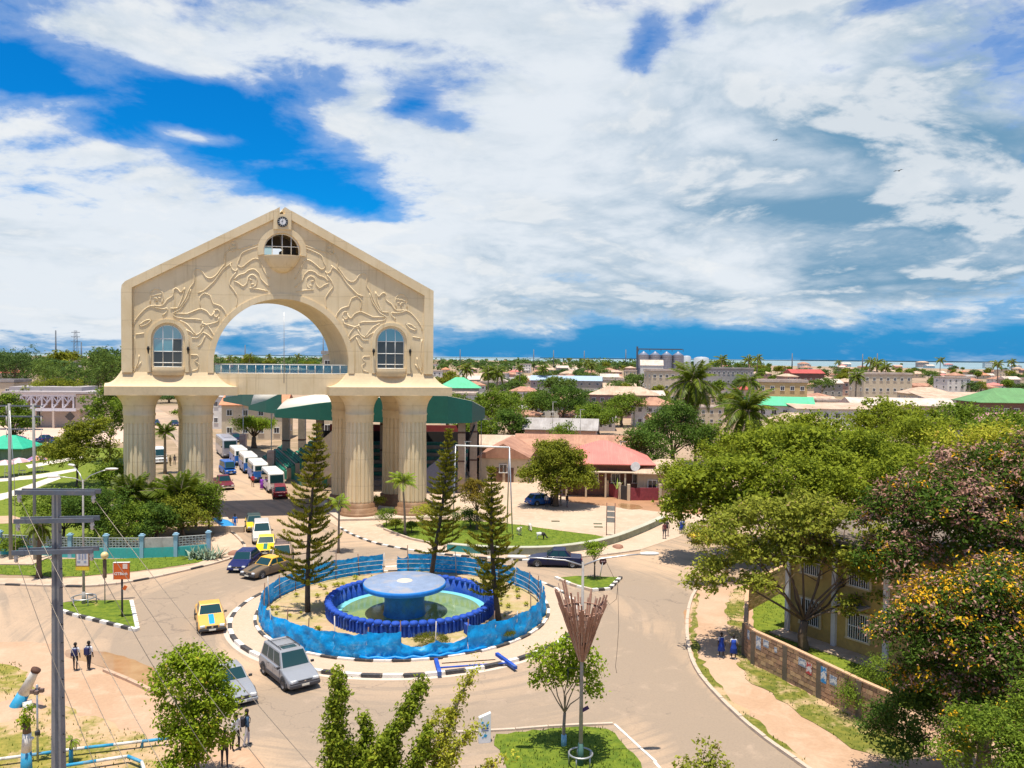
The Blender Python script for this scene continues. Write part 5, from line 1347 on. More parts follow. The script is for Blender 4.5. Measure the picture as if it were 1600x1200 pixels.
cushion('low flat topped olive shrub left of the fountain entrance', 673, 1012, 2.1, .85, 91)
cushion('low round olive shrub right of the fountain entrance', 783, 1000, 1.6, .8, 92)
q = random.Random(44); 
wm = leaves('crown', [(0, 0, .16, .12, .12, .14)], 60, .13, 7, L_yel, 10, .1, .3, .8, None, .2, -1)
wk = 0
for k in range(64):
    a = q.uniform(0, 2 * PI); rr = q.uniform(6.6, 9.3)
    if -1.6 < a - 2 * PI < -.8: continue
    x, y = FC[0] + rr * math.cos(a), FC[1] + rr * math.sin(a)
    if (x - BC[0]) ** 2 + (y - BC[1]) ** 2 < 6.3 ** 2: continue
    wk += 1
    w_o = put('weed', wm, None, (x, y, .2), (0, 0, a), (q.uniform(.7, 1.6),) * 3)
    tag(w_o, 'small weed tuft growing in the bare soil of the fountain island', 'weed', 'weeds on the fountain island')
# ============================================================ vehicles
M_tyre = mat('black_tyre', (0.018, 0.018, 0.018), 0.85)
M_rim = mat('alloy_rim', (0.50, 0.50, 0.50), 0.35, 0.05)
M_dkp = mat('dark_plastic', (0.035, 0.035, 0.038), 0.6)
M_lamp = mat('clear_headlight', (0.72, 0.74, 0.75), 0.12, 0.02, coat=.5)
M_red = mat('red_tail_light', (0.45, 0.02, 0.015), 0.2, coat=.5)
M_ora = mat('amber_light', (0.7, 0.25, 0.02), 0.25)
M_chr = mat('chrome_trim', (0.65, 0.65, 0.66), 0.15, 0.02, metal=1)
M_plate = mat('number_plate', (0.75, 0.72, 0.6), 0.5)
M_cg = glass_mat('car_glass', (0.012, 0.045, 0.052), 0.05, 0.45)
def paint(n, c, metal=0.0, rough=.32): return mat(n, c, rough, 0.03, 2, metal=metal * .5, coat=.3 if sum(c) > .5 else .06, spec=.5 if sum(c) > .5 else .3, dirt=scl(c, .8), dirtk=.3)
def wheel_meshes(r, w):
    b = MB(); b.lathe([(r * .62, -w / 2), (r * .92, -w / 2), (r, -w * .35), (r, w * .35), (r * .92, w / 2), (r * .62, w / 2)], n=24, caps=False)
    b.v = [(x, z, y) for x, y, z in b.v]; ty = b.mesh('tyre', M_tyre)
    b = MB(); b.lathe([(.001, w * .30), (r * .16, w * .36), (r * .18, w * .30), (r * .55, w * .34), (r * .63, w * .49), (r * .64, -w * .4), (.001, -w * .4)], n=20)
    for k in range(5):
        a = 2 * PI * k / 5; b.box((r * .38 * math.cos(a), r * .38 * math.sin(a), w * .36), (r * .46, r * .13, w * .06), rot=(0, 0, a), mi=0)
    b.v = [(x, z, y) for x, y, z in b.v]; ri = b.mesh('rim', M_rim)
    return ty, ri
WH = {}
def loft(b, secs, mi=0, cap=True, smooth=False):
    """secs: list of closed rings with equal counts"""
    n = len(secs[0]); vs = [p for s in secs for p in s]; fs = []
    for i in range(len(secs) - 1):
        for k in range(n):
            k2 = (k + 1) % n; fs.append((i * n + k, i * n + k2, (i + 1) * n + k2, (i + 1) * n + k))
    if cap: fs.append(tuple(range(n))); fs.append(tuple(range((len(secs) - 1) * n, len(secs) * n)))
    b.add(vs, fs, mi, smooth)
def bil(q, u, v):
    a = Vector(q[0]).lerp(Vector(q[1]), u); c = Vector(q[3]).lerp(Vector(q[2]), u)
    return a.lerp(c, v)
def inset(q, u0, u1, v0, v1, off, th=.012):
    """glass plate lying on the quad q (counter-clockwise from outside)"""
    pts = [bil(q, u0, v0), bil(q, u1, v0), bil(q, u1, v1), bil(q, u0, v1)]
    n = (pts[1] - pts[0]).cross(pts[3] - pts[0]).normalized()
    b = MB(); f = [p + n * off for p in pts]; g = [p - n * th for p in pts]
    b.add(f + g, [(0, 1, 2, 3), (7, 6, 5, 4), (0, 4, 5, 1), (1, 5, 6, 2), (2, 6, 7, 3), (3, 7, 4, 0)])
    return b
def bevel(o, w=.03, s=2):
    md = o.modifiers.new('bevel', 'BEVEL'); md.width = w; md.segments = s; md.limit_method = 'ANGLE'; md.angle_limit = R(28)
    for p in o.data.polygons: p.use_smooth = True
    try:
        m2 = o.modifiers.new('wn', 'WEIGHTED_NORMAL'); m2.keep_sharp = False
    except Exception: pass
    return o
def car(name, label, cat, loc, rz, col_, style='sedan', L=4.5, Wd=1.75, Ht=1.42, roofcol=None, clad=None, rack=False, group=None, stripe=None, two=None, sunroof=False, plate=True):
    t = thing(name, label, cat, (loc[0], loc[1], loc[2] if len(loc) > 2 else .01), rz, group)
    hw = Wd / 2; hl = L / 2
    if style == 'sedan':  xf, xr, xft, xrt, hood, deck, belt = .16 * L, -.30 * L, .03 * L, -.19 * L, .66, .70, .60 * Ht + .04
    elif style == 'hatch': xf, xr, xft, xrt, hood, deck, belt = .20 * L, -.46 * L, .06 * L, -.33 * L, .62, .64, .60 * Ht
    elif style == 'suv':  xf, xr, xft, xrt, hood, deck, belt = .23 * L, -.475 * L, .10 * L, -.43 * L, .60, .60, .57 * Ht
    elif style == 'pickup': xf, xr, xft, xrt, hood, deck, belt = .20 * L, -.14 * L, .10 * L, -.10 * L, .62, .56, .58 * Ht
    elif style == 'van': xf, xr, xft, xrt, hood, deck, belt = .40 * L, -.49 * L, .28 * L, -.475 * L, .52, .52, .52 * Ht
    hz = belt * (.90 if style != 'van' else .86); dz = belt * (.97 if style in ('sedan',) else 1.0)
    if style == 'pickup': dz = belt * .96
    gc = .20 if style != 'suv' and style != 'pickup' else .28
    nose = .72 * belt
    st = [(hl - .02, .84, gc + .08, nose * .80), (hl - .05, .90, gc + .02, nose * .93), (hl - .18, .97, gc, nose), (hl - .75, 1.0, gc, hz * .985), (xf, 1.0, gc, belt), (0, 1.0, gc, belt), (xr + .02, 1.0, gc, belt), (xr - .03 if xr > -.40 * L else xr, .99, gc, dz), (-hl + .12, .96, gc + .02, dz * .97), (-hl + .04, .92, gc + .05, dz * .93), (-hl, .88, gc + .10, dz * .80)]
    xs_sorted = []
    last = None
    for s in st:
        if last is None or s[0] < last - .015: xs_sorted.append(s); last = s[0]
    secs = []
    for x, wf, zb, zt in xs_sorted:
        w = hw * wf; m_ = zb + (zt - zb) * .45
        secs.append([(x, -w * .94, zb), (x, -w, zb + .12), (x, -w, m_ + .1), (x, -w * .955, zt - .05), (x, -w * .90, zt), (x, w * .90, zt), (x, w * .955, zt - .05), (x, w, m_ + .1), (x, w, zb + .12), (x, w * .94, zb)])
    b = MB(); loft(b, secs)
    body = bevel(b.build('body', [col_], t), .035)
    # dark sills / wheel arches
    wr = .31 if style in ('sedan', 'hatch') else .36
    fx, rx = hl - .78 if style != 'van' else hl - .95, -hl + .80
    b = MB()
    for wx in (fx, rx):
        for s in (-1, 1):
            pts = [(wx + (wr + .07) * math.cos(a), wr + (wr + .07) * math.sin(a)) for a in np.linspace(-.35, PI + .35, 14)]
            y0, y1 = (hw - .10, hw + .006) if s > 0 else (-hw - .006, -hw + .10)
            b.prism([(x, max(z, gc - .02)) for x, z in pts], y0, y1, tf=lambda x, y, z: (x, z, y))
    b.build('wheel_arch', clad or M_dkp, t)
    if clad:
        b = MB()
        for s in (-1, 1): b.box((0, s * (hw + .005), gc + .14), (L * .86, .035, .24))
        b.box((hl - .03, 0, gc + .16), (.16, Wd * .90, .30)); b.box((-hl + .03, 0, gc + .18), (.14, Wd * .92, .30))
        bevel(b.build('cladding', clad, t), .02)
    # greenhouse
    wb, wt = hw * .90, hw * (.74 if style != 'van' else .82)
    zb, zt = belt - .01, Ht
    A = [(xf, -wb, zb), (xf, wb, zb), (xr, wb, zb), (xr, -wb, zb)]
    if style == 'sedan': pass
    T = [(xft, -wt, zt - .03), (xft, wt, zt - .03), (xrt, wt, zt - .03), (xrt, -wt, zt - .03)]
    b = MB(); Tt = [(xft - .12, -wt * .86, zt), (xft - .12, wt * .86, zt), (xrt + .12, wt * .86, zt), (xrt + .12, -wt * .86, zt)]
    b.add(A + T + Tt, [(0, 1, 5, 4), (1, 2, 6, 5), (2, 3, 7, 6), (3, 0, 4, 7), (4, 5, 9, 8), (5, 6, 10, 9), (6, 7, 11, 10), (7, 4, 8, 11), (8, 9, 10, 11)])
    bevel(b.build('cabin', roofcol or col_, t), .03)
    front = [A[0], A[1], T[1], T[0]]; back = [A[2], A[3], T[3], T[2]]; left = [A[1], A[2], T[2], T[1]]; right = [A[3], A[0], T[0], T[3]]
    inset(front, .05, .95, .06, .93, .012).build('windscreen', M_cg, t)
    inset(back, .08, .92, .15, .90, .012).build('rear_window', M_cg, t)
    spl = {'sedan': [(.07, .46), (.50, .88)], 'hatch': [(.06, .46), (.50, .90)], 'suv': [(.07, .36), (.40, .66), (.70, .95)], 'pickup': [(.08, .50), (.55, .94)], 'van': [(.05, .24), (.28, .60), (.64, .95)]}[style]
    for a_, c_ in spl:
        inset(left, a_, c_, .12, .88, .010).build('side_window', M_cg, t)
        inset(right, 1 - c_, 1 - a_, .12, .88, .010).build('side_window', M_cg, t)
    if style == 'pickup':
        b = MB(); x0, x1 = xr - .12, -hl + .10
        b.box(((x0 + x1) / 2, 0, dz + .004), (abs(x1 - x0), Wd * .80, .012)); b.build('load_bed', M_dkp, t)
        b = MB()
        for s in (-1, 1): b.box(((x0 + x1) / 2, s * hw * .88, dz + .06), (abs(x1 - x0), .07, .14))
        b.box((x1, 0, dz + .06), (.06, Wd * .85, .14)); b.build('bed_side', col_, t)
    # wheels
    if (wr,) not in WH: WH[(wr,)] = wheel_meshes(wr, .21)
    ty, ri = WH[(wr,)]
    for wx in (fx, rx):
        for s in (-1, 1):
            w = put('wheel', ty, t, (wx, s * (hw - .075), wr), (0, 0, 0 if s > 0 else PI)); put('rim', ri, w)
    # lights, grille, bumper, mirrors, plates
    for s in (-1, 1):
        b = MB(); b.box((hl - .055, s * hw * .68, nose * .86), (.16, hw * .34, .14), rot=(0, 0, -s * .22)); bevel(b.build('headlight', M_lamp, t), .02)
        b = MB(); b.box((-hl + .03, s * hw * .76, dz * .80), (.10, hw * .22, .17 if style != 'suv' else .34), rot=(0, 0, s * .15)); bevel(b.build('tail_light', M_red, t), .02)
        b = MB(); b.box((xf - .10, s * (hw + .06), belt + .07), (.12, .18, .12)); bevel(b.build('mirror', M_dkp, t), .02)
    b = MB(); b.box((hl - .0, 0, nose * .80), (.06, hw * .80, .13)); b.box((hl + .015, 0, nose * .80), (.02, hw * .80, .02), mi=1); b.box((hl + .022, 0, nose * .80), (.02, .10, .09), mi=1); b.build('grille', [M_dkp, M_chr], t)
    b = MB(); b.box((hl + .01, 0, gc + .14), (.14, Wd * .93, .16)); b.box((-hl - .01, 0, gc + .18), (.14, Wd * .93, .16)); bevel(b.build('bumper', clad or (M_chr if style == 'pickup' else M_dkp if stripe is not None else col_), t), .03)
    if plate:
        b = MB(); b.box((hl + .085, 0, gc + .15), (.012, .42, .11)); b.box((-hl - .085, 0, gc + .24), (.012, .42, .11)); b.build('number_plate', M_plate, t)
    if stripe is not None:
        b = MB(); z0_ = hz
        b.add([(hl - .20, -.17, nose + .008), (hl - .20, .17, nose + .008), (hl - .75, .17, hz * .985 + .008), (hl - .75, -.17, hz * .985 + .008), (xf + .03, .17, belt + .006), (xf + .03, -.17, belt + .006)], [(0, 1, 2, 3), (3, 2, 4, 5)]); b.build('bonnet_stripe', stripe, t)
    if rack:
        b = MB()
        for s in (-1, 1): b.tube([(xft - .2, s * wt * .80, Ht), (xft - .3, s * wt * .80, Ht + .07), (xrt + .3, s * wt * .80, Ht + .07), (xrt + .2, s * wt * .80, Ht)], .022, 5)
        for x in (xft - .7, xrt + .6): b.tube([(x, -wt * .8, Ht + .07), (x, wt * .8, Ht + .07)], .018, 5)
        b.build('roof_rack', M_dkp, t)
    if sunroof: b = MB(); b.box((xft - .50, 0, Ht + .004), (.48, wt * 1.2, .012)); b.build('sunroof', M_cg, t)
    b = MB(); b.box((0, 0, gc + .05), (L * .86, Wd * .80, .12)); b.build('underbody', M_dkp, t)
    for x in ((hl + xf) / 2 * .0 + .16 * L * .1 + .02 * L, -.17 * L):
        pass
    b = MB()
    for s in (-1, 1):
        for x in ([.12 * L, -.10 * L] if style != 'pickup' else [.1 * L]): b.box((x - .2, s * (hw + .012), belt - .10), (.16, .02, .03))
    b.build('door_handle', M_dkp, t)
    b = MB()
    for s in (-1, 1):
        for x in [xf - .05, xf - 1.0, xf - 1.95][: (3 if style != 'pickup' else 2)]: b.box((x, s * (hw + .002), (gc + belt) / 2 + .02), (.012, .006, belt - gc - .22))
    b.build('door_seam', M_dkp, t)
    return t
def heading(a, b_):
    return math.atan2(b_[1] - a[1], b_[0] - a[0])
C_sil = paint('silver_paint', (0.31, 0.32, 0.345), .4); C_cham = paint('pale_champagne_paint', (0.60, 0.56, 0.50), .3)
C_navy = paint('navy_paint', (0.010, 0.018, 0.10), 0); C_bk = paint('blue_black_paint', (0.008, 0.012, 0.05), 0)
C_yel = paint('taxi_yellow', (0.80, 0.55, 0.01)); C_oy = paint('taxi_orange_yellow', (0.76, 0.40, 0.085)); C_mar = paint('maroon_paint', (0.16, 0.022, 0.028), .3)
C_brz = paint('bronze_paint', (0.20, 0.13, 0.095), .5); C_grn = mat('taxi_green_stripe', (0.02, 0.16, 0.14), .4); C_wht = paint('white_paint', (0.75, 0.75, 0.73)); C_blu = paint('blue_paint', (0.015, 0.10, 0.38)); C_cyan = mat('blue_stripe', (0.01, 0.30, 0.55), .4)
C_gm = mat('grey_cladding', (0.06, 0.06, 0.07), .6)
p = G(449, 1064); 
car('suv', 'silver grey SUV with roof rack and sunroof rounding the island at the front', 'car', p + Vector((0, .3, 0)), R(-52), C_sil, 'suv', 4.35, 1.84, 1.80, clad=C_gm, rack=True, sunroof=True)
p = G(328, 975); car('taxi', 'orange yellow taxi with a blue bonnet stripe driving towards the camera', 'car', p, R(-66), C_oy, 'sedan', 4.55, 1.74, 1.42, stripe=C_cyan)
p = G(358, 1082); car('sedan', 'silver sedan half hidden behind the dense lime green young tree', 'car', p, R(-55), C_sil, 'sedan', 4.55, 1.75, 1.42)
p = G(382, 886); car('hatchback', 'dark navy hatchback entering the roundabout beside the arch road', 'car', p, R(-90), C_navy, 'hatch', 4.1, 1.70, 1.42)
p = G(407, 901); car('taxi', 'dark bonneted taxi with a yellow roof beside the netting', 'car', p + Vector((0.3, 1.0, 0)), R(-118), paint('beige_paint', (0.17, 0.125, 0.085), .2), 'sedan', 4.5, 1.72, 1.4, roofcol=paint('taxi_roof_orange', (0.82, 0.43, 0.03)), stripe=mat('black_stripe', (.02, .03, .03), .4))
p = G(441, 878); car('station_wagon', 'bronze brown wagon with a roof rack behind the yellow roofed taxi', 'car', p, R(-76), C_brz, 'suv', 4.7, 1.80, 1.65, rack=True, group=None)
p = G(416, 861); car('taxi', 'bright yellow taxi with a dark bonnet stripe, second in the queue', 'car', p, R(-76), C_yel, 'sedan', 4.5, 1.74, 1.42, stripe=C_grn)
p = G(409, 843); car('suv', 'pale champagne SUV between the two yellow taxis', 'car', p, R(-72), C_cham, 'suv', 4.5, 1.8, 1.78)
p = G(397, 826); car('taxi', 'yellow and green taxi in the shadow of the arch beam', 'car', p, R(-70), C_yel, 'hatch', 4.0, 1.66, 1.45, roofcol=mat('taxi_black_top', (.03, .05, .04), .5), stripe=C_grn)
p = G(349, 762); car('pickup', 'maroon pickup coming down the drive behind the arch', 'pickup', p, R(-58), C_mar, 'pickup', 5.2, 1.85, 1.75)
p = G(352, 741); car('van', 'small blue van behind the maroon pickup', 'van', p + Vector((0, 1.0, 0)), R(-58), C_blu, 'van', 4.4, 1.7, 1.95)
p = G(437, 776); car('suv', 'dark red SUV parked behind the white minibus', 'car', p, R(108), paint('dark_red_paint', (0.22, 0.02, 0.03), .2), 'suv', 4.4, 1.8, 1.65)
p = G(868, 887); car('sedan', 'blue black sedan with pale hubcaps driving left behind the roundabout', 'car', p + Vector((0, .8, 0)), R(176), C_bk, 'sedan', 4.6, 1.78, 1.52)
p = G(1112, 846); car('taxi', 'yellow taxi with a green stripe half hidden under the acacia', 'car', p, R(15), C_yel, 'sedan', 4.5, 1.74, 1.42, stripe=C_grn)
p = G(846, 788); car('sedan', 'small blue car parked in the shade of the plaza tree', 'car', p, R(30), C_blu, 'hatch', 3.9, 1.65, 1.4)
cc_ = car('parked_car', 'dark car parked nearest to the green kiosk', 'car', G(35, 700), R(10), C_navy, 'sedan', group='cars in the pink car park')
for i, (x, y, a, l) in enumerate([(62, 700, 80, 'dark car parked right of the tall grey pole'), (86, 699, 95, 'dark parked car beside the tank like hatchback'), (72, 690, 85, 'dark parked car in the second row of the car park'), (20, 688, 12, 'dark parked car at the left of the second row')]):
    dup(cc_, G(x, y), R(a), l)
car('parked_car', 'teal green hatchback in the pink car park', 'car', G(85, 702) + Vector((2.6, 0, 0)), R(-80), paint('teal_paint', (.01, .09, .12)), 'van', 4.0, 1.7, 1.8)
car('parked_car', 'white van parked between the lattice building and the round tree', 'van', G(150, 676), R(5), C_wht, 'van', 4.6, 1.8, 1.9)
car('parked_car', 'pale truck behind the small palm between the left columns', 'van', G(249, 722), R(-60), C_wht, 'van', 5.2, 2.0, 2.4)
car('parked_car', 'dark car far up the drive between the left columns', 'car', G(243, 664), R(-60), C_navy, 'sedan')
car('parked_car', 'black car at the kerb far up the drive', 'car', G(273, 665), R(-60), C_bk, 'sedan')
car('parked_car', 'black car parked beyond the grey coach', 'car', G(368, 690), R(-60), C_bk, 'suv', 4.4, 1.8, 1.7)
# buses
def bus(name, label, loc, rz, L, Wd, Ht, up_m, low_m, split, group=None, screen=.42):
    t = thing(name, label, 'bus', loc, rz, group); hl, hw = L / 2, Wd / 2; gc = .38
    sp = gc + (Ht - gc) * split
    def ring(z, k=1.0, fx=0.0): 
        c = .22; x1, y1 = hl * k - fx, hw * k
        return [(x1 - c, -y1, z), (x1, -y1 + c, z), (x1, y1 - c, z), (x1 - c, y1, z), (-hl + c * .5, y1, z), (-hl, y1 - c * .5, z), (-hl, -y1 + c * .5, z), (-hl + c * .5, -y1, z)]
    b = MB(); loft(b, [ring(gc, .98), ring(gc + .1), ring(sp)]); bevel(b.build('lower_body', low_m, t), .03)
    b = MB(); loft(b, [ring(sp), ring(sp + .05), ring(Ht - .22, .97, .12), ring(Ht - .05, .93, .22), ring(Ht, .86, .35)]); bevel(b.build('upper_body', up_m, t), .03)
    wz0, wz1 = sp + .10, Ht - .35
    n = max(4, int(L / 1.15))
    for s in (-1, 1):
        for k in range(n):
            x0 = -hl + .35 + (L - .95) * k / n; x1 = x0 + (L - .95) / n - .10
            b = MB(); yk = hw * .995
            b.box(((x0 + x1) / 2, s * (yk - .012), (wz0 + wz1) / 2), (x1 - x0, .03, wz1 - wz0), rot=(s * .035, 0, 0)); b.build('side_window', M_cg, t)
    b = MB(); b.box((hl - .055, 0, (wz0 + wz1) / 2 - .05), (.04, Wd * .80, (wz1 - wz0) + .12), rot=(0, -.10, 0)); b.build('windscreen', M_cg, t)
    b = MB(); b.box((-hl + .0, 0, (wz0 + wz1) / 2), (.03, Wd * .72, (wz1 - wz0) * .85)); b.build('rear_window', M_cg, t)
    if (.42,) not in WH: WH[(.42,)] = wheel_meshes(.42, .26)
    ty, ri = WH[(.42,)]
    for wx in (hl - L * .2, -hl + L * .24):
        for s in (-1, 1):
            w = put('wheel', ty, t, (wx, s * (hw - .09), .42), (0, 0, 0 if s > 0 else PI)); put('rim', ri, w)
    for s in (-1, 1):
        b = MB(); b.box((hl - .01, s * hw * .70, gc + .35), (.05, .28, .18)); b.build('headlight', M_lamp, t)
        b = MB(); b.box((-hl + .0, s * hw * .78, gc + .5), (.05, .16, .3)); b.build('tail_light', M_red, t)
        b = MB(); b.tube([(hl - .2, s * hw, Ht * .62), (hl + .1, s * (hw + .15), Ht * .66)], .02, 4); b.box((hl + .1, s * (hw + .2), Ht * .62), (.05, .14, .28)); b.build('mirror', M_dkp, t)
    b = MB(); b.box((hl + .01, 0, gc + .12), (.1, Wd * .92, .2)); b.box((-hl - .01, 0, gc + .12), (.1, Wd * .92, .2)); b.build('bumper', M_dkp if low_m is not C_wht else C_wht, t)
    b = MB(); b.box((hl + .01, 0, gc + .36), (.03, Wd * .4, .14)); b.build('grille', M_dkp, t)
    b = MB(); b.box((-.2, 0, Ht + .03), (L * .5, Wd * .5, .08)); b.build('roof_hatch', up_m, t)
    return t
def pos_drive(off, Y):
    return drive(off, [Y])[0]
def dir_drive(Y):
    a = drive(0, [Y + 4])[0]; b_ = drive(0, [Y - 4])[0]
    return math.atan2(b_[1] - a[1], b_[0] - a[0])
def bus_at(px, py, *a, **k):
    p = G(px, py)
    return p
M_bw = paint('bus_white', (0.72, 0.70, 0.66)); M_bb = paint('bus_blue', (0.015, 0.14, 0.52)); M_gy = paint('coach_grey', (0.36, 0.36, 0.40), .2)
for (px, py, nm, lab, L, Wd, Ht, u, lo, sp) in [
 (421, 768, 'minibus', 'white minibus, nearest of the row of buses behind the arch', 6.6, 2.1, 2.75, M_bw, M_bw, .42),
 (398, 752, 'minibus', 'white over blue minibus directly behind the white one', 6.6, 2.1, 2.75, M_bw, M_bb, .54),
 (383, 738, 'minibus', 'white over blue minibus in the middle of the row of buses', 6.8, 2.1, 2.75, M_bw, M_bb, .54),
 (368, 726, 'minibus', 'white over blue minibus just before the grey coach', 6.8, 2.1, 2.75, M_bw, M_bb, .54),
 (349, 713, 'coach', 'large grey coach parked beyond the minibuses', 10.5, 2.5, 3.4, M_gy, M_gy, .5)]:
    p = G(px, py); dr = dir_drive(p.y)
    bus(nm, lab, p + Vector((0, 1.5, 0)), dr, L, Wd, Ht, u, lo, sp, 'buses parked along the drive')
# ============================================================ buildings and walls
def wallm(n, c, dirt=None): return mat(n, c, .9, .08, .4, dirt=dirt or scl(c, .65), dirtk=.5)
def roof_mat(n, c, c2=None):
    if n in MATS: return MATS[n]
    m, b, o = new_mat(n)
    v = e_coord('Object'); x, y, z = e_sep(v)
    a = e_noise(v, .35, 6, .7, .5); s = e_noise(e_comb(x * 3.0, y * .25, 0), 1.0, 4, .6)
    cc = e_mix(e_smooth(a, .35, .65), c, c2 or scl(c, .68)); cc = e_mix(e_smooth(s, .5, .7, 0, .5), cc, scl(c, 1.25))
    w = E.m('SINE', x * 24.0)
    setc(b, 'Base Color', cc); setc(b, 'Roughness', .7); bump(b, w, .5, .03)
    MATS[n] = m; return m
RM = {'rust': roof_mat('rusty_tin_roof', (.46, .24, .15), (.30, .14, .085)), 'tan': roof_mat('tan_tin_roof', (.55, .40, .29), (.40, .27, .18)), 'pale': roof_mat('pale_tin_roof', (.62, .52, .44), (.46, .36, .29)),
      'pink': roof_mat('faded_red_roof', (.62, .20, .16), (.56, .17, .14)), 'green': roof_mat('bright_green_roof', (.10, .50, .26), (.08, .40, .21)), 'grey': roof_mat('grey_tin_roof', (.38, .35, .33), (.27, .24, .22)), 'orange': roof_mat('orange_tile_roof', (.60, .24, .12), (.48, .18, .09)), 'red': roof_mat('red_tin_roof', (.46, .08, .06), (.36, .06, .05)), 'blue': roof_mat('pale_blue_roof', (.30, .42, .55), (.35, .40, .46))}
WM = {'cream': wallm('cream_wall', (.60, .50, .36)), 'white': wallm('white_wall', (.68, .65, .60)), 'brown': wallm('brown_wall', (.20, .11, .085)), 'pink': wallm('pink_wall', (.52, .33, .27)), 'grey': wallm('grey_wall', (.38, .35, .32)), 'yellow': wallm('yellow_wall', (.60, .44, .20)), 'mauve': wallm('mauve_wall', (.30, .20, .20))}
M_win = glass_mat('dark_house_window', (.03, .03, .035), .25)
M_door = mat('brown_door', (.14, .07, .04), .7)
def hip_roof(w, d, h, rise, over=.6, kind='hip'):
    b = MB(); x, y = w / 2 + over, d / 2 + over
    t = .12
    if kind == 'hip':
        r = max(.01, x - y) if x > y else .01; ry = 0 if x > y else y - x
        e = [(-x, -y, h), (x, -y, h), (x, y, h), (-x, y, h)]; rd = [(-r, -ry, h + rise), (r, ry if x <= y else 0, h + rise)] if x > y else [(0, -ry, h + rise), (0, ry, h + rise)]
        if x > y: b.add(e + rd, [(0, 1, 5, 4), (1, 2, 5), (2, 3, 4, 5), (3, 0, 4)])
        else: b.add(e + rd, [(0, 1, 4), (1, 2, 5, 4), (2, 3, 5), (3, 0, 4, 5)])
        b.add([(p[0], p[1], h - t) for p in e] + e, [(3, 2, 1, 0), (0, 1, 5, 4), (1, 2, 6, 5), (2, 3, 7, 6), (3, 0, 4, 7)])
    elif kind == 'gable':
        e = [(-x, -y, h), (x, -y, h), (x, y, h), (-x, y, h), (-x, 0, h + rise), (x, 0, h + rise)]
        b.add(e, [(0, 1, 5, 4), (2, 3, 4, 5), (0, 4, 3), (1, 2, 5)])
        b.add([(p[0], p[1], h - t) for p in e[:4]] + e[:4], [(3, 2, 1, 0), (0, 1, 5, 4), (1, 2, 6, 5), (2, 3, 7, 6), (3, 0, 4, 7)])
    elif kind == 'shed':
        e = [(-x, -y, h), (x, -y, h), (x, y, h + rise), (-x, y, h + rise)]
        b.add(e + [(p[0], p[1], p[2] - .15) for p in e], [(0, 1, 2, 3), (7, 6, 5, 4), (0, 4, 5, 1), (1, 5, 6, 2), (2, 6, 7, 3), (3, 7, 4, 0)])
    else:
        b.box((0, 0, h + .15), (w + .5, d + .5, .3)); b.box((0, -d / 2 - .15, h + .5), (w + .5, .2, .5)); b.box((-w / 2 - .15, 0, h + .5), (.2, d + .1, .5)); b.box((w / 2 + .15, 0, h + .5), (.2, d + .1, .5)); b.box((0, d / 2 + .15, h + .5), (w + .5, .2, .5))
    return b
win_cache = {}
def win_mesh(w, h, m=None, name='window', fr=True):
    k = (round(w, 2), round(h, 2), name)
    if k not in win_cache:
        b = MB(); b.box((0, 0, 0), (w, .06, h), mi=0)
        if fr:
            for s in (-1, 1): b.box((s * w / 2, -.03, 0), (.10, .12, h + .1), mi=1); 
            b.box((0, -.03, h / 2), (w - .11, .12, .10), mi=1); b.box((0, -.05, -h / 2), (w + .2, .18, .10), mi=1); b.box((0, -.05, 0), (.05, .05, h - .1), mi=1)
        win_cache[k] = b.mesh(name, [m or M_win, M_wf])
    return win_cache[k]
def house(name, label, cat, loc, rz, w, d, h, wall, roof, rise=1.6, kind='hip', floors=1, nw=None, over=.6, group=None, doors=0, win=(1.1, 1.2), sides=True, extra=None):
    t = thing(name, label, cat, (loc[0], loc[1], 0), rz, group)
    b = MB(); b.box((0, 0, h / 2 - .1), (w, d, h - .1 + .2 - .1)); b.build('wall', WM[wall] if isinstance(wall, str) else wall, t)
    hip_roof(w, d, h, rise, over, kind).build('roof', RM[roof] if isinstance(roof, str) else roof, t)
    n = nw if nw is not None else max(2, int(w / 3))
    fh = h / floors
    me = win_mesh(*win)
    for f in range(floors):
        for i in range(n):
            x = -w / 2 + w * (i + .5) / n
            if f == 0 and i < doors:
                put('door', win_mesh(1.2, 2.1, M_door, 'door', False), t, (x, -d / 2 - .02, 1.05)); continue
            put('window', me, t, (x, -d / 2 - .02, f * fh + fh * .55))
        if sides:
            m = max(1, int(d / 4))
            for i in range(m):
                for s in (-1, 1): put('window', me, t, (s * (w / 2 + .02), -d / 2 + d * (i + .5) / m, f * fh + fh * .55), (0, 0, s * PI / 2))
    return t
# --- houses behind the plaza
c = G(950, 778)
h1 = house('house', 'brown walled house under a broad faded red hipped roof behind the plaza', 'house', (c.x + .0, c.y + 6.5), R(-3), 11.0, 10.0, 4.3, 'brown', 'pink', 2.5, 'hip', 1, 4, 1.0, doors=1)
b = MB(); b.box((0, -5.9, 3.3), (11.6, 1.6, .12)); 
for x in (-5, -2.5, 0, 2.5, 5): b.box((x, -6.5, 1.6), (.22, .22, 3.3))
b.build('veranda', WM['cream'], h1)
c = G(1030, 782)
house('house', 'small cream house with a pale hipped roof right of the faded red roof', 'house', (c.x + 1.5, c.y + 4.0), R(-6), 7.6, 6.0, 3.3, 'cream', 'tan', 1.5, 'hip', 1, 2, .5)
c = G(806, 752)
house('house', 'cream gable fronted house with a brown door behind the gantry', 'house', (c.x - 1.2, c.y + 5), R(84), 12, 7.0, 3.6, 'cream', 'rust', 2.0, 'gable', 1, 3, .4)
for y_ in (-.9, .7): put('door', win_mesh(1.2, 2.1, M_door, 'door', False), col.objects[-1] if False else [o for o in bpy.data.objects if o.get('label', '').startswith('cream gable fronted')][0], (-6.03, y_, 1.05), (0, 0, -PI / 2))
c = G(770, 742)
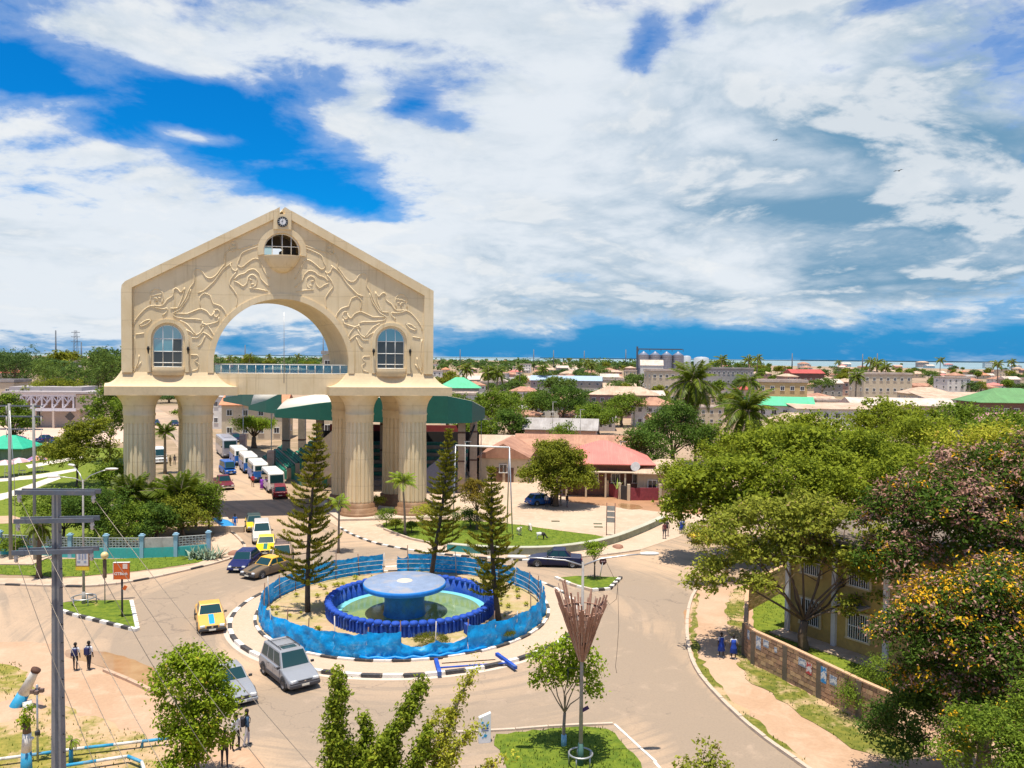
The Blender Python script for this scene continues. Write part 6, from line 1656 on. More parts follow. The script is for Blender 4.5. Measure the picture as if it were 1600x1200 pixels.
house('house', 'cream house with a pale roof left of the gable fronted house', 'house', (c.x - 2.5, c.y + 8), R(-4), 13, 7.0, 3.8, 'cream', 'tan', 1.6, 'gable', 1, 5, .6, doors=1)
c = P(900, 694, 128)
house('house', 'long low house with an orange rust roof behind the shade tree', 'house', (c.x, 131), R(-5), 18, 8, 3.8, 'pink', 'rust', 1.9, 'gable', 1, 6, .5)
c = P(880, 655, 160)
house('house', 'low house with a grey tin roof above the small bushy tree', 'house', (c.x, 165), R(-8), 14, 8, 3.8, 'pink', 'grey', 2.0, 'gable', 1, 3, .5)
c = P(1268, 660, 145)
h2 = house('house', 'house with a brown hipped roof and satellite dishes above the grove', 'house', (c.x, 152), R(-5), 15, 11, 5.4, 'mauve', 'tan', 2.8, 'hip', 1, 5, 1.2)
for i, (x, r_) in enumerate([(-2.5, 1.1), (3.2, 1.3), (4.6, .8)]):
    b = MB(); b.lathe([(.02, -.25), (r_ * .5, -.18), (r_ * .85, 0), (r_, .12)], n=16); o = b.build('satellite_dish', mat('dish_grey', (.45, .43, .42), .5), None, loc=(h2.location.x + x, 146.0, 6.0), rot=(.9, .3, 0))
    tag(o, ['grey satellite dish left of centre on the eave of the brown hipped roof', 'larger grey satellite dish on the right of the brown hipped roof eave', 'small dish at the right end of the brown hipped roof eave'][i], 'satellite dish')
b = MB(); b.lathe([(.02, -.2), (.4, -.12), (.62, .05)], n=16); o = b.build('satellite_dish', MATS['dish_grey'], None, loc=tuple(P(993, 729, 103)), rot=(1.2, 0, -.5)); tag(o, 'pale satellite dish on the wall under the faded red roof', 'satellite dish')
# --- green roofed blocks and other recognisable buildings of the middle distance
def at_px(px, py_base): return G(px, py_base)
c = P(716, 600, 240); house('apartment_block', 'two storey grey block with a bright green hipped roof right of the arch', 'building', (c.x, 246), R(4), 11.5, 9, 8.8, 'grey', 'green', 3.0, 'hip', 2, 6, .7)
c = P(1240, 640, 190); house('house', 'white two storey house with a green roof right of the dark bushy palm', 'building', (c.x - 1, 198), R(-14), 15, 10, 7.2, 'white', 'green', 1.9, 'gable', 2, 6, .5)
c = P(1325, 650, 180); house('school_block', 'long two storey pale block with a flat tan roof beside the green roof', 'building', (c.x, 190), R(-3), 18, 10, 7.0, 'white', 'tan', .9, 'shed', 2, 7, .4)
c = P(1225, 605, 235); house('apartment_block', 'plain yellow flat roofed block behind the green roofed white house', 'building', (c.x, 240), R(-4), 14, 9, 11.5, 'yellow', 'pale', .4, 'flat', 3, 5, .2)
c = P(1040, 600, 330); house('apartment_block', 'cream flat roofed block with tall window openings left of the tallest palm', 'building', (c.x, 330), R(8), 15, 10, 13.0, 'cream', 'pale', .4, 'flat', 3, 6, .2)
c = P(1018, 575, 480); house('warehouse', 'pale gabled warehouse in front of the silos', 'building', (c.x, 480), R(-8), 13, 14, 14, 'white', 'pale', 3.2, 'gable', 1, 2, .2)
c = P(1010, 590, 260); 
house('apartment_block', 'long mauve block with a tan roof behind the green tree clump', 'building', (P(975, 605, 250).x, 250), R(-10), 20, 10, 7, 'mauve', 'tan', 2.4, 'hip', 2, 8, .6)
house('hall', 'long grey hall with a pale blue roof in the middle town', 'building', (P(885, 585, 400).x, 400), R(-6), 34, 14, 7, 'grey', 'blue', 2.2, 'gable', 2, 9, .5)
house('apartment_block', 'unfinished grey concrete block with open floors right of the tallest palm', 'building', (P(1135, 580, 420).x, 420), R(6), 24, 12, 13, 'grey', 'grey', .4, 'flat', 3, 10, .2)
house('hall', 'hall with a red tin roof left of the sea view', 'building', (P(1256, 578, 560).x, 560), R(2), 22, 16, 9, 'brown', 'red', 2.6, 'gable', 1, 6, .5)
house('apartment_block', 'pale cream block with square openings in front of the sea', 'building', (P(1375, 590, 330).x, 330), R(5), 20, 12, 12.5, 'cream', 'pale', .4, 'flat', 3, 7, .2)
house('house', 'cream house with a tan hipped roof right of the pale cream block', 'building', (P(1445, 600, 270).x, 270), R(-6), 14, 10, 7.5, 'cream', 'tan', 2.0, 'hip', 2, 6, .6)
house('market_hall', 'long white hall with a low tan roof before the right hand grove', 'building', (P(1410, 608, 215).x, 218), R(-4), 26, 10, 6.4, 'cream', 'pale', 1.8, 'gable', 1, 6, .5)
house('market_hall', 'second long pale hall behind the pink roofed house', 'building', (P(1520, 600, 235).x, 240), R(2), 26, 10, 7.2, 'white', 'tan', 1.6, 'shed', 1, 6, .5)
house('house', 'house with a dusty pink roof among the trees at right', 'house', (P(1555, 625, 145).x, 148), R(8), 14, 10, 6.2, 'white', roof_mat('dusty_pink_roof', (.52, .24, .26), (.46, .2, .22)), 2.6, 'gable', 1, 4, .6)
house('hall', 'brown brick hall with a green hipped roof at the right edge', 'building', (P(1595, 608, 190).x, 195), R(-3), 18, 12, 8.6, 'brown', roof_mat('moss_green_roof', (.12, .28, .10), (.10, .22, .08)), 3.2, 'hip', 2, 8, .8)
house('office_block', 'white flat topped office block seen through the right side of the arch opening', 'building', (P(534, 565, 175).x, 178), R(10), 9, 9, 18.2, WM['cream'], 'grey', .4, 'flat', 4, 4, .3, win=(1.3, 1.6))
c = G(385, 690)
house('house', 'two storey cream house with an orange roof beyond the parked buses', 'house', (P(392, 650, 172).x, 177), R(4), 13, 9, 7.4, 'cream', 'orange', 2.2, 'gable', 2, 4, .5)
house('house', 'white shop house with a cluttered front at the bend of the drive', 'house', (P(340, 650, 190).x, 200), R(-20), 6, 8, 7.8, 'white', 'grey', 1.2, 'gable', 2, 2, .4)
# --- the yellow house behind the brick wall
c0 = G(1229, 986); c1 = G(1384, 1038)
dv = (c1 - c0); Lh = dv.length; ang = math.atan2(dv.y, dv.x); dv.normalize(); nv = Vector((-dv.y, dv.x, 0))
if nv.x < 0: nv = -nv
cen = (c0 + c1) / 2 + nv * 4.5 + dv * 1.4
yh = thing('yellow_house', 'dirty yellow two storey house with white corner pillars and barred windows', 'house', cen, ang)
M_yw = mat('stained_yellow_wall', (.50, .345, .11), .9, .15, .5, dirt=(.24, .17, .07), dirtk=.75)
Wh = Lh + 2.8
sgn = -1 if (Matrix.Rotation(-ang, 3, 'Z') @ nv).y > 0 else 1
b = MB(); b.box((0, 0, 3.3), (Wh, 9.0, 6.6)); b.build('wall', M_yw, yh)
b = MB(); b.box((0, 0, 6.75), (Wh + 1.2, 10.2, .25)); b.build('roof', mat('stained_roof_slab', (.17, .13, .10), .9, .2, .3), yh)
fy = sgn * 4.5
for x in (-Wh / 2, -Wh / 2 + 3.45, -Wh / 2 + 6.9):
    b = MB(); b.box((x + .12, fy + sgn * .06, 3.3), (.30, .30, 6.62)); b.build('corner_pillar', mat('white_pillar_paint', (.66, .64, .62), .8, .1, 1, dirt=(.4, .36, .3)), yh)
for x in (-Wh / 2 + 1.8, -Wh / 2 + 5.2):
    for zc_ in (1.75, 5.0):
        b = MB(); b.box((x, fy + sgn * .02, zc_), (1.35, .05, 1.6)); w = b.build('window', M_win, yh)
        b = MB()
        for k in range(9): b.box((x - .62 + .155 * k, fy + sgn * .10, zc_), (.035, .03, 1.6))
        for z_ in (-.8, 0, .8): b.box((x, fy + sgn * .12, zc_ + z_), (1.36, .03, .05))
        b.build('window_bars', M_wf, w)
        b = MB(); b.box((x, fy + sgn * .05, zc_ - .86), (1.7, .18, .1)); 
        for s in (-1, 1): b.box((x + s * .76, fy + sgn * .05, zc_), (.14, .10, 1.62))
        b.box((x, fy + sgn * .05, zc_ + .86), (1.7, .10, .1)); b.build('window_surround', mat('cream_surround', (.62, .50, .30), .8), w)
b = MB(); b.box((-Wh / 2 + 5.1, fy + sgn * .6, 3.15), (1.8, 1.1, .10)); b.build('window_canopy', RM['grey'], yh)
b = MB(); b.box((0, fy + sgn * .7, .06), (Wh + .6, 1.4, .12)); b.build('apron', M_conc, yh)
# --- brick wall with posters
M_mortar = mat('wall_mortar', (.27, .165, .09), .95)
M_bk = [mat('sandy_brick', (.46, .285, .15), .9, .15, 3, dirt=(.26, .16, .09), dirtk=.5, coord='Generated'), mat('ochre_brick', (.50, .32, .175), .9, .15, 3), mat('rosy_brick', (.42, .24, .14), .9, .15, 3), mat('dark_brick', (.30, .18, .11), .9, .15, 3)]
bw = thing('brick_wall', 'sandy block wall with grey pillars and torn posters around the yellow house', 'wall', G(1166, 1026))
o0 = bw.location.copy()
pZ = G(1236, 917); pA = G(1168, 912, 2.0); pA = Vector((pA.x, pA.y, 0)); pB = G(1164, 1024); pC = G(1178, 1038); pD = G(1228, 1063); pE = G(1281, 1091); pF = G(1343, 1124); pG_ = G(1400, 1152)
HW = 2.0
brick_me = {}
nbr = 0
rest = MB()
for (a, c, full) in ((pZ, pA, False), (pA, pB, False), (pB, pC, True), (pC, pD, True), (pD, pE, True), (pE, pF, True), (pF, pG_, True)):
    d = c - a; L = d.length; an = math.atan2(d.y, d.x); mid = (a + c) / 2 - o0
    b = MB(); b.box((0, 0, HW / 2 - .05), (L, .12, HW - .1)); b.build('wall_core', M_mortar, bw, loc=(mid.x, mid.y, 0), rot=(0, 0, an))
    b = MB(); b.box((0, 0, HW + .02), (L, .24, .07)); b.build('coping', mat('wall_coping', (.56, .34, .20), .9), bw, loc=(mid.x, mid.y, 0), rot=(0, 0, an))
    nc = 8; bh = HW / nc; n = max(1, int(round(L / .46))); bl = L / n
    for r_ in range(nc):
        for k in range(n + (r_ % 2)):
            x0 = -L / 2 + bl * (k - .5 * (r_ % 2)); x1 = min(L / 2, x0 + bl); x0 = max(-L / 2, x0)
            if x1 - x0 < .06: continue
            w_ = x1 - x0 - .025; key = (round(w_, 2), rng.randrange(4) if rng.random() < .8 else 3)
            if nbr < 296 and full:
                if key not in brick_me: q_ = MB(); q_.box((0, 0, 0), (w_, .20, bh - .028)); brick_me[key] = q_.mesh('brick', M_bk[key[1]])
                o = put('brick', brick_me[key], bw, tuple(mid + Matrix.Rotation(an, 3, 'Z') @ Vector(((x0 + x1) / 2, rng.uniform(-.012, .012), 0)) + Vector((0, 0, bh * (r_ + .5) - .0))), (0, 0, an)); nbr += 1
            else:
                m4 = Matrix.Rotation(an, 3, 'Z'); pc = mid + m4 @ Vector(((x0 + x1) / 2, rng.uniform(-.012, .012), 0)); rest.box((pc.x, pc.y, bh * (r_ + .5)), (w_, .20, bh - .028), rot=m4)
tag(rest.build('brick_rows', M_bk[0], bw), kind='stuff')
for i, p in enumerate((pB, pC, pD, pE, pF)):
    q_ = p - o0; b = MB(); b.box((0, 0, HW / 2 - .03), (.30, .30, HW + .0)); b.build('pillar', mat('dark_cement_pillar', (.13, .10, .07), .9, .2, 2), bw, loc=(q_.x, q_.y, 0), rot=(0, 0, ang))
def poster_mat(i, ink):
    m, b, o = new_mat('poster_print_%s' % ['one', 'two', 'three'][i])
    v = e_coord('Generated'); x, y, z = e_sep(v)
    n = e_noise(v, 3.2, 4, .6, .6); t = e_noise(v, 9, 3, .6)
    cc = e_mix(e_smooth(n, .47, .53), (.62, .62, .60), ink)
    cc = e_mix(e_smooth(z, .16, .14), cc, ink); cc = e_mix(e_smooth(t, .62, .66), cc, (.5, .42, .33))
    setc(b, 'Base Color', cc); setc(b, 'Roughness', .8); return m
PM = [poster_mat(0, (.02, .22, .5)), poster_mat(1, (.20, .26, .36)), poster_mat(2, (.45, .05, .05))]
for (a, c, u, z_, w_, h_, mi_) in [(pB, pC, .55, 1.55, .35, .55, 1), (pC, pD, .18, 1.45, .42, .75, 1), (pC, pD, .42, 1.6, .45, .42, 1), (pC, pD, .72, 1.5, .22, .30, 1), (pD, pE, .52, 1.5, .55, .42, 1), (pD, pE, .72, 1.35, .42, .62, 2), (pE, pF, .12, 1.40, .46, .85, 0), (pE, pF, .38, 1.35, .5, .5, 1)]:
    d = (c - a).normalized(); nrm = Vector((d.y, -d.x, 0)); 
    if nrm.y > 0: nrm = -nrm
    p = a.lerp(c, u) + nrm * .118 - o0
    b = MB(); b.box((0, 0, 0), (w_, .006, h_)); b.build('poster', PM[mi_], bw, loc=(p.x, p.y, z_), rot=(0, 0, math.atan2(d.y, d.x)))
# --- turquoise lattice wall at the left
M_tq = mat('turquoise_wall_paint', (.06, .42, .40), .8, .12, .8, dirt=(.16, .30, .26), dirtk=.6)
M_pb = mat('pale_blue_pillar_paint', (.30, .48, .60), .7, .1, 1, dirt=(.3, .36, .38))
M_lat = mat('grey_lattice_block', (.40, .42, .40), .9, .15, 1, dirt=(.2, .22, .2))
tw = thing('lattice_wall', 'turquoise wall topped with lattice blocks and pale blue pillars before the arch', 'wall', G(240, 870))
o1 = tw.location.copy()
wp = [G(x, y) for x, y in ((-60, 860), (0, 866), (56, 869), (110, 871), (166, 872), (222, 872), (275, 870), (326, 866))]
for i in range(len(wp) - 1):
    a, c = wp[i], wp[i + 1]; d = c - a; L = d.length; an = math.atan2(d.y, d.x); mid = (a + c) / 2 - o1
    b = MB(); b.box((0, 0, .45), (L, .22, .9)); b.build('dado_wall', M_tq, tw, loc=(mid.x, mid.y, 0), rot=(0, 0, an))
    if i == 5:
        b = MB(); b.box((0, 0, 1.35), (L - .3, .16, .86)); b.build('plain_panel', mat('stained_grey_panel', (.46, .43, .40), .9, .2, .8, dirt=(.2, .14, .12), dirtk=.7), tw, loc=(mid.x, mid.y, 0), rot=(0, 0, an))
    else:
        b = MB(); n = int(L / .27)
        for k in range(n + 1): b.box((-L / 2 + L * k / n, 0, 1.35), (.05, .12, .88))
        for r_ in range(5): b.box((0, 0, .93 + .21 * r_), (L, .115, .045))
        for k in range(n):
            for r_ in range(4):
                if (k + r_) % 2: b.box((-L / 2 + L * (k + .5) / n, .0, 1.03 + .21 * r_), (L / n, .07, .05), rot=(0, .65, 0))
        tag(b.build('lattice_panel', M_lat, tw, loc=(mid.x, mid.y, 0), rot=(0, 0, an)), kind='stuff')
for i, a in enumerate(wp):
    q_ = a - o1; b = MB(); b.box((0, 0, .98), (.32, .32, 1.96)); b.box((0, 0, 2.0), (.46, .46, .10)); b.box((0, 0, 2.1), (.28, .28, .12)); b.build('pillar', M_pb, tw, loc=(q_.x, q_.y, 0), rot=(0, 0, .05))
# --- low curved wall of the lawn, painted turquoise at its left part
cw = thing('curved_wall', 'long low curved concrete wall round the goat lawn, turquoise at its left end', 'low wall', G(850, 862))
cl = smooth_line([(p.x, p.y) for p in (G(x, y) for x, y in ((700, 860), (740, 864), (790, 866), (850, 866), (900, 861), (950, 852), (1000, 833), (1036, 816)))], 2)
for k, (part, mt) in enumerate(((cl[:8], M_tq), (cl[7:], mat('weathered_wall_concrete', (.33, .36, .27), .9, .2, .7, dirt=(.16, .20, .13), dirtk=.6)))):
    b = MB(); w_ = .24
    vs = []; fs = []
    for i, p in enumerate(part):
        a = Vector(part[max(0, i - 1)]); c = Vector(part[min(len(part) - 1, i + 1)]); d = (c - a).normalized(); nn = Vector((-d.y, d.x))
        for (o_, z_) in ((-w_, 0), (-w_, .62), (w_, .62), (w_, 0)): vs.append((p[0] + nn.x * o_ - cw.location.x, p[1] + nn.y * o_ - cw.location.y, z_))
    for i in range(len(part) - 1):
        for j in range(4): fs.append((i * 4 + j, i * 4 + (j + 1) % 4, i * 4 + 4 + (j + 1) % 4, i * 4 + 4 + j))
    fs += [(0, 1, 2, 3), tuple(len(vs) - 4 + j for j in range(4))[::-1]]
    b.add(vs, fs); b.build('wall_face', mt, cw)
vs = []; fs = []
for i, p in enumerate(cl):
    a = Vector(cl[max(0, i - 1)]); c = Vector(cl[min(len(cl) - 1, i + 1)]); d = (c - a).normalized(); nn = Vector((-d.y, d.x))
    for (o_, z_) in ((-.33, .625), (-.33, .69), (.33, .69), (.33, .625)): vs.append((p[0] + nn.x * o_ - cw.location.x, p[1] + nn.y * o_ - cw.location.y, z_))
for i in range(len(cl) - 1):
    for j in range(4): fs.append((i * 4 + j, i * 4 + (j + 1) % 4, i * 4 + 4 + (j + 1) % 4, i * 4 + 4 + j))
b = MB(); b.add(vs, fs); b.build('wall_cap', mat('pale_wall_cap', (.42, .41, .32), .85, .12, .8, dirt=(.30, .29, .21), dirtk=.5), cw)
# --- maroon and cream garden walls
gw = thing('garden_wall', 'maroon brick garden wall with cream posts and a dark gate across the dirt track', 'wall', G(975, 782))
o2 = gw.location.copy()
for (x0, y0, x1, y1, nm, mt, h_) in ((925, 769, 948, 775, 'cream_panel', WM['cream'], 1.9), (949, 775, 967, 779, 'brick_panel', mat('maroon_brick', (.24, .045, .06), .9, .25, 3), 1.7), (969, 780, 980, 782, 'gate', M_dkp, 1.8), (984, 782, 1030, 782, 'brick_panel', MATS['maroon_brick'], 1.6), (900, 764, 925, 769, 'cream_panel', WM['cream'], 1.8)):
    a, c = G(x0, y0), G(x1, y1); d = c - a; mid = (a + c) / 2 - o2
    b = MB(); b.box((0, 0, h_ / 2), (d.length, .2, h_)); b.build(nm, mt, gw, loc=(mid.x, mid.y, 0), rot=(0, 0, math.atan2(d.y, d.x)))
for x, y in ((948.5, 775.5), (968, 780), (982, 782.5), (1031, 782)):
    a = G(x, y) - o2; b = MB(); b.box((0, 0, 1.05), (.36, .36, 2.1)); b.build('post', WM['cream'], gw, loc=(a.x, a.y, 0))
spiky('banana_plant', 'small banana plant with two pale upright leaves in front of the maroon wall', (G(964, 780).x, G(964, 780).y, 1.2), 6, 1.6, mat('banana_leaf', (.30, .40, .08), .5), 8, .16, up=(.8, 1.3))

# --- grandstand with its green canopy
gs = thing('grandstand', 'open grandstand with green seats under a dark green canopy with white shells behind the arch', 'grandstand', (-18, 112, 0))
gx, gy = -18.0, 112.0
M_gr = mat('dark_green_fascia', (.008, .115, .085), .55, .12, .3, dirt=(.012, .09, .07), dirtk=.5)
M_shell = mat('white_canopy_shell', (.72, .66, .56), .7, .06, .4)
M_gc = mat('grandstand_concrete', (.36, .29, .23), .9, .2, .3); M_seat = mat('green_terrace_paint', (.03, .22, .16), .7, .3, .8, dirt=(.25, .19, .13), dirtk=.8)
def gq(px, py, Y): p = P(px, py, Y); return (p.x - gx, p.y - gy, p.z)
# canopy fascia: long curved front band, three petals
fas = [[(758, 113), (738, 107), (700, 105.5), (640, 105.5), (560, 107), (500, 109), (431, 113)], [(440, 119), (418, 122), (390, 128)], [(400, 132), (380, 140), (350, 150)]]
for k, line in enumerate(fas):
    b = MB(); vs = []; n = len(line)
    for i, (px, Y) in enumerate(line):
        x = (px - 800) / FPX * Y
        zt = {0: 10.9, 1: 12.2}.get(i, 12.9) if k == 0 else 12.2
        zbm = 9.35
        if k == 0 and i >= n - 3: zt = [12.3, 11.6, 10.4][i - (n - 3)]
        if k > 0: zt = 12.4 - 1.2 * i
        vs += [(x - gx, Y - gy, zbm), (x - gx, Y - gy, zt), (x - gx - .3, Y - gy + .3, zt), (x - gx - .3, Y - gy + .3, zbm)]
    fs = []
    for i in range(n - 1):
        for j in range(4): fs.append((i * 4 + j, i * 4 + (j + 1) % 4, i * 4 + 4 + (j + 1) % 4, i * 4 + 4 + j))
    fs += [(0, 1, 2, 3), (n * 4 - 1, n * 4 - 2, n * 4 - 3, n * 4 - 4)]
    b.add(vs, fs); b.build('fascia', M_gr, gs)
    # white shell roof behind the fascia, rising to the back
    b = MB(); top = [(vs[i * 4 + 1]) for i in range(n)]; m = 6; sv = []; sf = []
    for i, p in enumerate(top):
        for j in range(m + 1):
            s = j / m; sv.append((p[0] - s * 2.0, p[1] + .35 + s * (18 if k == 0 else 12), p[2] + ((0 if i < 4 else 1.0) if k == 0 else 2.2) * math.sin(PI * .9 * s) - (1.0 * s if k == 0 and i < 4 else 0)))
    for i in range(n - 1):
        for j in range(m): sf.append((i * (m + 1) + j, (i + 1) * (m + 1) + j, (i + 1) * (m + 1) + j + 1, i * (m + 1) + j + 1))
    b.add(sv, sf, smooth=True); o = b.build('canopy_shell', M_shell, gs); md = o.modifiers.new('solid', 'SOLIDIFY'); md.thickness = .18
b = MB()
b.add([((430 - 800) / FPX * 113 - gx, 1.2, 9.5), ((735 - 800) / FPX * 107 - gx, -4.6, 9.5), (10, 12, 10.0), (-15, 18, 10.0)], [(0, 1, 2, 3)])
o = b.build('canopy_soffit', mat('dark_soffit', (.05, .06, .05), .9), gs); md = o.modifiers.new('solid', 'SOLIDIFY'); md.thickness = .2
# pillars
for px, Y, w_ in ((722, 108, .95), (740.5, 109.5, .95), (447, 132, 1.1), (472, 134, 1.1), (500, 118, 1.0), (600, 120, 1.0), (660, 122, 1.0), (560, 128, 1.0), (640, 132, .8)):
    x = (px - 800) / FPX * Y - gx
    b = MB(); b.box((x, Y - gy, 4.7), (w_, w_ * .8, 9.4)); b.box((x, Y - gy, 8.0), (w_ * 1.04, w_ * .84, .25), mi=1); b.box((x, Y - gy, 4.2), (w_ * 1.04, w_ * .84, .22), mi=1); b.build('pillar', [M_gc, mat('brown_band', (.09, .05, .04), .8)], gs)
b = MB(); 
for x0, x1 in ((714, 728), (730, 714), (728, 742)): b.tube([gq(x0, 700, 109), gq(x1, 664, 109)], .13, 6); 
b.tube([gq(718, 700, 109), gq(738, 760, 109)], .12, 6); b.build('brace', M_dkp, gs)
# terraces stepping down to the road on the left; dark rear stand
def tier_block(px0, px1, Y0, Y1, n, z0, dz, nm='terrace', back=True):
    """rows running into depth, stepping up to the right"""
    for i in range(n):
        u0, u1 = i / n, (i + 1) / n
        xa = (px0 + (px1 - px0) * u0 - 800) / FPX * Y0 - gx; xb = (px0 + (px1 - px0) * u1 - 800) / FPX * Y0 - gx
        sl = (Y1 - Y0) * -.42
        b = MB(); h_ = z0 + dz * (i + 1)
        b.add([(xa, Y0 - gy, 0), (xb, Y0 - gy, 0), (xb + sl, Y1 - gy, 0), (xa + sl, Y1 - gy, 0), (xa, Y0 - gy, h_), (xb, Y0 - gy, h_), (xb + sl, Y1 - gy, h_), (xa + sl, Y1 - gy, h_)], [(0, 3, 2, 1), (4, 5, 6, 7), (0, 1, 5, 4), (1, 2, 6, 5), (2, 3, 7, 6), (3, 0, 4, 7)])
        b.build(nm, M_seat if i % 2 == 0 else M_gc, gs)
        q_ = MB(); 
        for k in range(int((Y1 - Y0) / 1.0)):
            f = (k + .5) / int((Y1 - Y0) / 1.0); q_.box((xa + (xb - xa) * .5 + sl * f, Y0 - gy + (Y1 - Y0) * f, h_ + .10), (.35, .7, .16))
        tag(q_.build('seat_row', mat('green_seat', (.02, .25, .17), .6), gs), kind='stuff')
tier_block(470, 545, 112, 132, 9, .2, .55)
tier_block(428, 475, 118, 138, 7, .1, .38)
b = MB(); b.add([gq(466, 745, 108), gq(580, 745, 108), gq(580, 690, 108), gq(520, 672, 108), gq(500, 690, 108)], [(0, 1, 2, 3, 4)]); o = b.build('side_wall', M_gc, gs); md = o.modifiers.new('solid', 'SOLIDIFY'); md.thickness = .3
# right part: blue grey stair flank and dark back wall
b = MB(); fl = [gq(655, 775, 108), gq(712, 775, 108), gq(712, 694, 108), gq(655, 742, 108)]
b.add(fl + [(x, y + .5, z) for x, y, z in fl], [(0, 1, 2, 3), (7, 6, 5, 4), (0, 4, 5, 1), (1, 5, 6, 2), (2, 6, 7, 3), (3, 7, 4, 0)]); b.build('stair_flank', mat('blue_grey_flank', (.17, .19, .28), .8, .15, .5), gs)
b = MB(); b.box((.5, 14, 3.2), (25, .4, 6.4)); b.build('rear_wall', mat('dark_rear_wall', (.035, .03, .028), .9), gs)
b = MB(); b.box((1, 6, .35), (22, 10, .7)); b.build('base_slab', M_gc, gs)
for k in range(10):
    b = MB(); b.box((2, 4 + k * .9, .7 + k * .45), (19, .9, .45 + .0)); b.build('terrace', M_seat if k % 2 else M_gc, gs)
b = MB(); b.box((0, 14.1, 6.9), (20, .2, 1.0)); b.build('red_panel', mat('dull_red_panel', (.30, .05, .05), .8), gs)
# --- lattice fronted building at the left
lb = thing('lattice_building', 'long low building with a white lattice truss front and flat roof at the left', 'building', (P(70, 650, 196).x, 196, 0), R(4))
M_lt = mat('lilac_white_truss', (.62, .61, .66), .7, .04, .5); M_lbw = mat('pinkish_cement', (.50, .42, .35), .9, .1, .3)
b = MB(); b.box((0, 6, 2.3), (15, 9, 4.6)); b.box((-6, 6, 6), (8, 9, 3)); b.build('wall', M_lbw, lb)
b = MB(); b.box((1.5, 5, 8.5), (21, 13, .5)); b.box((-1, 7, 9.2), (17, 9, 1.0)); b.build('roof', mat('grey_mauve_roof_slab', (.40, .36, .36), .9, .1, .2), lb)
b = MB(); b.box((0.5, 1.6, 6.1), (14, .3, 4.2)); b.build('recess_wall', mat('recess_brown', (.36, .26, .22), .9), lb)
b = MB(); b.box((0, -.9, 8.0), (15.4, .5, .9)); b.box((0, -.9, 4.4), (15.4, .5, .7)); b.build('truss_chord', M_lt, lb)
for k in range(7): b = MB(); b.box((-7.4 + 2.42 * k, -.9, 6.1), (.34, .5, 3.0)); b.build('truss_post', M_lt, lb)
for k in range(6):
    x0 = -7.4 + 2.42 * k; b = MB()
    b.box((x0 + 1.21, -.9, 6.15), (.30, .42, 3.7), rot=(0, .66, 0))
    b.box((x0 + .62, -.9, 6.9), (.22, .38, 1.7), rot=(0, -.66, 0)); b.box((x0 + 1.21, -.9, 6.95), (.20, .3, .5 + .9)); b.box((x0 + .62, -.9, 5.6), (1.2, .3, .18)); b.box((x0 + 1.8, -.9, 7.1), (.18, .3, 1.1), rot=(0, -.7, 0))
    b.build('truss_brace', M_lt, lb)
b = MB(); b.box((9.8, 1.5, 6.2), (4.4, 5.0, 3.8)); b.build('end_block', M_lbw, lb)
b = MB(); b.add([(12, -1, 8.2), (15.5, -1, 8.2), (15.5, -1, 7.0), (12, -1, 4.4)], [(0, 1, 2, 3)]); o = b.build('end_wedge', M_lbw, lb); md = o.modifiers.new('s', 'SOLIDIFY'); md.thickness = .5
for x in (-6.5, -1.6, 2.6, 12.5): b = MB(); b.box((x, -1.2, 2.1), (.45, .45, 4.2)); b.build('post', M_lbw, lb)
b = MB(); b.box((-4.1, 1.2, 2.2), (4.6, .5, 3.6)); b.build('glass_front', M_win, lb)
b = MB(); b.box((5.2, 1.38, 2.6), (1.6, .12, 1.6), rot=(0, PI / 4, 0)); b.build('diamond_window', M_win, lb)
b = MB(); b.box((14.5, -6, 2.7), (5, 3, .5)); b.box((12.5, -6, 1.25), (.3, .3, 2.5)); b.box((16.5, -6, 1.25), (.3, .3, 2.5)); o = b.build('shelter', mat('pink_white_shelter', (.62, .48, .44), .8), lb)
house('office_block', 'pale block with a brown topped roof behind the left end of the lattice building', 'building', (P(-5, 620, 215).x, 216), R(2), 12, 8, 10.2, 'cream', 'grey', .4, 'flat', 2, 4, .2)
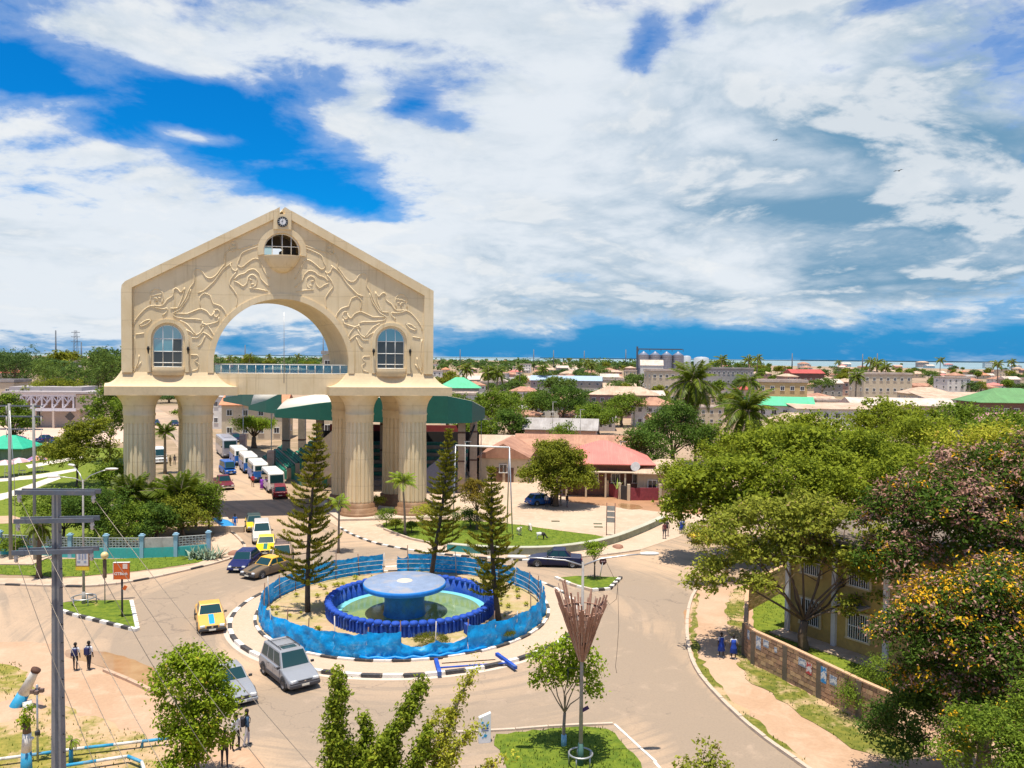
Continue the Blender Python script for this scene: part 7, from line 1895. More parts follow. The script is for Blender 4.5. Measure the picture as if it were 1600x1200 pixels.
# --- kiosk, parasols and tables in the park
c = G(4, 722)
kt = thing('kiosk', 'small grey kiosk with a bright green pyramid roof at the left edge', 'kiosk', (c.x, c.y + 2, 0))
b = MB(); b.box((0, 0, 1.15), (6.4, 4.4, 2.3)); b.build('wall', mat('kiosk_grey_green', (.20, .24, .19), .8), kt)
hip_roof(6.4, 4.4, 2.35, 1.9, .9).build('roof', mat('kiosk_green_roof', (.02, .38, .22), .5), kt)
b = MB(); b.box((-.8, -2.23, 1.2), (1.0, .06, 1.9)); b.build('door', M_dkp, kt)
for i, (x, y, cc1, cc2, l) in enumerate([(30, 742, (.55, .45, .52), (.5, .3, .3), 'faded lilac parasol over a table right of the kiosk'), (58, 738, (.62, .30, .16), (.25, .15, .35), 'orange and violet parasol over a table in the park'), (8, 746, (.62, .55, .52), (.55, .3, .3), 'pale parasol leftmost in the park')]):
    c = G(x, y); pt = thing('parasol', l, 'parasol', (c.x, c.y, 0), 0, 'parasols in the park')
    b = MB(); b.tube([(0, 0, 0), (0, 0, 2.5)], .04, 6); b.build('pole', M_wf, pt)
    b = MB(); b.lathe([(1.55, 1.95), (.8, 2.35), (.02, 2.55)], n=8, smooth=False); b.mi = [k % 2 for k in range(len(b.f))]; o = b.build('canopy', [mat('parasol_cloth_%s' % 'abc'[i], cc1, .8), mat('parasol_panel_%s' % 'abc'[i], cc2, .8)], pt); md = o.modifiers.new('s', 'SOLIDIFY'); md.thickness = .02
    tb = thing('cafe_table', 'small pale table ' + ['under the faded lilac parasol', 'under the orange and violet parasol', 'under the leftmost pale parasol'][i], 'table', (c.x + .7, c.y - .5, 0), 0, 'tables under the parasols')
    b = MB(); b.lathe([(.55, .70), (.55, .75)], n=12); b.build('tabletop', mat('pale_yellow_plastic', (.6, .55, .3), .6), tb)
    b = MB(); 
    for s in (-1, 1):
        for s2 in (-1, 1): b.tube([(s * .35, s2 * .35, 0), (s * .25, s2 * .25, .7)], .03, 4)
    b.build('leg_frame', M_wf, tb)
# railing posts of the car park
rl = thing('car_park_fence', 'thin wire fence with slim posts along the edge of the car park', 'fence', G(70, 706))
for i, x in enumerate((28, 45, 60, 72, 79, 92, 104)):
    c = G(x, 706) - rl.location; b = MB(); b.tube([(c.x, c.y, 0), (c.x, c.y, 2.6)], .05, 5); b.build('post', M_dkp, rl)
b = MB(); a = G(20, 706) - rl.location; c = G(110, 706) - rl.location
for z_ in (1.2, 2.5): b.tube([(a.x, a.y, z_), (c.x, c.y, z_)], .02, 4)
b.build('wire', M_dkp, rl)

# --- silos, tank
st_ = thing('grain_silos', 'row of four blue grey grain silos with conical tops and a conveyor on the skyline', 'silos', (P(1032, 560, 900).x, 900, 0), R(0))
M_silo = mat('galvanised_silo', (.33, .36, .44), .5, .12, .05, metal=.3)
for k in range(4):
    b = MB(); b.lathe([(6.2, 0), (6.2, 21.5), (6.3, 21.6), (1.0, 25.2), (.8, 26)], n=28, c=(-18.5 + 12.6 * k, 0, 0))
    for z_ in range(2, 21, 2): b.lathe([(6.22, z_), (6.3, z_ + .1), (6.22, z_ + .2)], n=28, c=(-18.5 + 12.6 * k, 0, 0))
    b.build('silo', M_silo, st_)
b = MB(); b.box((-1, 0, 28.2), (50, 1.2, 1.2)); b.box((-25.6, 0, 15.5), (1.8, 1.8, 31))
for k in range(5): b.box((-24 + 12.2 * k, 0, 27), (.5, .5, 3))
b.build('conveyor', mat('conveyor_dark', (.08, .10, .13), .7), st_)
for (px, D, w_, h_, l) in ((1096, 900, 8.0, 20.5, 'white storage tank right of the silos on the skyline'), (1073, 1000, 5, 22, 'small white tank close to the right of the silos')):
    b = MB(); b.lathe([(w_, 0), (w_, h_ - 1.5), (w_ * .6, h_ - .4), (.01, h_)], n=28); o = b.build('storage_tank', mat('white_tank', (.34, .37, .40), .6), None, loc=(P(px, 560, D).x, D, 0)); tag(o, l, 'tank')

# --- the spreading town: many houses, each a thing
q = random.Random(99)
TOWN = []
taken = []
def free(x, y, r):
    for a, b_, c in taken:
        if (a - x) ** 2 + (b_ - y) ** 2 < (r + c) ** 2: return False
    return True
for o in list(bpy.data.objects):
    if o.parent is None and o.get('category') in ('house', 'building') : taken.append((o.location.x, o.location.y, 10))
protos = {}
def proto(rk, wk, kind, fl, i):
    k = (rk, wk, kind, fl)
    if k not in protos:
        w, d = q.uniform(10, 16), q.uniform(8, 12)
        h = 3.6 + 3.0 * (fl - 1) + q.uniform(0, .8)
        protos[k] = house('town_house', 'x', 'house', (0, -300), 0, w, d, h, wk, rk, q.uniform(1.6, 2.6), kind, fl, max(3, int(w / 3)), .6, 'houses of the far town', win=(1.2, 1.3))
    return protos[k]
kinds = [('rust', 'cream', 'hip', 1), ('rust', 'pink', 'gable', 1), ('tan', 'cream', 'hip', 1), ('tan', 'white', 'gable', 1), ('pale', 'white', 'gable', 1), ('pale', 'cream', 'flat', 2), ('pink', 'white', 'hip', 1), ('orange', 'cream', 'hip', 1), ('grey', 'white', 'gable', 1), ('tan', 'pink', 'hip', 2), ('rust', 'white', 'hip', 2), ('pale', 'white', 'flat', 3), ('red', 'cream', 'hip', 1), ('tan', 'cream', 'shed', 1), ('pale', 'grey', 'gable', 2), ('rust', 'mauve', 'gable', 1)]
def scatter(n, x0, x1, y0, y1, pw=1.0, sc=(1, 1), seed=3):
    made = 0; tries = 0
    while made < n and tries < n * 40:
        tries += 1
        px = q.uniform(x0, x1); py = y0 + (y1 - y0) * q.random() ** pw
        g = G(px, py)
        r_ = 6.5 * max(1, g.y / 900)
        if not free(g.x, g.y, r_): continue
        k = kinds[min(len(kinds) - 1, int(q.random() ** 1.3 * len(kinds)))]
        pr = proto(*k, 0); s = q.uniform(*sc) * max(1.0, g.y / 1300)
        rz = q.choice([-.1, 0, .1, 1.57, 1.47]) + q.uniform(-.08, .08)
        o = dup(pr, (g.x, g.y, 0), rz, 'x', 'houses of the far town', s); taken.append((g.x, g.y, r_)); TOWN.append((px, k, o)); made += 1
scatter(110, 650, 1620, 572, 592, 1.0, (.85, 1.15))
scatter(100, 660, 1600, 592, 620, 1.0, (.75, 1.0))
scatter(55, 700, 1290, 615, 672, 1.0, (.6, .8))
scatter(26, 335, 560, 564, 596, 1.0, (.9, 1.2))
scatter(14, -40, 190, 575, 600, 1.0, (.9, 1.2))
RN = {'rust': 'rust brown', 'tan': 'tan', 'pale': 'pale tin', 'pink': 'faded red', 'orange': 'orange', 'grey': 'grey', 'red': 'dark red'}
KN_ = {'hip': 'hipped', 'gable': 'gabled', 'flat': 'flat', 'shed': 'sloping'}
byk = {}
for px, k, o in TOWN: byk.setdefault(k, []).append((px, o))
for k, l in byk.items():
    l.sort(key=lambda t: t[0])
    for i, (px, o) in enumerate(l):
        o['label'] = '%s storey town house, %s walls, %s %s roof, %s such from the left' % (['one', 'two', 'three'][k[3] - 1], k[1], RN[k[0]], KN_[k[2]], ordinal(i + 1))
for k, pr in protos.items():
    for ch in list(pr.children): bpy.data.objects.remove(ch)
    bpy.data.objects.remove(pr)
# far trees between the houses
FT = []
ftm = []
for i in range(5):
    w, h = [(9, 7), (12, 8), (7, 8), (14, 9), (10, 10)][i]
    lob = make_lobes(w, h * .8, h * .25, 400 + i, 7)
    me = leaves('crown', lob, 1700, .75, 400 + i, [L_far, L_far2, L_mid, L_far, L_olive][i], 12, .9)
    b = MB(); limbs(b, (0, 0, 0), [l[:3] for l in lob[1:4]], .3, .4, i, 5); ftm.append((me, b.mesh('trunk', M_bark)))
FN = ['round mid green', 'broad dark green', 'narrow bright green', 'very broad green', 'tall olive green']
def ftree(px, py, i, s):
    g = G(px, py); t = thing('town_tree', 'x', 'tree', g, q.uniform(0, 6), 'trees between the far houses'); t.scale = (s, s, s * q.uniform(.8, 1.15))
    put('crown', ftm[i][0], t); put('trunk', ftm[i][1], t); FT.append((px, i, t))
for k in range(190):
    px = q.uniform(655, 1620); py = 569 + 56 * q.random() ** 1.2
    ftree(px, py, q.randrange(5), q.uniform(.7, 1.1) * (1 + (max(0, (600 - py)) / 60 if px < 1230 else 0)))
for k in range(40): ftree(q.uniform(1130, 1620), q.uniform(580, 600), q.randrange(5), q.uniform(.8, 1.2))
for k in range(34): ftree(q.uniform(336, 550), q.uniform(561, 592), q.randrange(5), q.uniform(1.0, 1.6))
for k in range(26): ftree(q.uniform(-60, 190), q.uniform(572, 610), q.randrange(5), q.uniform(1.2, 2.2))
for k in range(44): ftree(q.uniform(700, 1230), q.uniform(612, 668), q.randrange(5), q.uniform(.5, .8))
FT.sort(key=lambda t: t[0]); cnt = {}
for px, i, t in FT:
    cnt[i] = cnt.get(i, 0) + 1; t['label'] = '%s tree in the far town, %s of its kind from the left' % (FN[i], ordinal(cnt[i]))
r2 = np.random.default_rng(8); lw = []
for k in range(420):
    px = r2.uniform(-150, 1190); D = r2.uniform(950, 1650); c = P(px, 560, D); lw.append((c.x, D, r2.uniform(3, 8), r2.uniform(14, 30), r2.uniform(10, 24), r2.uniform(4, 9)))
wd = put('woodland', leaves('woodland', lw, 26000, 3.6, 77, L_far2, 14, 4.0, .7, .8), None); tag(wd, 'dark green belt of distant trees between the far roofs and the shore', 'woodland', kind='stuff')
# far palms as slim silhouettes
FP = []
for k in range(20):
    px = q.choice([q.uniform(680, 1250), q.uniform(1300, 1600), q.uniform(340, 545)]); D = q.uniform(420, 800)
    c = P(px, 562, D); h = q.uniform(13, 19)
    FP.append((px, palm('far_palm', 'x', (c.x, D, 0), h, F_far, 12, q.uniform(1.2, 1.7), .4, (q.uniform(-1, 1), 0), 500 + k, 'palms on the skyline', spread=(-.7, 1.2))))
FP.sort(key=lambda t: t[0])
for i, (px, t) in enumerate(FP): t['label'] = 'far palm standing over the roofs of the town, %s from the left on the skyline' % ordinal(i + 1)
# masts and pylons
def mast(px, ytop, D, l, kind='mast'):
    c = P(px, ytop, D); t = thing('radio_mast' if kind == 'mast' else 'power_pylon', l, 'mast' if kind == 'mast' else 'pylon', (c.x, D, 0)); h = c.z; w = .5 if kind == 'mast' else 1.6
    ms = mat('mast_grey', (.13, .15, .18), .7); b = MB()
    for s in (-1, 1):
        for s2 in (-1, 1): b.tube([(s * w * (1 if kind == 'mast' else 1.8), s2 * w, 0), (s * w * .5, s2 * w * .5, h)], .16 * D / 600, 4)
    for k in range(int(h / 3)): z_ = k * 3; b.tube([(-w, 0, z_), (w, 0, z_ + 3)], .1 * D / 600, 3)
    b.build('lattice', ms, t)
    if kind != 'mast':
        b = MB(); 
        for z_ in (.72, .84, .95): b.box((0, 0, h * z_), (9 * (1.3 - z_ * .4), .5, .5))
        b.build('cross_arm', ms, t)
mast(87, 516, 700, 'thin radio mast left of the pylon above the left trees')
mast(118, 516, 800, 'power pylon with cross arms above the left trees', 'pylon')
mast(127, 534, 900, 'short mast just right of the power pylon')
for i, (x, y) in enumerate([(383, 539), (505, 528), (719, 546), (834, 546), (865, 547), (978, 546), (913, 548), (1348, 553), (1371, 552), (1238, 552)]):
    mast(x, y, 1100, 'slim lamp mast on the skyline, %s from the left of the ten skyline masts' % ordinal([383, 505, 719, 834, 865, 913, 978, 1238, 1348, 1371].index(x) + 1))
# ============================================================ street furniture, people, animals
M_gal = mat('galvanised_steel', (0.45, 0.45, 0.45), 0.4, 0.05, metal=0.7)
M_pole = mat('weathered_pole_grey', (.30, .28, .26), .7, .2, 2, dirt=(.18, .13, .10))
M_polec = mat('concrete_pole', (.21, .21, .215), .85, .12, 1.2, dirt=(.30, .26, .21), dirtk=.5)
M_lampw = mat('lamp_housing', (.62, .60, .55), .5)
def streetlamp(name, label, base, h, arms, group=None, base_m=None):
    """arms: list of (dx, dy, dz, r) offsets of the lamp heads from the pole top"""
    t = thing(name, label, 'street lamp', base, 0, group)
    b = MB(); b.tube([(0, 0, 0), (0, 0, h * .5), (0, 0, h)], [.10, .075, .055], 10); b.build('pole', M_pole, t)
    b = MB(); b.tube([(0, 0, 0), (0, 0, 1.0)], [.15, .12], 10); b.build('pole_base', base_m or mat('green_pole_base', (.05, .13, .11), .7), t)
    for dx, dy, dz in arms:
        b = MB(); e = Vector((dx, dy, dz)); d = e.normalized()
        b.tube([(0, 0, h - .15), (dx * .25, dy * .25, h + dz * .42), (dx * .6, dy * .6, h + dz * .80), (dx * .86, dy * .86, h + dz * .97)], [.04, .035, .03, .028], 6); b.build('arm', M_gal, t)
        a = math.atan2(dy, dx); b = MB()
        b.lathe([(.001, -.42), (.11, -.38), (.16, -.1), (.15, .25), (.09, .42), (.001, .45)], n=10, sx=.55); b.v = [(z, y, x) for x, y, z in b.v]
        b.build('lamp_head', M_lampw, t, loc=(dx * .93, dy * .93, h + dz), rot=(0, 0, a))
    return t
def hoop(label, base, r=.52, h=.55):
    t = thing('hoop_guard', label, 'guard rail', base)
    b = MB(); b.tube([(r * math.cos(2 * PI * k / 24), r * math.sin(2 * PI * k / 24), h) for k in range(25)], .045, 6, caps=False); b.build('ring', M_gal, t)
    for k in range(5):
        a = 2 * PI * k / 5 + .5; b = MB(); b.tube([(r * math.cos(a), r * math.sin(a), 0), (r * math.cos(a), r * math.sin(a), h)], .035, 6); b.build('leg', M_gal, t)
fb = G(907, 1196)
fl_ = streetlamp('street_lamp', 'front street lamp with two long arms rising through the stick basket', fb, 9.05, [(-3.1, .25, .15), (3.15, .25, .35)])
hoop('round steel hoop guard about the foot of the front street lamp', fb)
b = MB(); 
b.tube([(1.55, .1, 8.0), (1.62, .1, 6.2), (1.56, .1, 5.1), (1.50, .1, 4.4), (1.56, .1, 4.1)], .009, 4); b.tube([(.9, .1, 7.6), (1.2, .1, 7.15), (1.5, .1, 7.4), (1.55, .1, 8.0), (1.0, .1, 9.1)], .010, 4); b.build('dangling_cable', mat('brown_cable', (.10, .075, .055), .8), fl_)
b = MB(); b.box((.17, -.04, 2.55), (.34, .03, .16), rot=(0, -.5, 0)); b.build('torn_pennant', mat('purple_cloth', (.05, .02, .09), .8), fl_)
b = MB(); b.tube([(-.6, 0, 4.35), (-.08, 0, 4.35), (-.08, 0, 3.55), (-.6, 0, 3.55), (-.6, 0, 4.35)], .02, 4); b.build('bracket_frame', M_dkp, fl_)
bk = thing('stick_basket', 'funnel shaped basket of upright brown sticks wrapped round the front street lamp', 'basket', (fb.x, fb.y, 4.7))
M_stick = mat('brown_stick', (.30, .155, .105), .9, .3, 5, dirt=(.42, .27, .20), dirtk=.6)
sm_ = MB(); sm_.box((0, 0, .5), (.075, .05, 1.0)); me_st = sm_.mesh('stick', M_stick)
sm_ = MB(); sm_.box((0, 0, .5), (.05, .035, 1.0), taper=.6); me_st2 = sm_.mesh('stick', mat('pale_stick', (.42, .28, .22), .9))
q = random.Random(17)
def stick_at(a, z0, z1, r0, r1, me, wob=.03):
    p0 = Vector((r0 * math.cos(a), r0 * math.sin(a), z0)); a2 = a + q.uniform(-wob, wob) * 2; p1 = Vector((r1 * math.cos(a2), r1 * math.sin(a2), z1))
    d = p1 - p0; rot = d.to_track_quat('Z', 'Y').to_euler()
    put('stick', me, bk, p0, rot, (1, 1, d.length))
def rad(z): return .13 + 1.02 * (z / 2.9) ** 1.05
for ring_ in range(5):
    z0 = [.0, .35, .95, 1.45, 1.75][ring_]; n = [22, 26, 34, 36, 30][ring_]
    for k in range(n):
        a = 2 * PI * (k + q.uniform(-.2, .2)) / n; z1 = z0 + q.uniform(.75, 1.25) * (1.0 if ring_ < 4 else .9)
        if ring_ == 4 and math.cos(a) < -.3: z1 += .55
        stick_at(a, z0, z1, rad(z0) + q.uniform(-.02, .03), rad(z1) + q.uniform(-.02, .05), me_st if q.random() < .72 else me_st2)
for zz in (.4, 1.1, 1.8, 2.3):
    b = MB(); b.tube([((rad(zz) - .04) * math.cos(2 * PI * k / 20), (rad(zz) - .04) * math.sin(2 * PI * k / 20), zz) for k in range(21)], .025, 5, caps=False); b.build('hoop', M_stick, bk)
b = MB(); b.lathe([(.14, 0), (rad(.8) - .06, .8), (rad(1.6) - .10, 1.6)], n=16); o = b.build('inner_lining', mat('dark_wicker', (.12, .06, .04), .95), bk); md = o.modifiers.new('s', 'SOLIDIFY'); md.thickness = .03
# left three headed lamp with its poster board
lb_ = G(131, 946)
tl = streetlamp('street_lamp', 'left street lamp with three heads above a yellow framed poster board', lb_, 9.0, [(-1.9, -.6, .30), (-1.5, 1.2, .9), (2.0, .4, .75)], base_m=M_pole)
hoop('dark hoop guard at the foot of the left street lamp', lb_, .8, .6)
sgn_ = thing('poster_board', 'yellow edged poster board fixed to the left street lamp', 'sign', (lb_.x, lb_.y, 2.55))
def flat_board(root, w, h, z, m_board, m_frame, y=-.12, fr=.05):
    b = MB(); b.box((0, y, z + h / 2), (w, .08, h)); b.build('board', m_board, root)
    b = MB()
    for s in (-1, 1): b.box((s * (w / 2 + fr / 2), y, z + h / 2), (fr, .12, h + 2 * fr))
    for z_ in (z - fr / 2, z + h + fr / 2): b.box((0, y, z_), (w, .12, fr))
    b.build('frame', m_frame, root)
flat_board(sgn_, .85, .95, .35, mat('pale_print', (.62, .60, .58), .6), mat('rust_frame', (.25, .13, .08), .7))
b = MB(); b.box((0, -.13, .17), (.95, .09, .30)); b.box((0, -.13, 1.48), (.85, .09, .22)); b.build('yellow_panel', mat('sign_yellow', (.72, .50, .03), .6), sgn_)
def text(root, s, size, loc, m, depth=.004, rot=(PI / 2, 0, 0), align='CENTER', name='lettering', sx=1.0):
    cu = bpy.data.curves.new(name, 'FONT'); cu.body = s; cu.size = size; cu.extrude = depth; cu.align_x = align; cu.align_y = 'CENTER'; cu.offset = size * .02
    o = bpy.data.objects.new(name, cu); col.objects.link(o)
    dg = bpy.context.evaluated_depsgraph_get(); me = bpy.data.meshes.new_from_object(o.evaluated_get(dg)); bpy.data.objects.remove(o)
    me.materials.clear(); me.materials.append(m); o = bpy.data.objects.new(name, me); link(o, root); o.location = loc; o.rotation_euler = rot; o.scale = (sx, 1, 1)
    return o
b = MB()
for (x, z, w, h) in ((-.2, 1.02, .14, .42), (.02, 1.0, .10, .46), (.22, 1.02, .14, .40), (-.25, .62, .22, .12), (.2, .62, .18, .12)): b.box((x, -.166, z), (w, .006, h))
b.build('printed_figures', mat('blue_grey_print', (.25, .30, .42), .6), sgn_)
# globe lamp
gp_ = G(164, 946); gl = thing('globe_lamp', 'slim pole with a pale globe behind the orange sign', 'lamp', gp_)
b = MB(); b.tube([(0, 0, 0), (0, 0, 3.3)], [.04, .03], 8); b.build('pole', M_pole, gl); b = MB(); b.lathe([(.13, 2.0), (.13, 3.25), (.05, 3.35)], n=10); b.build('sleeve', mat('brown_sleeve', (.13, .08, .05), .8), gl)
b = MB(); b.lathe([(.26 * math.sin(PI * k / 12) + .001, 3.6 - .26 * math.cos(PI * k / 12)) for k in range(13)], n=18); b.build('globe', mat('cream_globe', (.68, .52, .24), .35), gl)
# orange bank sign
op = G(191, 967); os_ = thing('bank_sign', 'orange square GTBank sign on a dark post on the triangular island', 'sign', op, R(6))
b = MB(); b.tube([(0, 0, 0), (0, 0, 2.75)], .07, 8); b.build('post', M_dkp, os_)
M_or = mat('sign_orange', (.60, .11, .012), .5, .04); b = MB(); b.box((0, -.05, 3.30), (1.02, .16, 1.12)); b.build('panel', M_or, os_)
b = MB(); b.box((-.52, -.05, 3.30), (.03, .18, 1.16)); b.box((0, -.05, 3.875), (1.07, .18, .03)); b.build('edge_trim', M_wf, os_)
b = MB(); b.box((.25, -.136, 3.62), (.30, .012, .34)); b.build('logo_square', mat('logo_pale', (.72, .60, .52), .5), os_)
text(os_, 'GTBank', .26, (-.02, -.138, 3.12), M_wf)
b = MB(); b.box((.22, -.1, 2.15), (.22, .05, .3), rot=(0, .5, 0)); b.build('small_orange_tag', M_or, os_)
# white utility cabinet
kp = G(757, 1160); kc = thing('pillar_sign', 'white slant topped pillar box with blue prints at the edge of the front lawn', 'sign pillar', kp, R(12))
b = MB(); b.prism([(-.28, 0), (.28, 0), (.28, 1.42), (-.28, 1.22)], -.10, .10, tf=lambda x, y, z: (x, z, y)); bevel(b.build('body', mat('white_cabinet', (.72, .73, .74), .5, .05), kc), .015)
b = MB(); b.box((0, -.104, .70), (.34, .008, .07)); b.box((0, -.104, .60), (.34, .008, .03)); b.build('printed_bars', mat('dark_blue_print', (.02, .06, .22), .5), kc)
b = MB()
for (x, z, s) in ((-.12, .98, .10), (.12, .90, .12), (.02, .36, .14), (-.1, .28, .06), (.1, .82, .09)): b.box((x, -.104, z), (s, .008, s), rot=(0, .5, 0))
b.build('printed_emblem', mat('cyan_print', (.02, .30, .55), .5), kc)
# information board
ib = G(954, 837); bd = thing('notice_board', 'tall dark framed notice board on two legs behind the curved wall', 'notice board', ib, R(-12))
for s in (-1, 1): b = MB(); b.tube([(s * .42, 0, 0), (s * .42, 0, 3.35)], .045, 6); b.build('leg', mat('rusty_iron', (.16, .07, .05), .8), bd)
for z_ in (1.35, 1.95, 2.55): b = MB(); b.box((0, 0, z_ + .24), (.78, .05, .48)); b.build('panel', mat('grey_notice', (.34, .33, .31), .6, .2, 3), bd)
b = MB(); b.lathe([(.39, -.02), (.39, .02)], n=24, a0=0, a1=PI); b.v = [(x, z, 3.05 + y * .6) for x, y, z in b.v]; b.build('arched_head', MATS['grey_notice'], bd)
# no entry sign seen from the side of the small island
ne = G(938, 908); ns_ = thing('road_sign', 'round dark road sign on a leaning pole at the small triangular island', 'road sign', ne, R(10))
b = MB(); b.tube([(-.1, 0, 0), (.18, 0, 1.55)], .035, 6); b.build('pole', M_gal, ns_)
b = MB(); b.lathe([(.30, -.015), (.30, .015)], n=24); b.v = [(x + .2, z, y + 1.6) for x, y, z in b.v]; b.build('disc', mat('dark_sign_red', (.07, .015, .02), .6), ns_)
b = MB(); b.box((.2, -.03, 1.6), (.36, .02, .09)); b.build('bar', mat('faded_pink_bar', (.45, .30, .30), .6), ns_)
# gantry
ga = thing('steel_gantry', 'tall white steel portal frame standing on the goat lawn', 'portal frame', G(796, 844))
o3 = ga.location; gl0 = P(712, 696, 82); gr0 = P(796, 699, 81)
b = MB(); b.tube([gl0 - o3, gr0 - o3], .09, 6); b.build('cross_beam', M_wf, ga)
for (tp, bx, by) in ((gl0, 707, 839), (gr0, 792, 832), (gr0, 801, 844)):
    f = G(bx, by); b = MB(); b.tube([f - o3, tp - o3], .07, 6); b.build('leg', M_gal, ga)
# slim lamp posts behind the arch with banners
for i, (x, yb, yt, w_, l) in enumerate([(380, 705, 632, 8, 'far slim flag pole with a banner box behind the buses'), (424, 736, 645, 9, 'near slim flag pole with a banner box beside the terraces')]):
    g = G(x, yb); c = P(x, yt, g.y); t = thing('banner_pole', l, 'pole', g, 0, 'banner poles along the terraces')
    b = MB(); b.tube([(0, 0, 0), (0, 0, c.z)], .07, 6); b.build('pole', M_gal, t)
    b = MB(); b.box((0, 0, 2.0), (1.1, .9, 2.4)); b.build('banner_box', mat('faded_banner', (.50, .38, .33), .8, .25, 1.5, dirt=(.4, .1, .08), dirtk=.5), t)
    b = MB(); b.box((0, 0, .5), (1.25, 1.05, .5)); b.build('plinth', mat('orange_plinth', (.5, .27, .17), .9), t)
for i, (x, yt, D) in enumerate([(727, 690, 100), (752, 655, 112), (907, 640, 150), (864, 628, 160), (970, 690, 112), (1228, 700, 60)][:5]):
    c = P(x, yt, D); t = thing('utility_pole', ['thin pole before the grandstand pillars', 'thin pole behind the gantry', 'thin lamp pole beside the round tree in the middle town', 'thin pole among the trees left of the grey tin roof', 'thin wire pole in front of the faded red roof'][i], 'pole', (c.x, D, 0), 0)
    b = MB(); b.tube([(0, 0, 0), (0, 0, c.z)], .06, 6); b.build('pole', M_pole, t)
    b = MB(); b.box((.3, 0, c.z), (.9, .12, .1)); b.build('arm', M_gal, t)
# --- big concrete power pole with three cross arms and its wires
pc = P(88, 765, 24); BP = thing('power_pole', 'big grey concrete power pole with three crossarms at the left front', 'power pole', (pc.x, 24, 0))
b = MB(); 
b.v = []; z1_ = pc.z - .05
for (z_, w_) in ((0, .30), (z1_, .125)): pass
b.add([(-.19, -.17, 0), (.19, -.17, 0), (.19, .17, 0), (-.19, .17, 0), (-.085, -.09, z1_), (.085, -.09, z1_), (.085, .09, z1_), (-.085, .09, z1_)], [(0, 3, 2, 1), (4, 5, 6, 7), (0, 1, 5, 4), (1, 2, 6, 5), (2, 3, 7, 6), (3, 0, 4, 7)])
o = b.build('pole', M_polec, BP)
b = MB(); b.add([(-.03, -.18, 0), (.09, -.18, 0), (.04, -.10, z1_), (-.01, -.10, z1_)], [(0, 1, 2, 3)]); 
b.build('groove_shade_strip', mat('groove_shade_dark', (.10, .11, .13), .9), BP)  # flat dark strip; the shade of a groove put into colour
b = MB()
for k in range(16):
    z_ = z1_ - 1.2 - .55 * k; hw_ = .085 + .105 * (1 - z_ / z1_)
    for s in (-1, 1): b.tube([(s * hw_ * .95, 0, z_), (s * (hw_ + .06), 0, z_)], .018, 5)
b.build('step_bolt', M_dkp, BP)
M_arm = mat('blue_grey_crossarm', (.10, .12, .15), .6, .15, 2, dirt=(.25, .20, .18), dirtk=.4)
ends = []
for (yl, xl, yr, xr, kk) in ((768, 29, 769, 153, 0), (813, 27, 811, 151, 1), (862, 24, 859, 150, 2)):
    a = P(xl, yl, 23.8); c = P(xr, yr, 23.8); a = a - BP.location; c = c - BP.location
    for s in (-1, 1):
        b = MB(); off = Vector((0, s * .17, 0)); d = c - a
        b.box((a + c) / 2 + off, (d.length, .055, .13), rot=(0, -math.atan2(d.z, d.x), 0)); b.build('crossarm', M_arm, BP)
    for e, sd in ((a, 1), (c, -1)):
        b = MB(); p = e + Vector((sd * .08, -.1, -.05)); b.lathe([(.02, .05), (.06, 0), (.045, -.06), (.07, -.1), (.045, -.16), (.06, -.2), (.01, -.26)], n=8, c=p); b.build('insulator', mat('white_insulator', (.55, .52, .48), .3), BP)
        ends.append(Vector(p) + BP.location + Vector((0, 0, -.1)))
def wire(label, p0, px, py, z_, sag=.35, ext=1.55):
    g = G(px, py, z_); d = g - p0; pts = []
    for k in range(25):
        u = ext * k / 24; p = p0 + d * u; p.z -= sag * 4 * (u / ext) * (1 - u / ext); pts.append(p)
    b = MB(); b.tube(pts, .009, 5); o = b.build('wire', mat('aluminium_wire', (.17, .14, .11), .4, metal=.5), None); tag(o, label, 'wire', 'wires from the big power pole')
wire('wire from the right end of the top crossarm', ends[1], 458, 1145, 8.6)
wire('wire from the right end of the middle crossarm', ends[3], 385, 1145, 8.2)
wire('wire from the right end of the bottom crossarm', ends[5], 318, 1150, 7.6)
wire('wire from the left end of the top crossarm', ends[0], 262, 1190, 8.6)
wire('wire from the left end of the middle crossarm', ends[2], 200, 1180, 8.2)
wire('wire from the left end of the bottom crossarm', ends[4], 150, 1180, 7.6)
# --- twin pole structure further left
tp = G(17, 876); TP = thing('twin_power_pole', 'pair of grey poles joined by three thin crossarms at the left edge', 'power pole', tp)
x2 = (55 - 17) / FPX * tp.y
for x, w_ in ((0, .16), (x2, .15)): b = MB(); b.tube([(x, 0, 0), (x, 0, 13.6)], [w_, w_ * .72], 10); b.build('pole', mat('twin_pole_grey', (.24, .235, .225), .9, .15, 1), TP)
for k, z_ in enumerate((13.4, 12.5, 11.4)): b = MB(); b.box((x2 / 2 - .2, 0, z_), (x2 + 1.9, .12, .12)); b.build('crossarm', M_arm, TP)
b = MB()
for z_ in (13.4, 12.5, 11.4):
    for x in (-.9, -.2, x2 + .7): b.tube([(x, -.1, z_), (x, -.1, z_ - .7)], .03, 5)
b.build('insulators', MATS['white_insulator'], TP)
b = MB(); b.box((.3, 0, .06), (5, 3.2, .12)); b.build('footing', M_conc, TP)
b = MB(); b.tube([(.1, -.1, 13), (.5, -.2, 7), (.6, -.3, 0)], .03, 4); b.build('riser_cable', M_gal, TP)
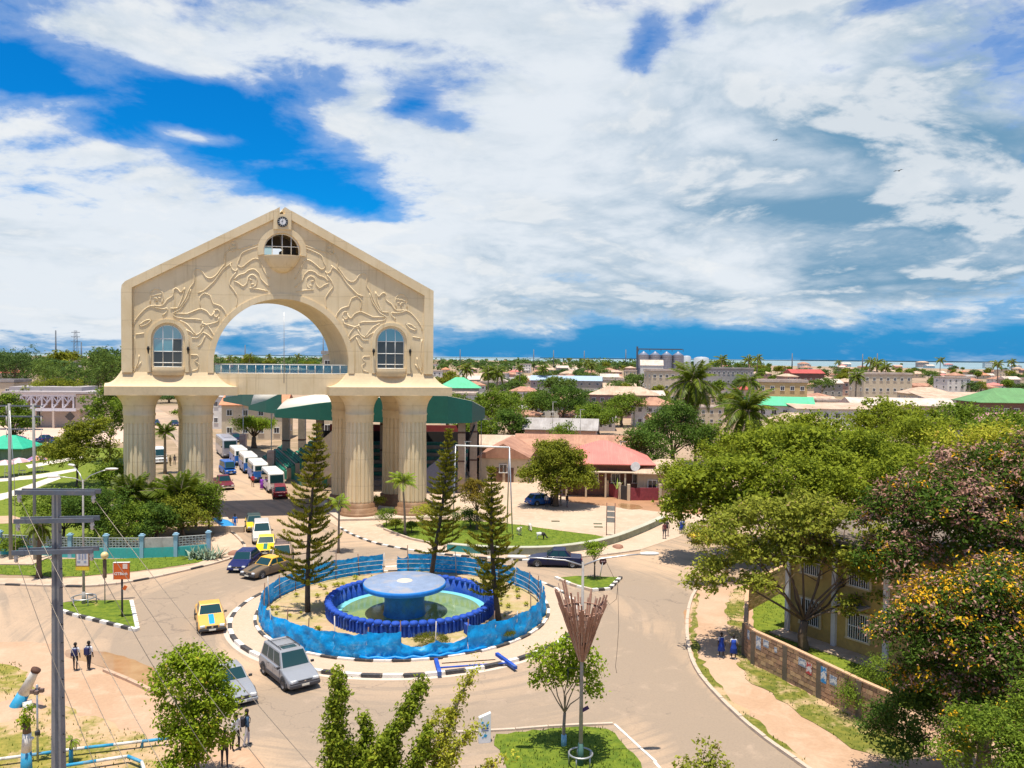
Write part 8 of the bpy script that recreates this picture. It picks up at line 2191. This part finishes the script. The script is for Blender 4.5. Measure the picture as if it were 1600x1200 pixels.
# --- cannon, drum, painted stump, small palm tree, painted rails
cp = G(22, 1112); cn = thing('cannon', 'old cannon barrel painted blue and white pointing up beside the drum', 'cannon', cp)
d_ = P(57, 1045, cp.y + .2) - cp
b = MB(); b.tube([d_ * .02, d_ * .10, d_ * .42], [.36, .34, .28], 16); b.build('blue_barrel', mat('cannon_blue', (.02, .27, .47), .6, .15, 3, dirt=(.3, .3, .3)), cn)
b = MB(); b.tube([d_ * .42, d_ * .9, d_ * .93], [.275, .19, .19], 16); b.build('white_barrel', mat('cannon_white', (.66, .63, .58), .7, .1, 3, dirt=(.3, .22, .15), dirtk=.6), cn)
b = MB(); b.tube([d_ * .93, d_ * .97, d_ * 1.0], [.21, .235, .225], 16); b.build('muzzle', mat('muzzle_rust', (.09, .04, .025), .9), cn)
mb_ = MB(); mb_.lathe([(1.5, -.02), (1.0, .22), (.3, .34), (.001, .34)], n=24); tag(mb_.build('earth_mound', M_dirt, None, loc=(cp.x - .2, cp.y + .1, 0)), kind='structure')
dp = G(38, 1112); dr_ = thing('concrete_drum', 'short white drum lying with its dark opening towards the cannon foot', 'drum', dp)
b = MB(); b.tube([(.35, .1, .30), (.0, -.1, .26)], [.28, .28], 14, caps=True); b.build('drum', MATS['cannon_white'], dr_)
b = MB(); b.tube([(.005, -.098, .26), (-.02, -.115, .258)], [.22, .22], 14); b.build('opening', mat('hollow_shade', (.03, .015, .01), .95), dr_)  # dark disc on the solid end, painted as the shade inside the drum
sp_ = G(41, 1216); stp = thing('painted_tree', 'pollarded tree trunk painted blue below and white above with a tuft of leaves', 'tree', sp_)
b = MB(); b.tube([(0, 0, 0), (.02, 0, 1.15)], [.24, .20], 12); b.build('blue_base', MATS['cannon_blue'], stp)
b = MB(); b.tube([(.02, 0, 1.15), (.05, 0, 1.95)], [.197, .17], 12); b.tube([(.05, 0, 1.5), (.3, 0, 1.75)], [.1, .06], 8); b.build('white_trunk', MATS['cannon_white'], stp)
b = MB(); b.tube([(.05, 0, 1.95), (.02, 0, 2.4)], [.167, .14], 10); b.build('bare_trunk', M_bark, stp)
put('crown', leaves('crown', [(0, 0, 2.5, .3, .3, .4), (.15, 0, 2.9, .2, .2, .2)], 420, .13, 3, L_lime, 7, .14, .5, .5, None, .2, -1), stp)
sp_ = G(111, 1192); stp = thing('young_palm', 'knee high little palm with a blue painted stem beside the painted rail', 'palm', sp_)
b = MB(); b.tube([(0, 0, 0), (0, 0, .62)], [.10, .085], 10); b.build('blue_stem', MATS['cannon_blue'], stp); b = MB(); b.tube([(0, 0, .62), (.05, 0, 1.0)], [.085, .06], 8); b.build('stem', M_bark, stp)
for k in range(12): put('frond', F_small[1], stp, (.05, 0, 1.0), (0, -q.uniform(-.5, 1.0), k * 2.4), (.22, .22, .22))
M_rb = MATS['cannon_blue']; M_rw = MATS['cannon_white']
def painted_rail(label, pts, z_, seg=1.15, r=.075, cols=(0, 1), posts=True):
    t = thing('painted_rail', label, 'rail', pts[0]); rs = [Vector((p.x, p.y, z_)) for p in resample([Vector((p.x, p.y, 0)) for p in pts], seg)]
    for i in range(len(rs) - 1):
        b = MB(); b.tube([rs[i] - t.location, rs[i + 1] - t.location], r, 8); b.build('rail_section', (M_rb, M_rw)[(i) % 2], t)
    if posts:
        for i in range(0, len(rs), 3): b = MB(); v_ = rs[i] - t.location; b.tube([(v_.x, v_.y, 0), (v_.x, v_.y, z_)], .06, 6); b.build('post', M_rb, t)
painted_rail('long low rail painted blue and white across the dry grass', [G(-60, 1205), G(40, 1192), G(110, 1182), G(180, 1174), G(266, 1164)], .32)
painted_rail('short corner rail painted blue and white at the bottom edge', [G(100, 1208), G(218, 1190), G(228, 1222)], .32)
sl = G(59, 1190); lt = thing('garden_lamp', 'small steel lamp post with a cluster of spotlights right of the cannon', 'lamp', sl)
b = MB(); b.tube([(0, 0, 0), (0, 0, 3.25)], [.05, .04], 8); b.build('pole', M_gal, lt); b = MB(); b.lathe([(.11, 1.2), (.11, 1.36)], n=8); b.build('collar', M_dkp, lt)
for a in range(4): b = MB(); b.box((.18 * math.cos(a * 1.57 + .4), .18 * math.sin(a * 1.57 + .4), 3.15), (.16, .14, .16)); b.build('spotlight', mat('brown_spotlight', (.16, .10, .08), .6), lt)
b = MB(); b.lathe([(.06, 3.3), (.05, 3.42), (.001, 3.45)], n=8); b.build('finial', M_gal, lt)
# cover plates on the paving
for (x, y, l) in ((467, 773, 'green drain cover slab on the pavement behind the dark red SUV'), (934, 819, 'left one of the two small dark plates on the plaza'), (935, 824, 'lower one of the two small dark plates on the plaza'), (868, 815, 'thin dark plank lying on the plaza')):
    g = G(x, y); b = MB(); b.box((0, 0, .04), (1.5 if x == 467 else .9, .7 if x == 467 else .35, .07)); tag(b.build('cover_plate', mat('mossy_slab', (.13, .14, .08), .9), None, loc=(g.x, g.y, .012)), l, 'cover plate')
g = G(966, 856); b = MB(); b.lathe([(.5, 0), (.45, .2), (.2, .32), (.001, .33)], n=9, rmod=lambda t: 1 + .2 * math.sin(3 * t)); tag(b.build('stone', mat('reddish_stone', (.30, .15, .10), .9), None, loc=g), 'brown stone lying on the pavement before the curved wall', 'stone')
g = G(364, 868); 
g = G(366, 866); b = MB(); b.lathe([(.5, 0), (.45, .22), (.2, .34), (.001, .34)], n=9, rmod=lambda t: 1 + .2 * math.sin(2 * t)); tag(b.build('stone', mat('reddish_stone', (.30, .15, .10), .9), None, loc=g), 'pale stone at the pavement edge by the navy hatchback', 'stone')
# blue tarp and street stall goods at the left column foot
g = G(358, 826); tv = MB(); vs = []; 
for i in range(8):
    for j in range(5): vs.append((g.x - 1.6 + i * .42, g.y + (j - 2) * .5 - i * .12, 1.05 - i * .13 + .10 * math.sin(i * 1.3 + j)))
tv.add(vs, [(i * 5 + j, (i + 1) * 5 + j, (i + 1) * 5 + j + 1, i * 5 + j + 1) for i in range(7) for j in range(4)], smooth=True)
o = tv.build('blue_tarpaulin', mat('blue_tarp', (.02, .24, .55), .5), None); md = o.modifiers.new('s', 'SOLIDIFY'); md.thickness = .03; tag(o, 'crumpled blue tarpaulin draped over the low wall by the left columns', 'tarpaulin')
g = G(330, 832); b = MB(); b.box((0, 0, .3), (6.5, .5, .6)); tag(b.build('low_wall', mat('tan_plaster', (.45, .36, .27), .9), None, loc=g, rot=(0, 0, .1)), 'short low plaster wall beside the road by the left columns', 'low wall')  # low wall in an even tan plaster colour

# --- people
def person_mat(shirt, pants, hem=.88, sleeve=.0, skin=(.045, .022, .013), sock=None, top=1.42):
    m, b, o = new_mat('clothing')
    v = e_coord('Object'); x, y, z = e_sep(v)
    cc = e_mix(E.m('GREATER_THAN', z, hem), pants, shirt)
    cc = e_mix(E.m('GREATER_THAN', z, top), cc, skin)
    cc = e_mix(E.m('GREATER_THAN', z, 1.60), cc, (.012, .010, .009))
    ax = E.m('ABSOLUTE', x)
    hand = E.m('MULTIPLY', E.m('GREATER_THAN', ax, .21), E.m('LESS_THAN', z, sleeve or .92))
    cc = e_mix(hand, cc, skin)
    cc = e_mix(E.m('LESS_THAN', z, .10), cc, sock or (.02, .02, .02))
    if sock: cc = e_mix(E.m('MULTIPLY', E.m('GREATER_THAN', z, .10), E.m('LESS_THAN', z, hem - .0 if hem < .6 else .0)), cc, skin)
    setc(b, 'Base Color', cc); setc(b, 'Roughness', .8)
    return m
def person(label, loc, rz, m, h=1.72, stride=.16, arm=(.0, .0), group=None, dress=None, lean=0.0):
    t = thing('person', label, 'person', loc, rz, group); s = h / 1.72; t.scale = (s, s, s)
    # facing -y in local space
    st = stride
    V = [(0, 0, .95), (0, .0, 1.12), (0, .01, 1.30), (0, .01, 1.43), (0, -.005, 1.50), (0, -.01, 1.60), (0, 0, 1.69),
         (.10, 0, .90), (.105, -st * .5, .50), (.105, -st * .6 + .02, .09), (.105, -st * .6 - .12, .045),
         (-.10, 0, .90), (-.105, st * .5, .50), (-.105, st * .9, .11), (-.105, st * .9 - .12, .045),
         (.18, .01, 1.38), (.235, .02 + arm[0] * .5, 1.10), (.25, -.02 + arm[0], .86), (.25, -.04 + arm[0], .76),
         (-.18, .01, 1.38), (-.235, .02 + arm[1] * .5, 1.10), (-.25, -.02 + arm[1], .86), (-.25, -.04 + arm[1], .76)]
    Ed = [(0, 1), (1, 2), (2, 3), (3, 4), (4, 5), (5, 6), (0, 7), (7, 8), (8, 9), (9, 10), (0, 11), (11, 12), (12, 13), (13, 14), (2, 15), (15, 16), (16, 17), (17, 18), (2, 19), (19, 20), (20, 21), (21, 22)]
    Rr = [.135, .12, .145, .06, .062, .095, .075, .09, .062, .042, .04, .09, .062, .042, .04, .065, .045, .034, .036, .065, .045, .034, .036]
    me = bpy.data.meshes.new('body'); me.from_pydata(V, Ed, [])
    o = bpy.data.objects.new('body', me); link(o, t); me.materials.append(m)
    md = o.modifiers.new('skin', 'SKIN'); md.use_smooth_shade = True
    for i, r_ in enumerate(Rr): me.skin_vertices[0].data[i].radius = (r_, r_ * .85)
    me.skin_vertices[0].data[0].use_root = True
    sb = o.modifiers.new('sub', 'SUBSURF'); sb.levels = 1; sb.render_levels = 1
    o.rotation_euler = (lean, 0, 0)
    b = MB(); b.lathe([(.001, 1.735), (.06, 1.72), (.092, 1.67), (.10, 1.61), (.092, 1.58)], n=12, c=(0, .012, 0)); b.build('hair', mat('black_hair', (.012, .010, .009), .9), t)
    if dress:
        b = MB(); b.lathe([(.15, 1.36), (.165, 1.15), (.15, 1.02), (.20, .85), (.26, dress[1])], n=14, sy=.8); o2 = b.build('dress', dress[0], t); md = o2.modifiers.new('s', 'SOLIDIFY'); md.thickness = .012
    return t
def backpack(label, t, m, group=None):
    o = thing('backpack', label, 'backpack', t.matrix_local @ Vector((0, 0, 0)), 0, group); o.location = t.location; o.rotation_euler = t.rotation_euler; o.scale = t.scale
    b = MB(); b.box((0, .20, 1.17), (.30, .17, .42)); bevel(b.build('bag', m, o), .05)
    b = MB()
    for s in (-1, 1): b.tube([(s * .10, .13, 1.36), (s * .11, .02, 1.46), (s * .12, -.12, 1.32), (s * .12, -.10, 1.12), (s * .12, .1, 1.0)], .02, 5)
    b.build('strap', m, o)
white = (.62, .63, .66)
M_boy = person_mat(white, (.015, .017, .03), .93, 1.1)
M_navycloth = mat('navy_canvas', (.015, .02, .09), .8)
a = person('schoolboy in white shirt and dark trousers walking away, on the left beside the big pole', G(118, 1048), R(190), M_boy, 1.62, .14, group='schoolboys walking by the muddy puddle'); backpack('navy backpack on the left schoolboy', a, M_navycloth)
a = person('schoolboy in white shirt and dark trousers walking away, nearer the muddy puddle', G(139, 1047), R(172), M_boy, 1.68, .12, group='schoolboys walking by the muddy puddle'); backpack('navy backpack on the schoolboy nearer the puddle', a, M_navycloth)
M_girl = person_mat((.60, .61, .64), (.01, .06, .38), .95, 1.18, sock=(.5, .5, .5))
M_dress = mat('royal_blue_dress', (.008, .05, .36), .8)
M_girl = person_mat((.60, .61, .64), (.045, .022, .013), .95, 1.18, sock=(.5, .5, .5))
a = person('schoolgirl in a royal blue pinafore walking nearer to the road kerb', G(1127, 1027), R(5), M_girl, 1.52, .12, group='schoolgirls walking by the brick wall', dress=(M_dress, .48)); backpack('dark backpack on the schoolgirl nearer to the kerb', a, mat('black_canvas', (.02, .02, .03), .8))
a = person('schoolgirl in a royal blue pinafore walking nearer to the brick wall', G(1146, 1030), R(-8), M_girl, 1.50, .16, group='schoolgirls walking by the brick wall', dress=(M_dress, .48))
M_mid_ = person_mat((.03, .08, .16), (.46, .46, .52), .93, 1.0)
a = person('man in a dark blue top and pale trousers walking beside the young tree', G(386, 1166), R(120), M_mid_, 1.74, .18); backpack('dark shoulder bag on the man in pale trousers', a, MATS['black_canvas'])
person('person in a white shirt and black trousers under the edge of the young tree', G(369, 1173), R(60), person_mat(white, (.015, .015, .018), .95, .8), 1.74, .14)
person('person in brown clothes half hidden low behind the young tree', G(351, 1200), R(200), person_mat((.12, .07, .04), (.03, .02, .03), .9), 1.7, .1)
person('woman in a long purple dress beside the white minibus', G(409, 765), R(0), person_mat((.26, .05, .50), (.26, .05, .50), .6), 1.7, .1, dress=(mat('purple_dress', (.26, .05, .50), .8), .2))
person('person in a bright red shirt and brown trousers walking on the drive', G(395, 761), R(20), person_mat((.60, .03, .03), (.13, .06, .03), .93, .9), 1.75, .16)
person('person in bright blue clothes in the shadow of the arch beam', G(367, 829), R(0), person_mat((.01, .13, .50), (.01, .16, .50), .9), 1.72, .14)
person('person in dark red and grey standing near the curved wall end', G(1038, 842), R(30), person_mat((.20, .06, .07), (.12, .12, .14), .95), 1.75, .08)
person('person in dark clothes close behind the one in dark red', G(1042, 838), R(20), person_mat((.05, .04, .06), (.04, .03, .05), .95), 1.75, .1)
person('schoolgirl in a royal blue pinafore far up the east pavement, in front', G(1064, 834), R(170), M_girl, 1.55, .12, group='schoolgirls on the east pavement', dress=(M_dress, .48))
person('schoolgirl in a royal blue pinafore far up the east pavement, half hidden behind the other', G(1067, 832), R(175), M_girl, 1.55, .12, group='schoolgirls on the east pavement', dress=(M_dress, .48))
for i, (x, y, c1, c2, l) in enumerate([(854, 793, (.4, .4, .42), (.03, .03, .05), 'person in a pale top resting under the shade tree'), (862, 791, (.03, .03, .04), (.03, .03, .04), 'person in dark clothes under the shade tree'), (876, 790, (.35, .10, .05), (.3, .25, .2), 'person in a reddish top at the right under the shade tree'), (886, 793, (.05, .03, .03), (.12, .12, .15), 'person rightmost in the shade of the plaza tree'), (266, 728, (.12, .08, .03), (.1, .07, .03), 'person in brown under the small palm between the left columns'), (273, 727, (.03, .03, .05), (.02, .02, .03), 'person in black beside the one in brown between the left columns'), (344, 826, (.55, .42, .03), (.05, .1, .25), 'person in a yellow top by the blue tarpaulin')]):
    person(l, G(x, y), R(40 * i), person_mat(c1, c2, .93), 1.72, .08)
# --- goats on the lawn
def goat(label, loc, rz, m, head_down=False):
    t = thing('goat', label, 'goat', loc, rz, 'goats on the lawn')
    hd = (.62, 0, .25) if head_down else (.60, 0, .92); nk = (.48, 0, .42) if head_down else (.46, 0, .76)
    V = [(0, 0, .58), (.22, 0, .56), (.36, 0, .60), nk, hd, (hd[0] + .13, 0, hd[2] - .10), (-.22, 0, .58), (-.38, 0, .60), (-.46, 0, .66),
         (.28, .09, .40), (.30, .10, .20), (.27, .10, .03), (.28, -.09, .40), (.26, -.10, .20), (.28, -.10, .03), (-.30, .09, .44), (-.38, .10, .24), (-.33, .10, .03), (-.30, -.09, .44), (-.36, -.10, .24), (-.30, -.10, .03)]
    Ed = [(0, 1), (1, 2), (2, 3), (3, 4), (4, 5), (0, 6), (6, 7), (7, 8), (1, 9), (9, 10), (10, 11), (1, 12), (12, 13), (13, 14), (6, 15), (15, 16), (16, 17), (6, 18), (18, 19), (19, 20)]
    Rr = [.18, .17, .14, .08, .075, .045, .18, .12, .03, .07, .032, .028, .07, .032, .028, .08, .035, .028, .08, .035, .028]
    me = bpy.data.meshes.new('body'); me.from_pydata(V, Ed, []); o = bpy.data.objects.new('body', me); link(o, t); me.materials.append(m)
    md = o.modifiers.new('skin', 'SKIN'); md.use_smooth_shade = True
    for i, r_ in enumerate(Rr): me.skin_vertices[0].data[i].radius = (r_, r_)
    me.skin_vertices[0].data[0].use_root = True
    o.modifiers.new('sub', 'SUBSURF').render_levels = 1
    b = MB()
    for s in (-1, 1): b.box((hd[0] - .06, s * .10, hd[2] + .02), (.05, .14, .04), rot=(s * -.5, 0, 0))
    b.build('ear', m, t); b = MB()
    for s in (-1, 1): b.tube([(hd[0] - .03, s * .04, hd[2] + .05), (hd[0] - .08, s * .06, hd[2] + .18)], [.018, .006], 5)
    b.build('horn', M_dkp, t)
M_g1 = mat('white_goat_hair', (.62, .55, .46), .9, .1, 6)
m, b_, o_ = new_mat('pied_goat_hair'); v = e_coord('Object'); x, y, z = e_sep(v)
setc(b_, 'Base Color', e_mix(E.m('GREATER_THAN', x + e_noise(v, 4) * .4, .28), (.62, .60, .56), (.03, .025, .025))); setc(b_, 'Roughness', .9); M_g2 = m
goat('white goat standing nearest to the gantry leg', G(811, 836), R(-70), M_g1)
goat('white goat grazing at the back of the lawn', G(828, 829), R(-80), M_g1, True)
goat('black and white goat grazing with its head down', G(845, 843), R(-12), M_g2, True)
# --- two birds in the sky
for i, (x, y) in enumerate([(1212, 219), (1404, 267)]):
    p = P(x, y, 160 if i == 0 else 110); t = thing('bird', ['small far bird high over the middle of the grey cloud', 'gliding bird at the right over the grey cloud'][i], 'bird', p, R(30))
    b = MB(); b.tube([(-.25, 0, 0), (-.1, 0, .0), (.1, 0, .01), (.3, 0, 0)], [.01, .06, .06, .01], 6); b.build('body', M_dkp, t)
    for s in (-1, 1): b = MB(); b.add([(.12, s * .03, .02), (-.12, s * .03, .02), (-.1, s * .42, .12), (-.05, s * .75, .05), (.1, s * .4, .14)], [(0, 1, 2, 3, 4)]); o = b.build('wing', M_dkp, t); md = o.modifiers.new('s', 'SOLIDIFY'); md.thickness = .012
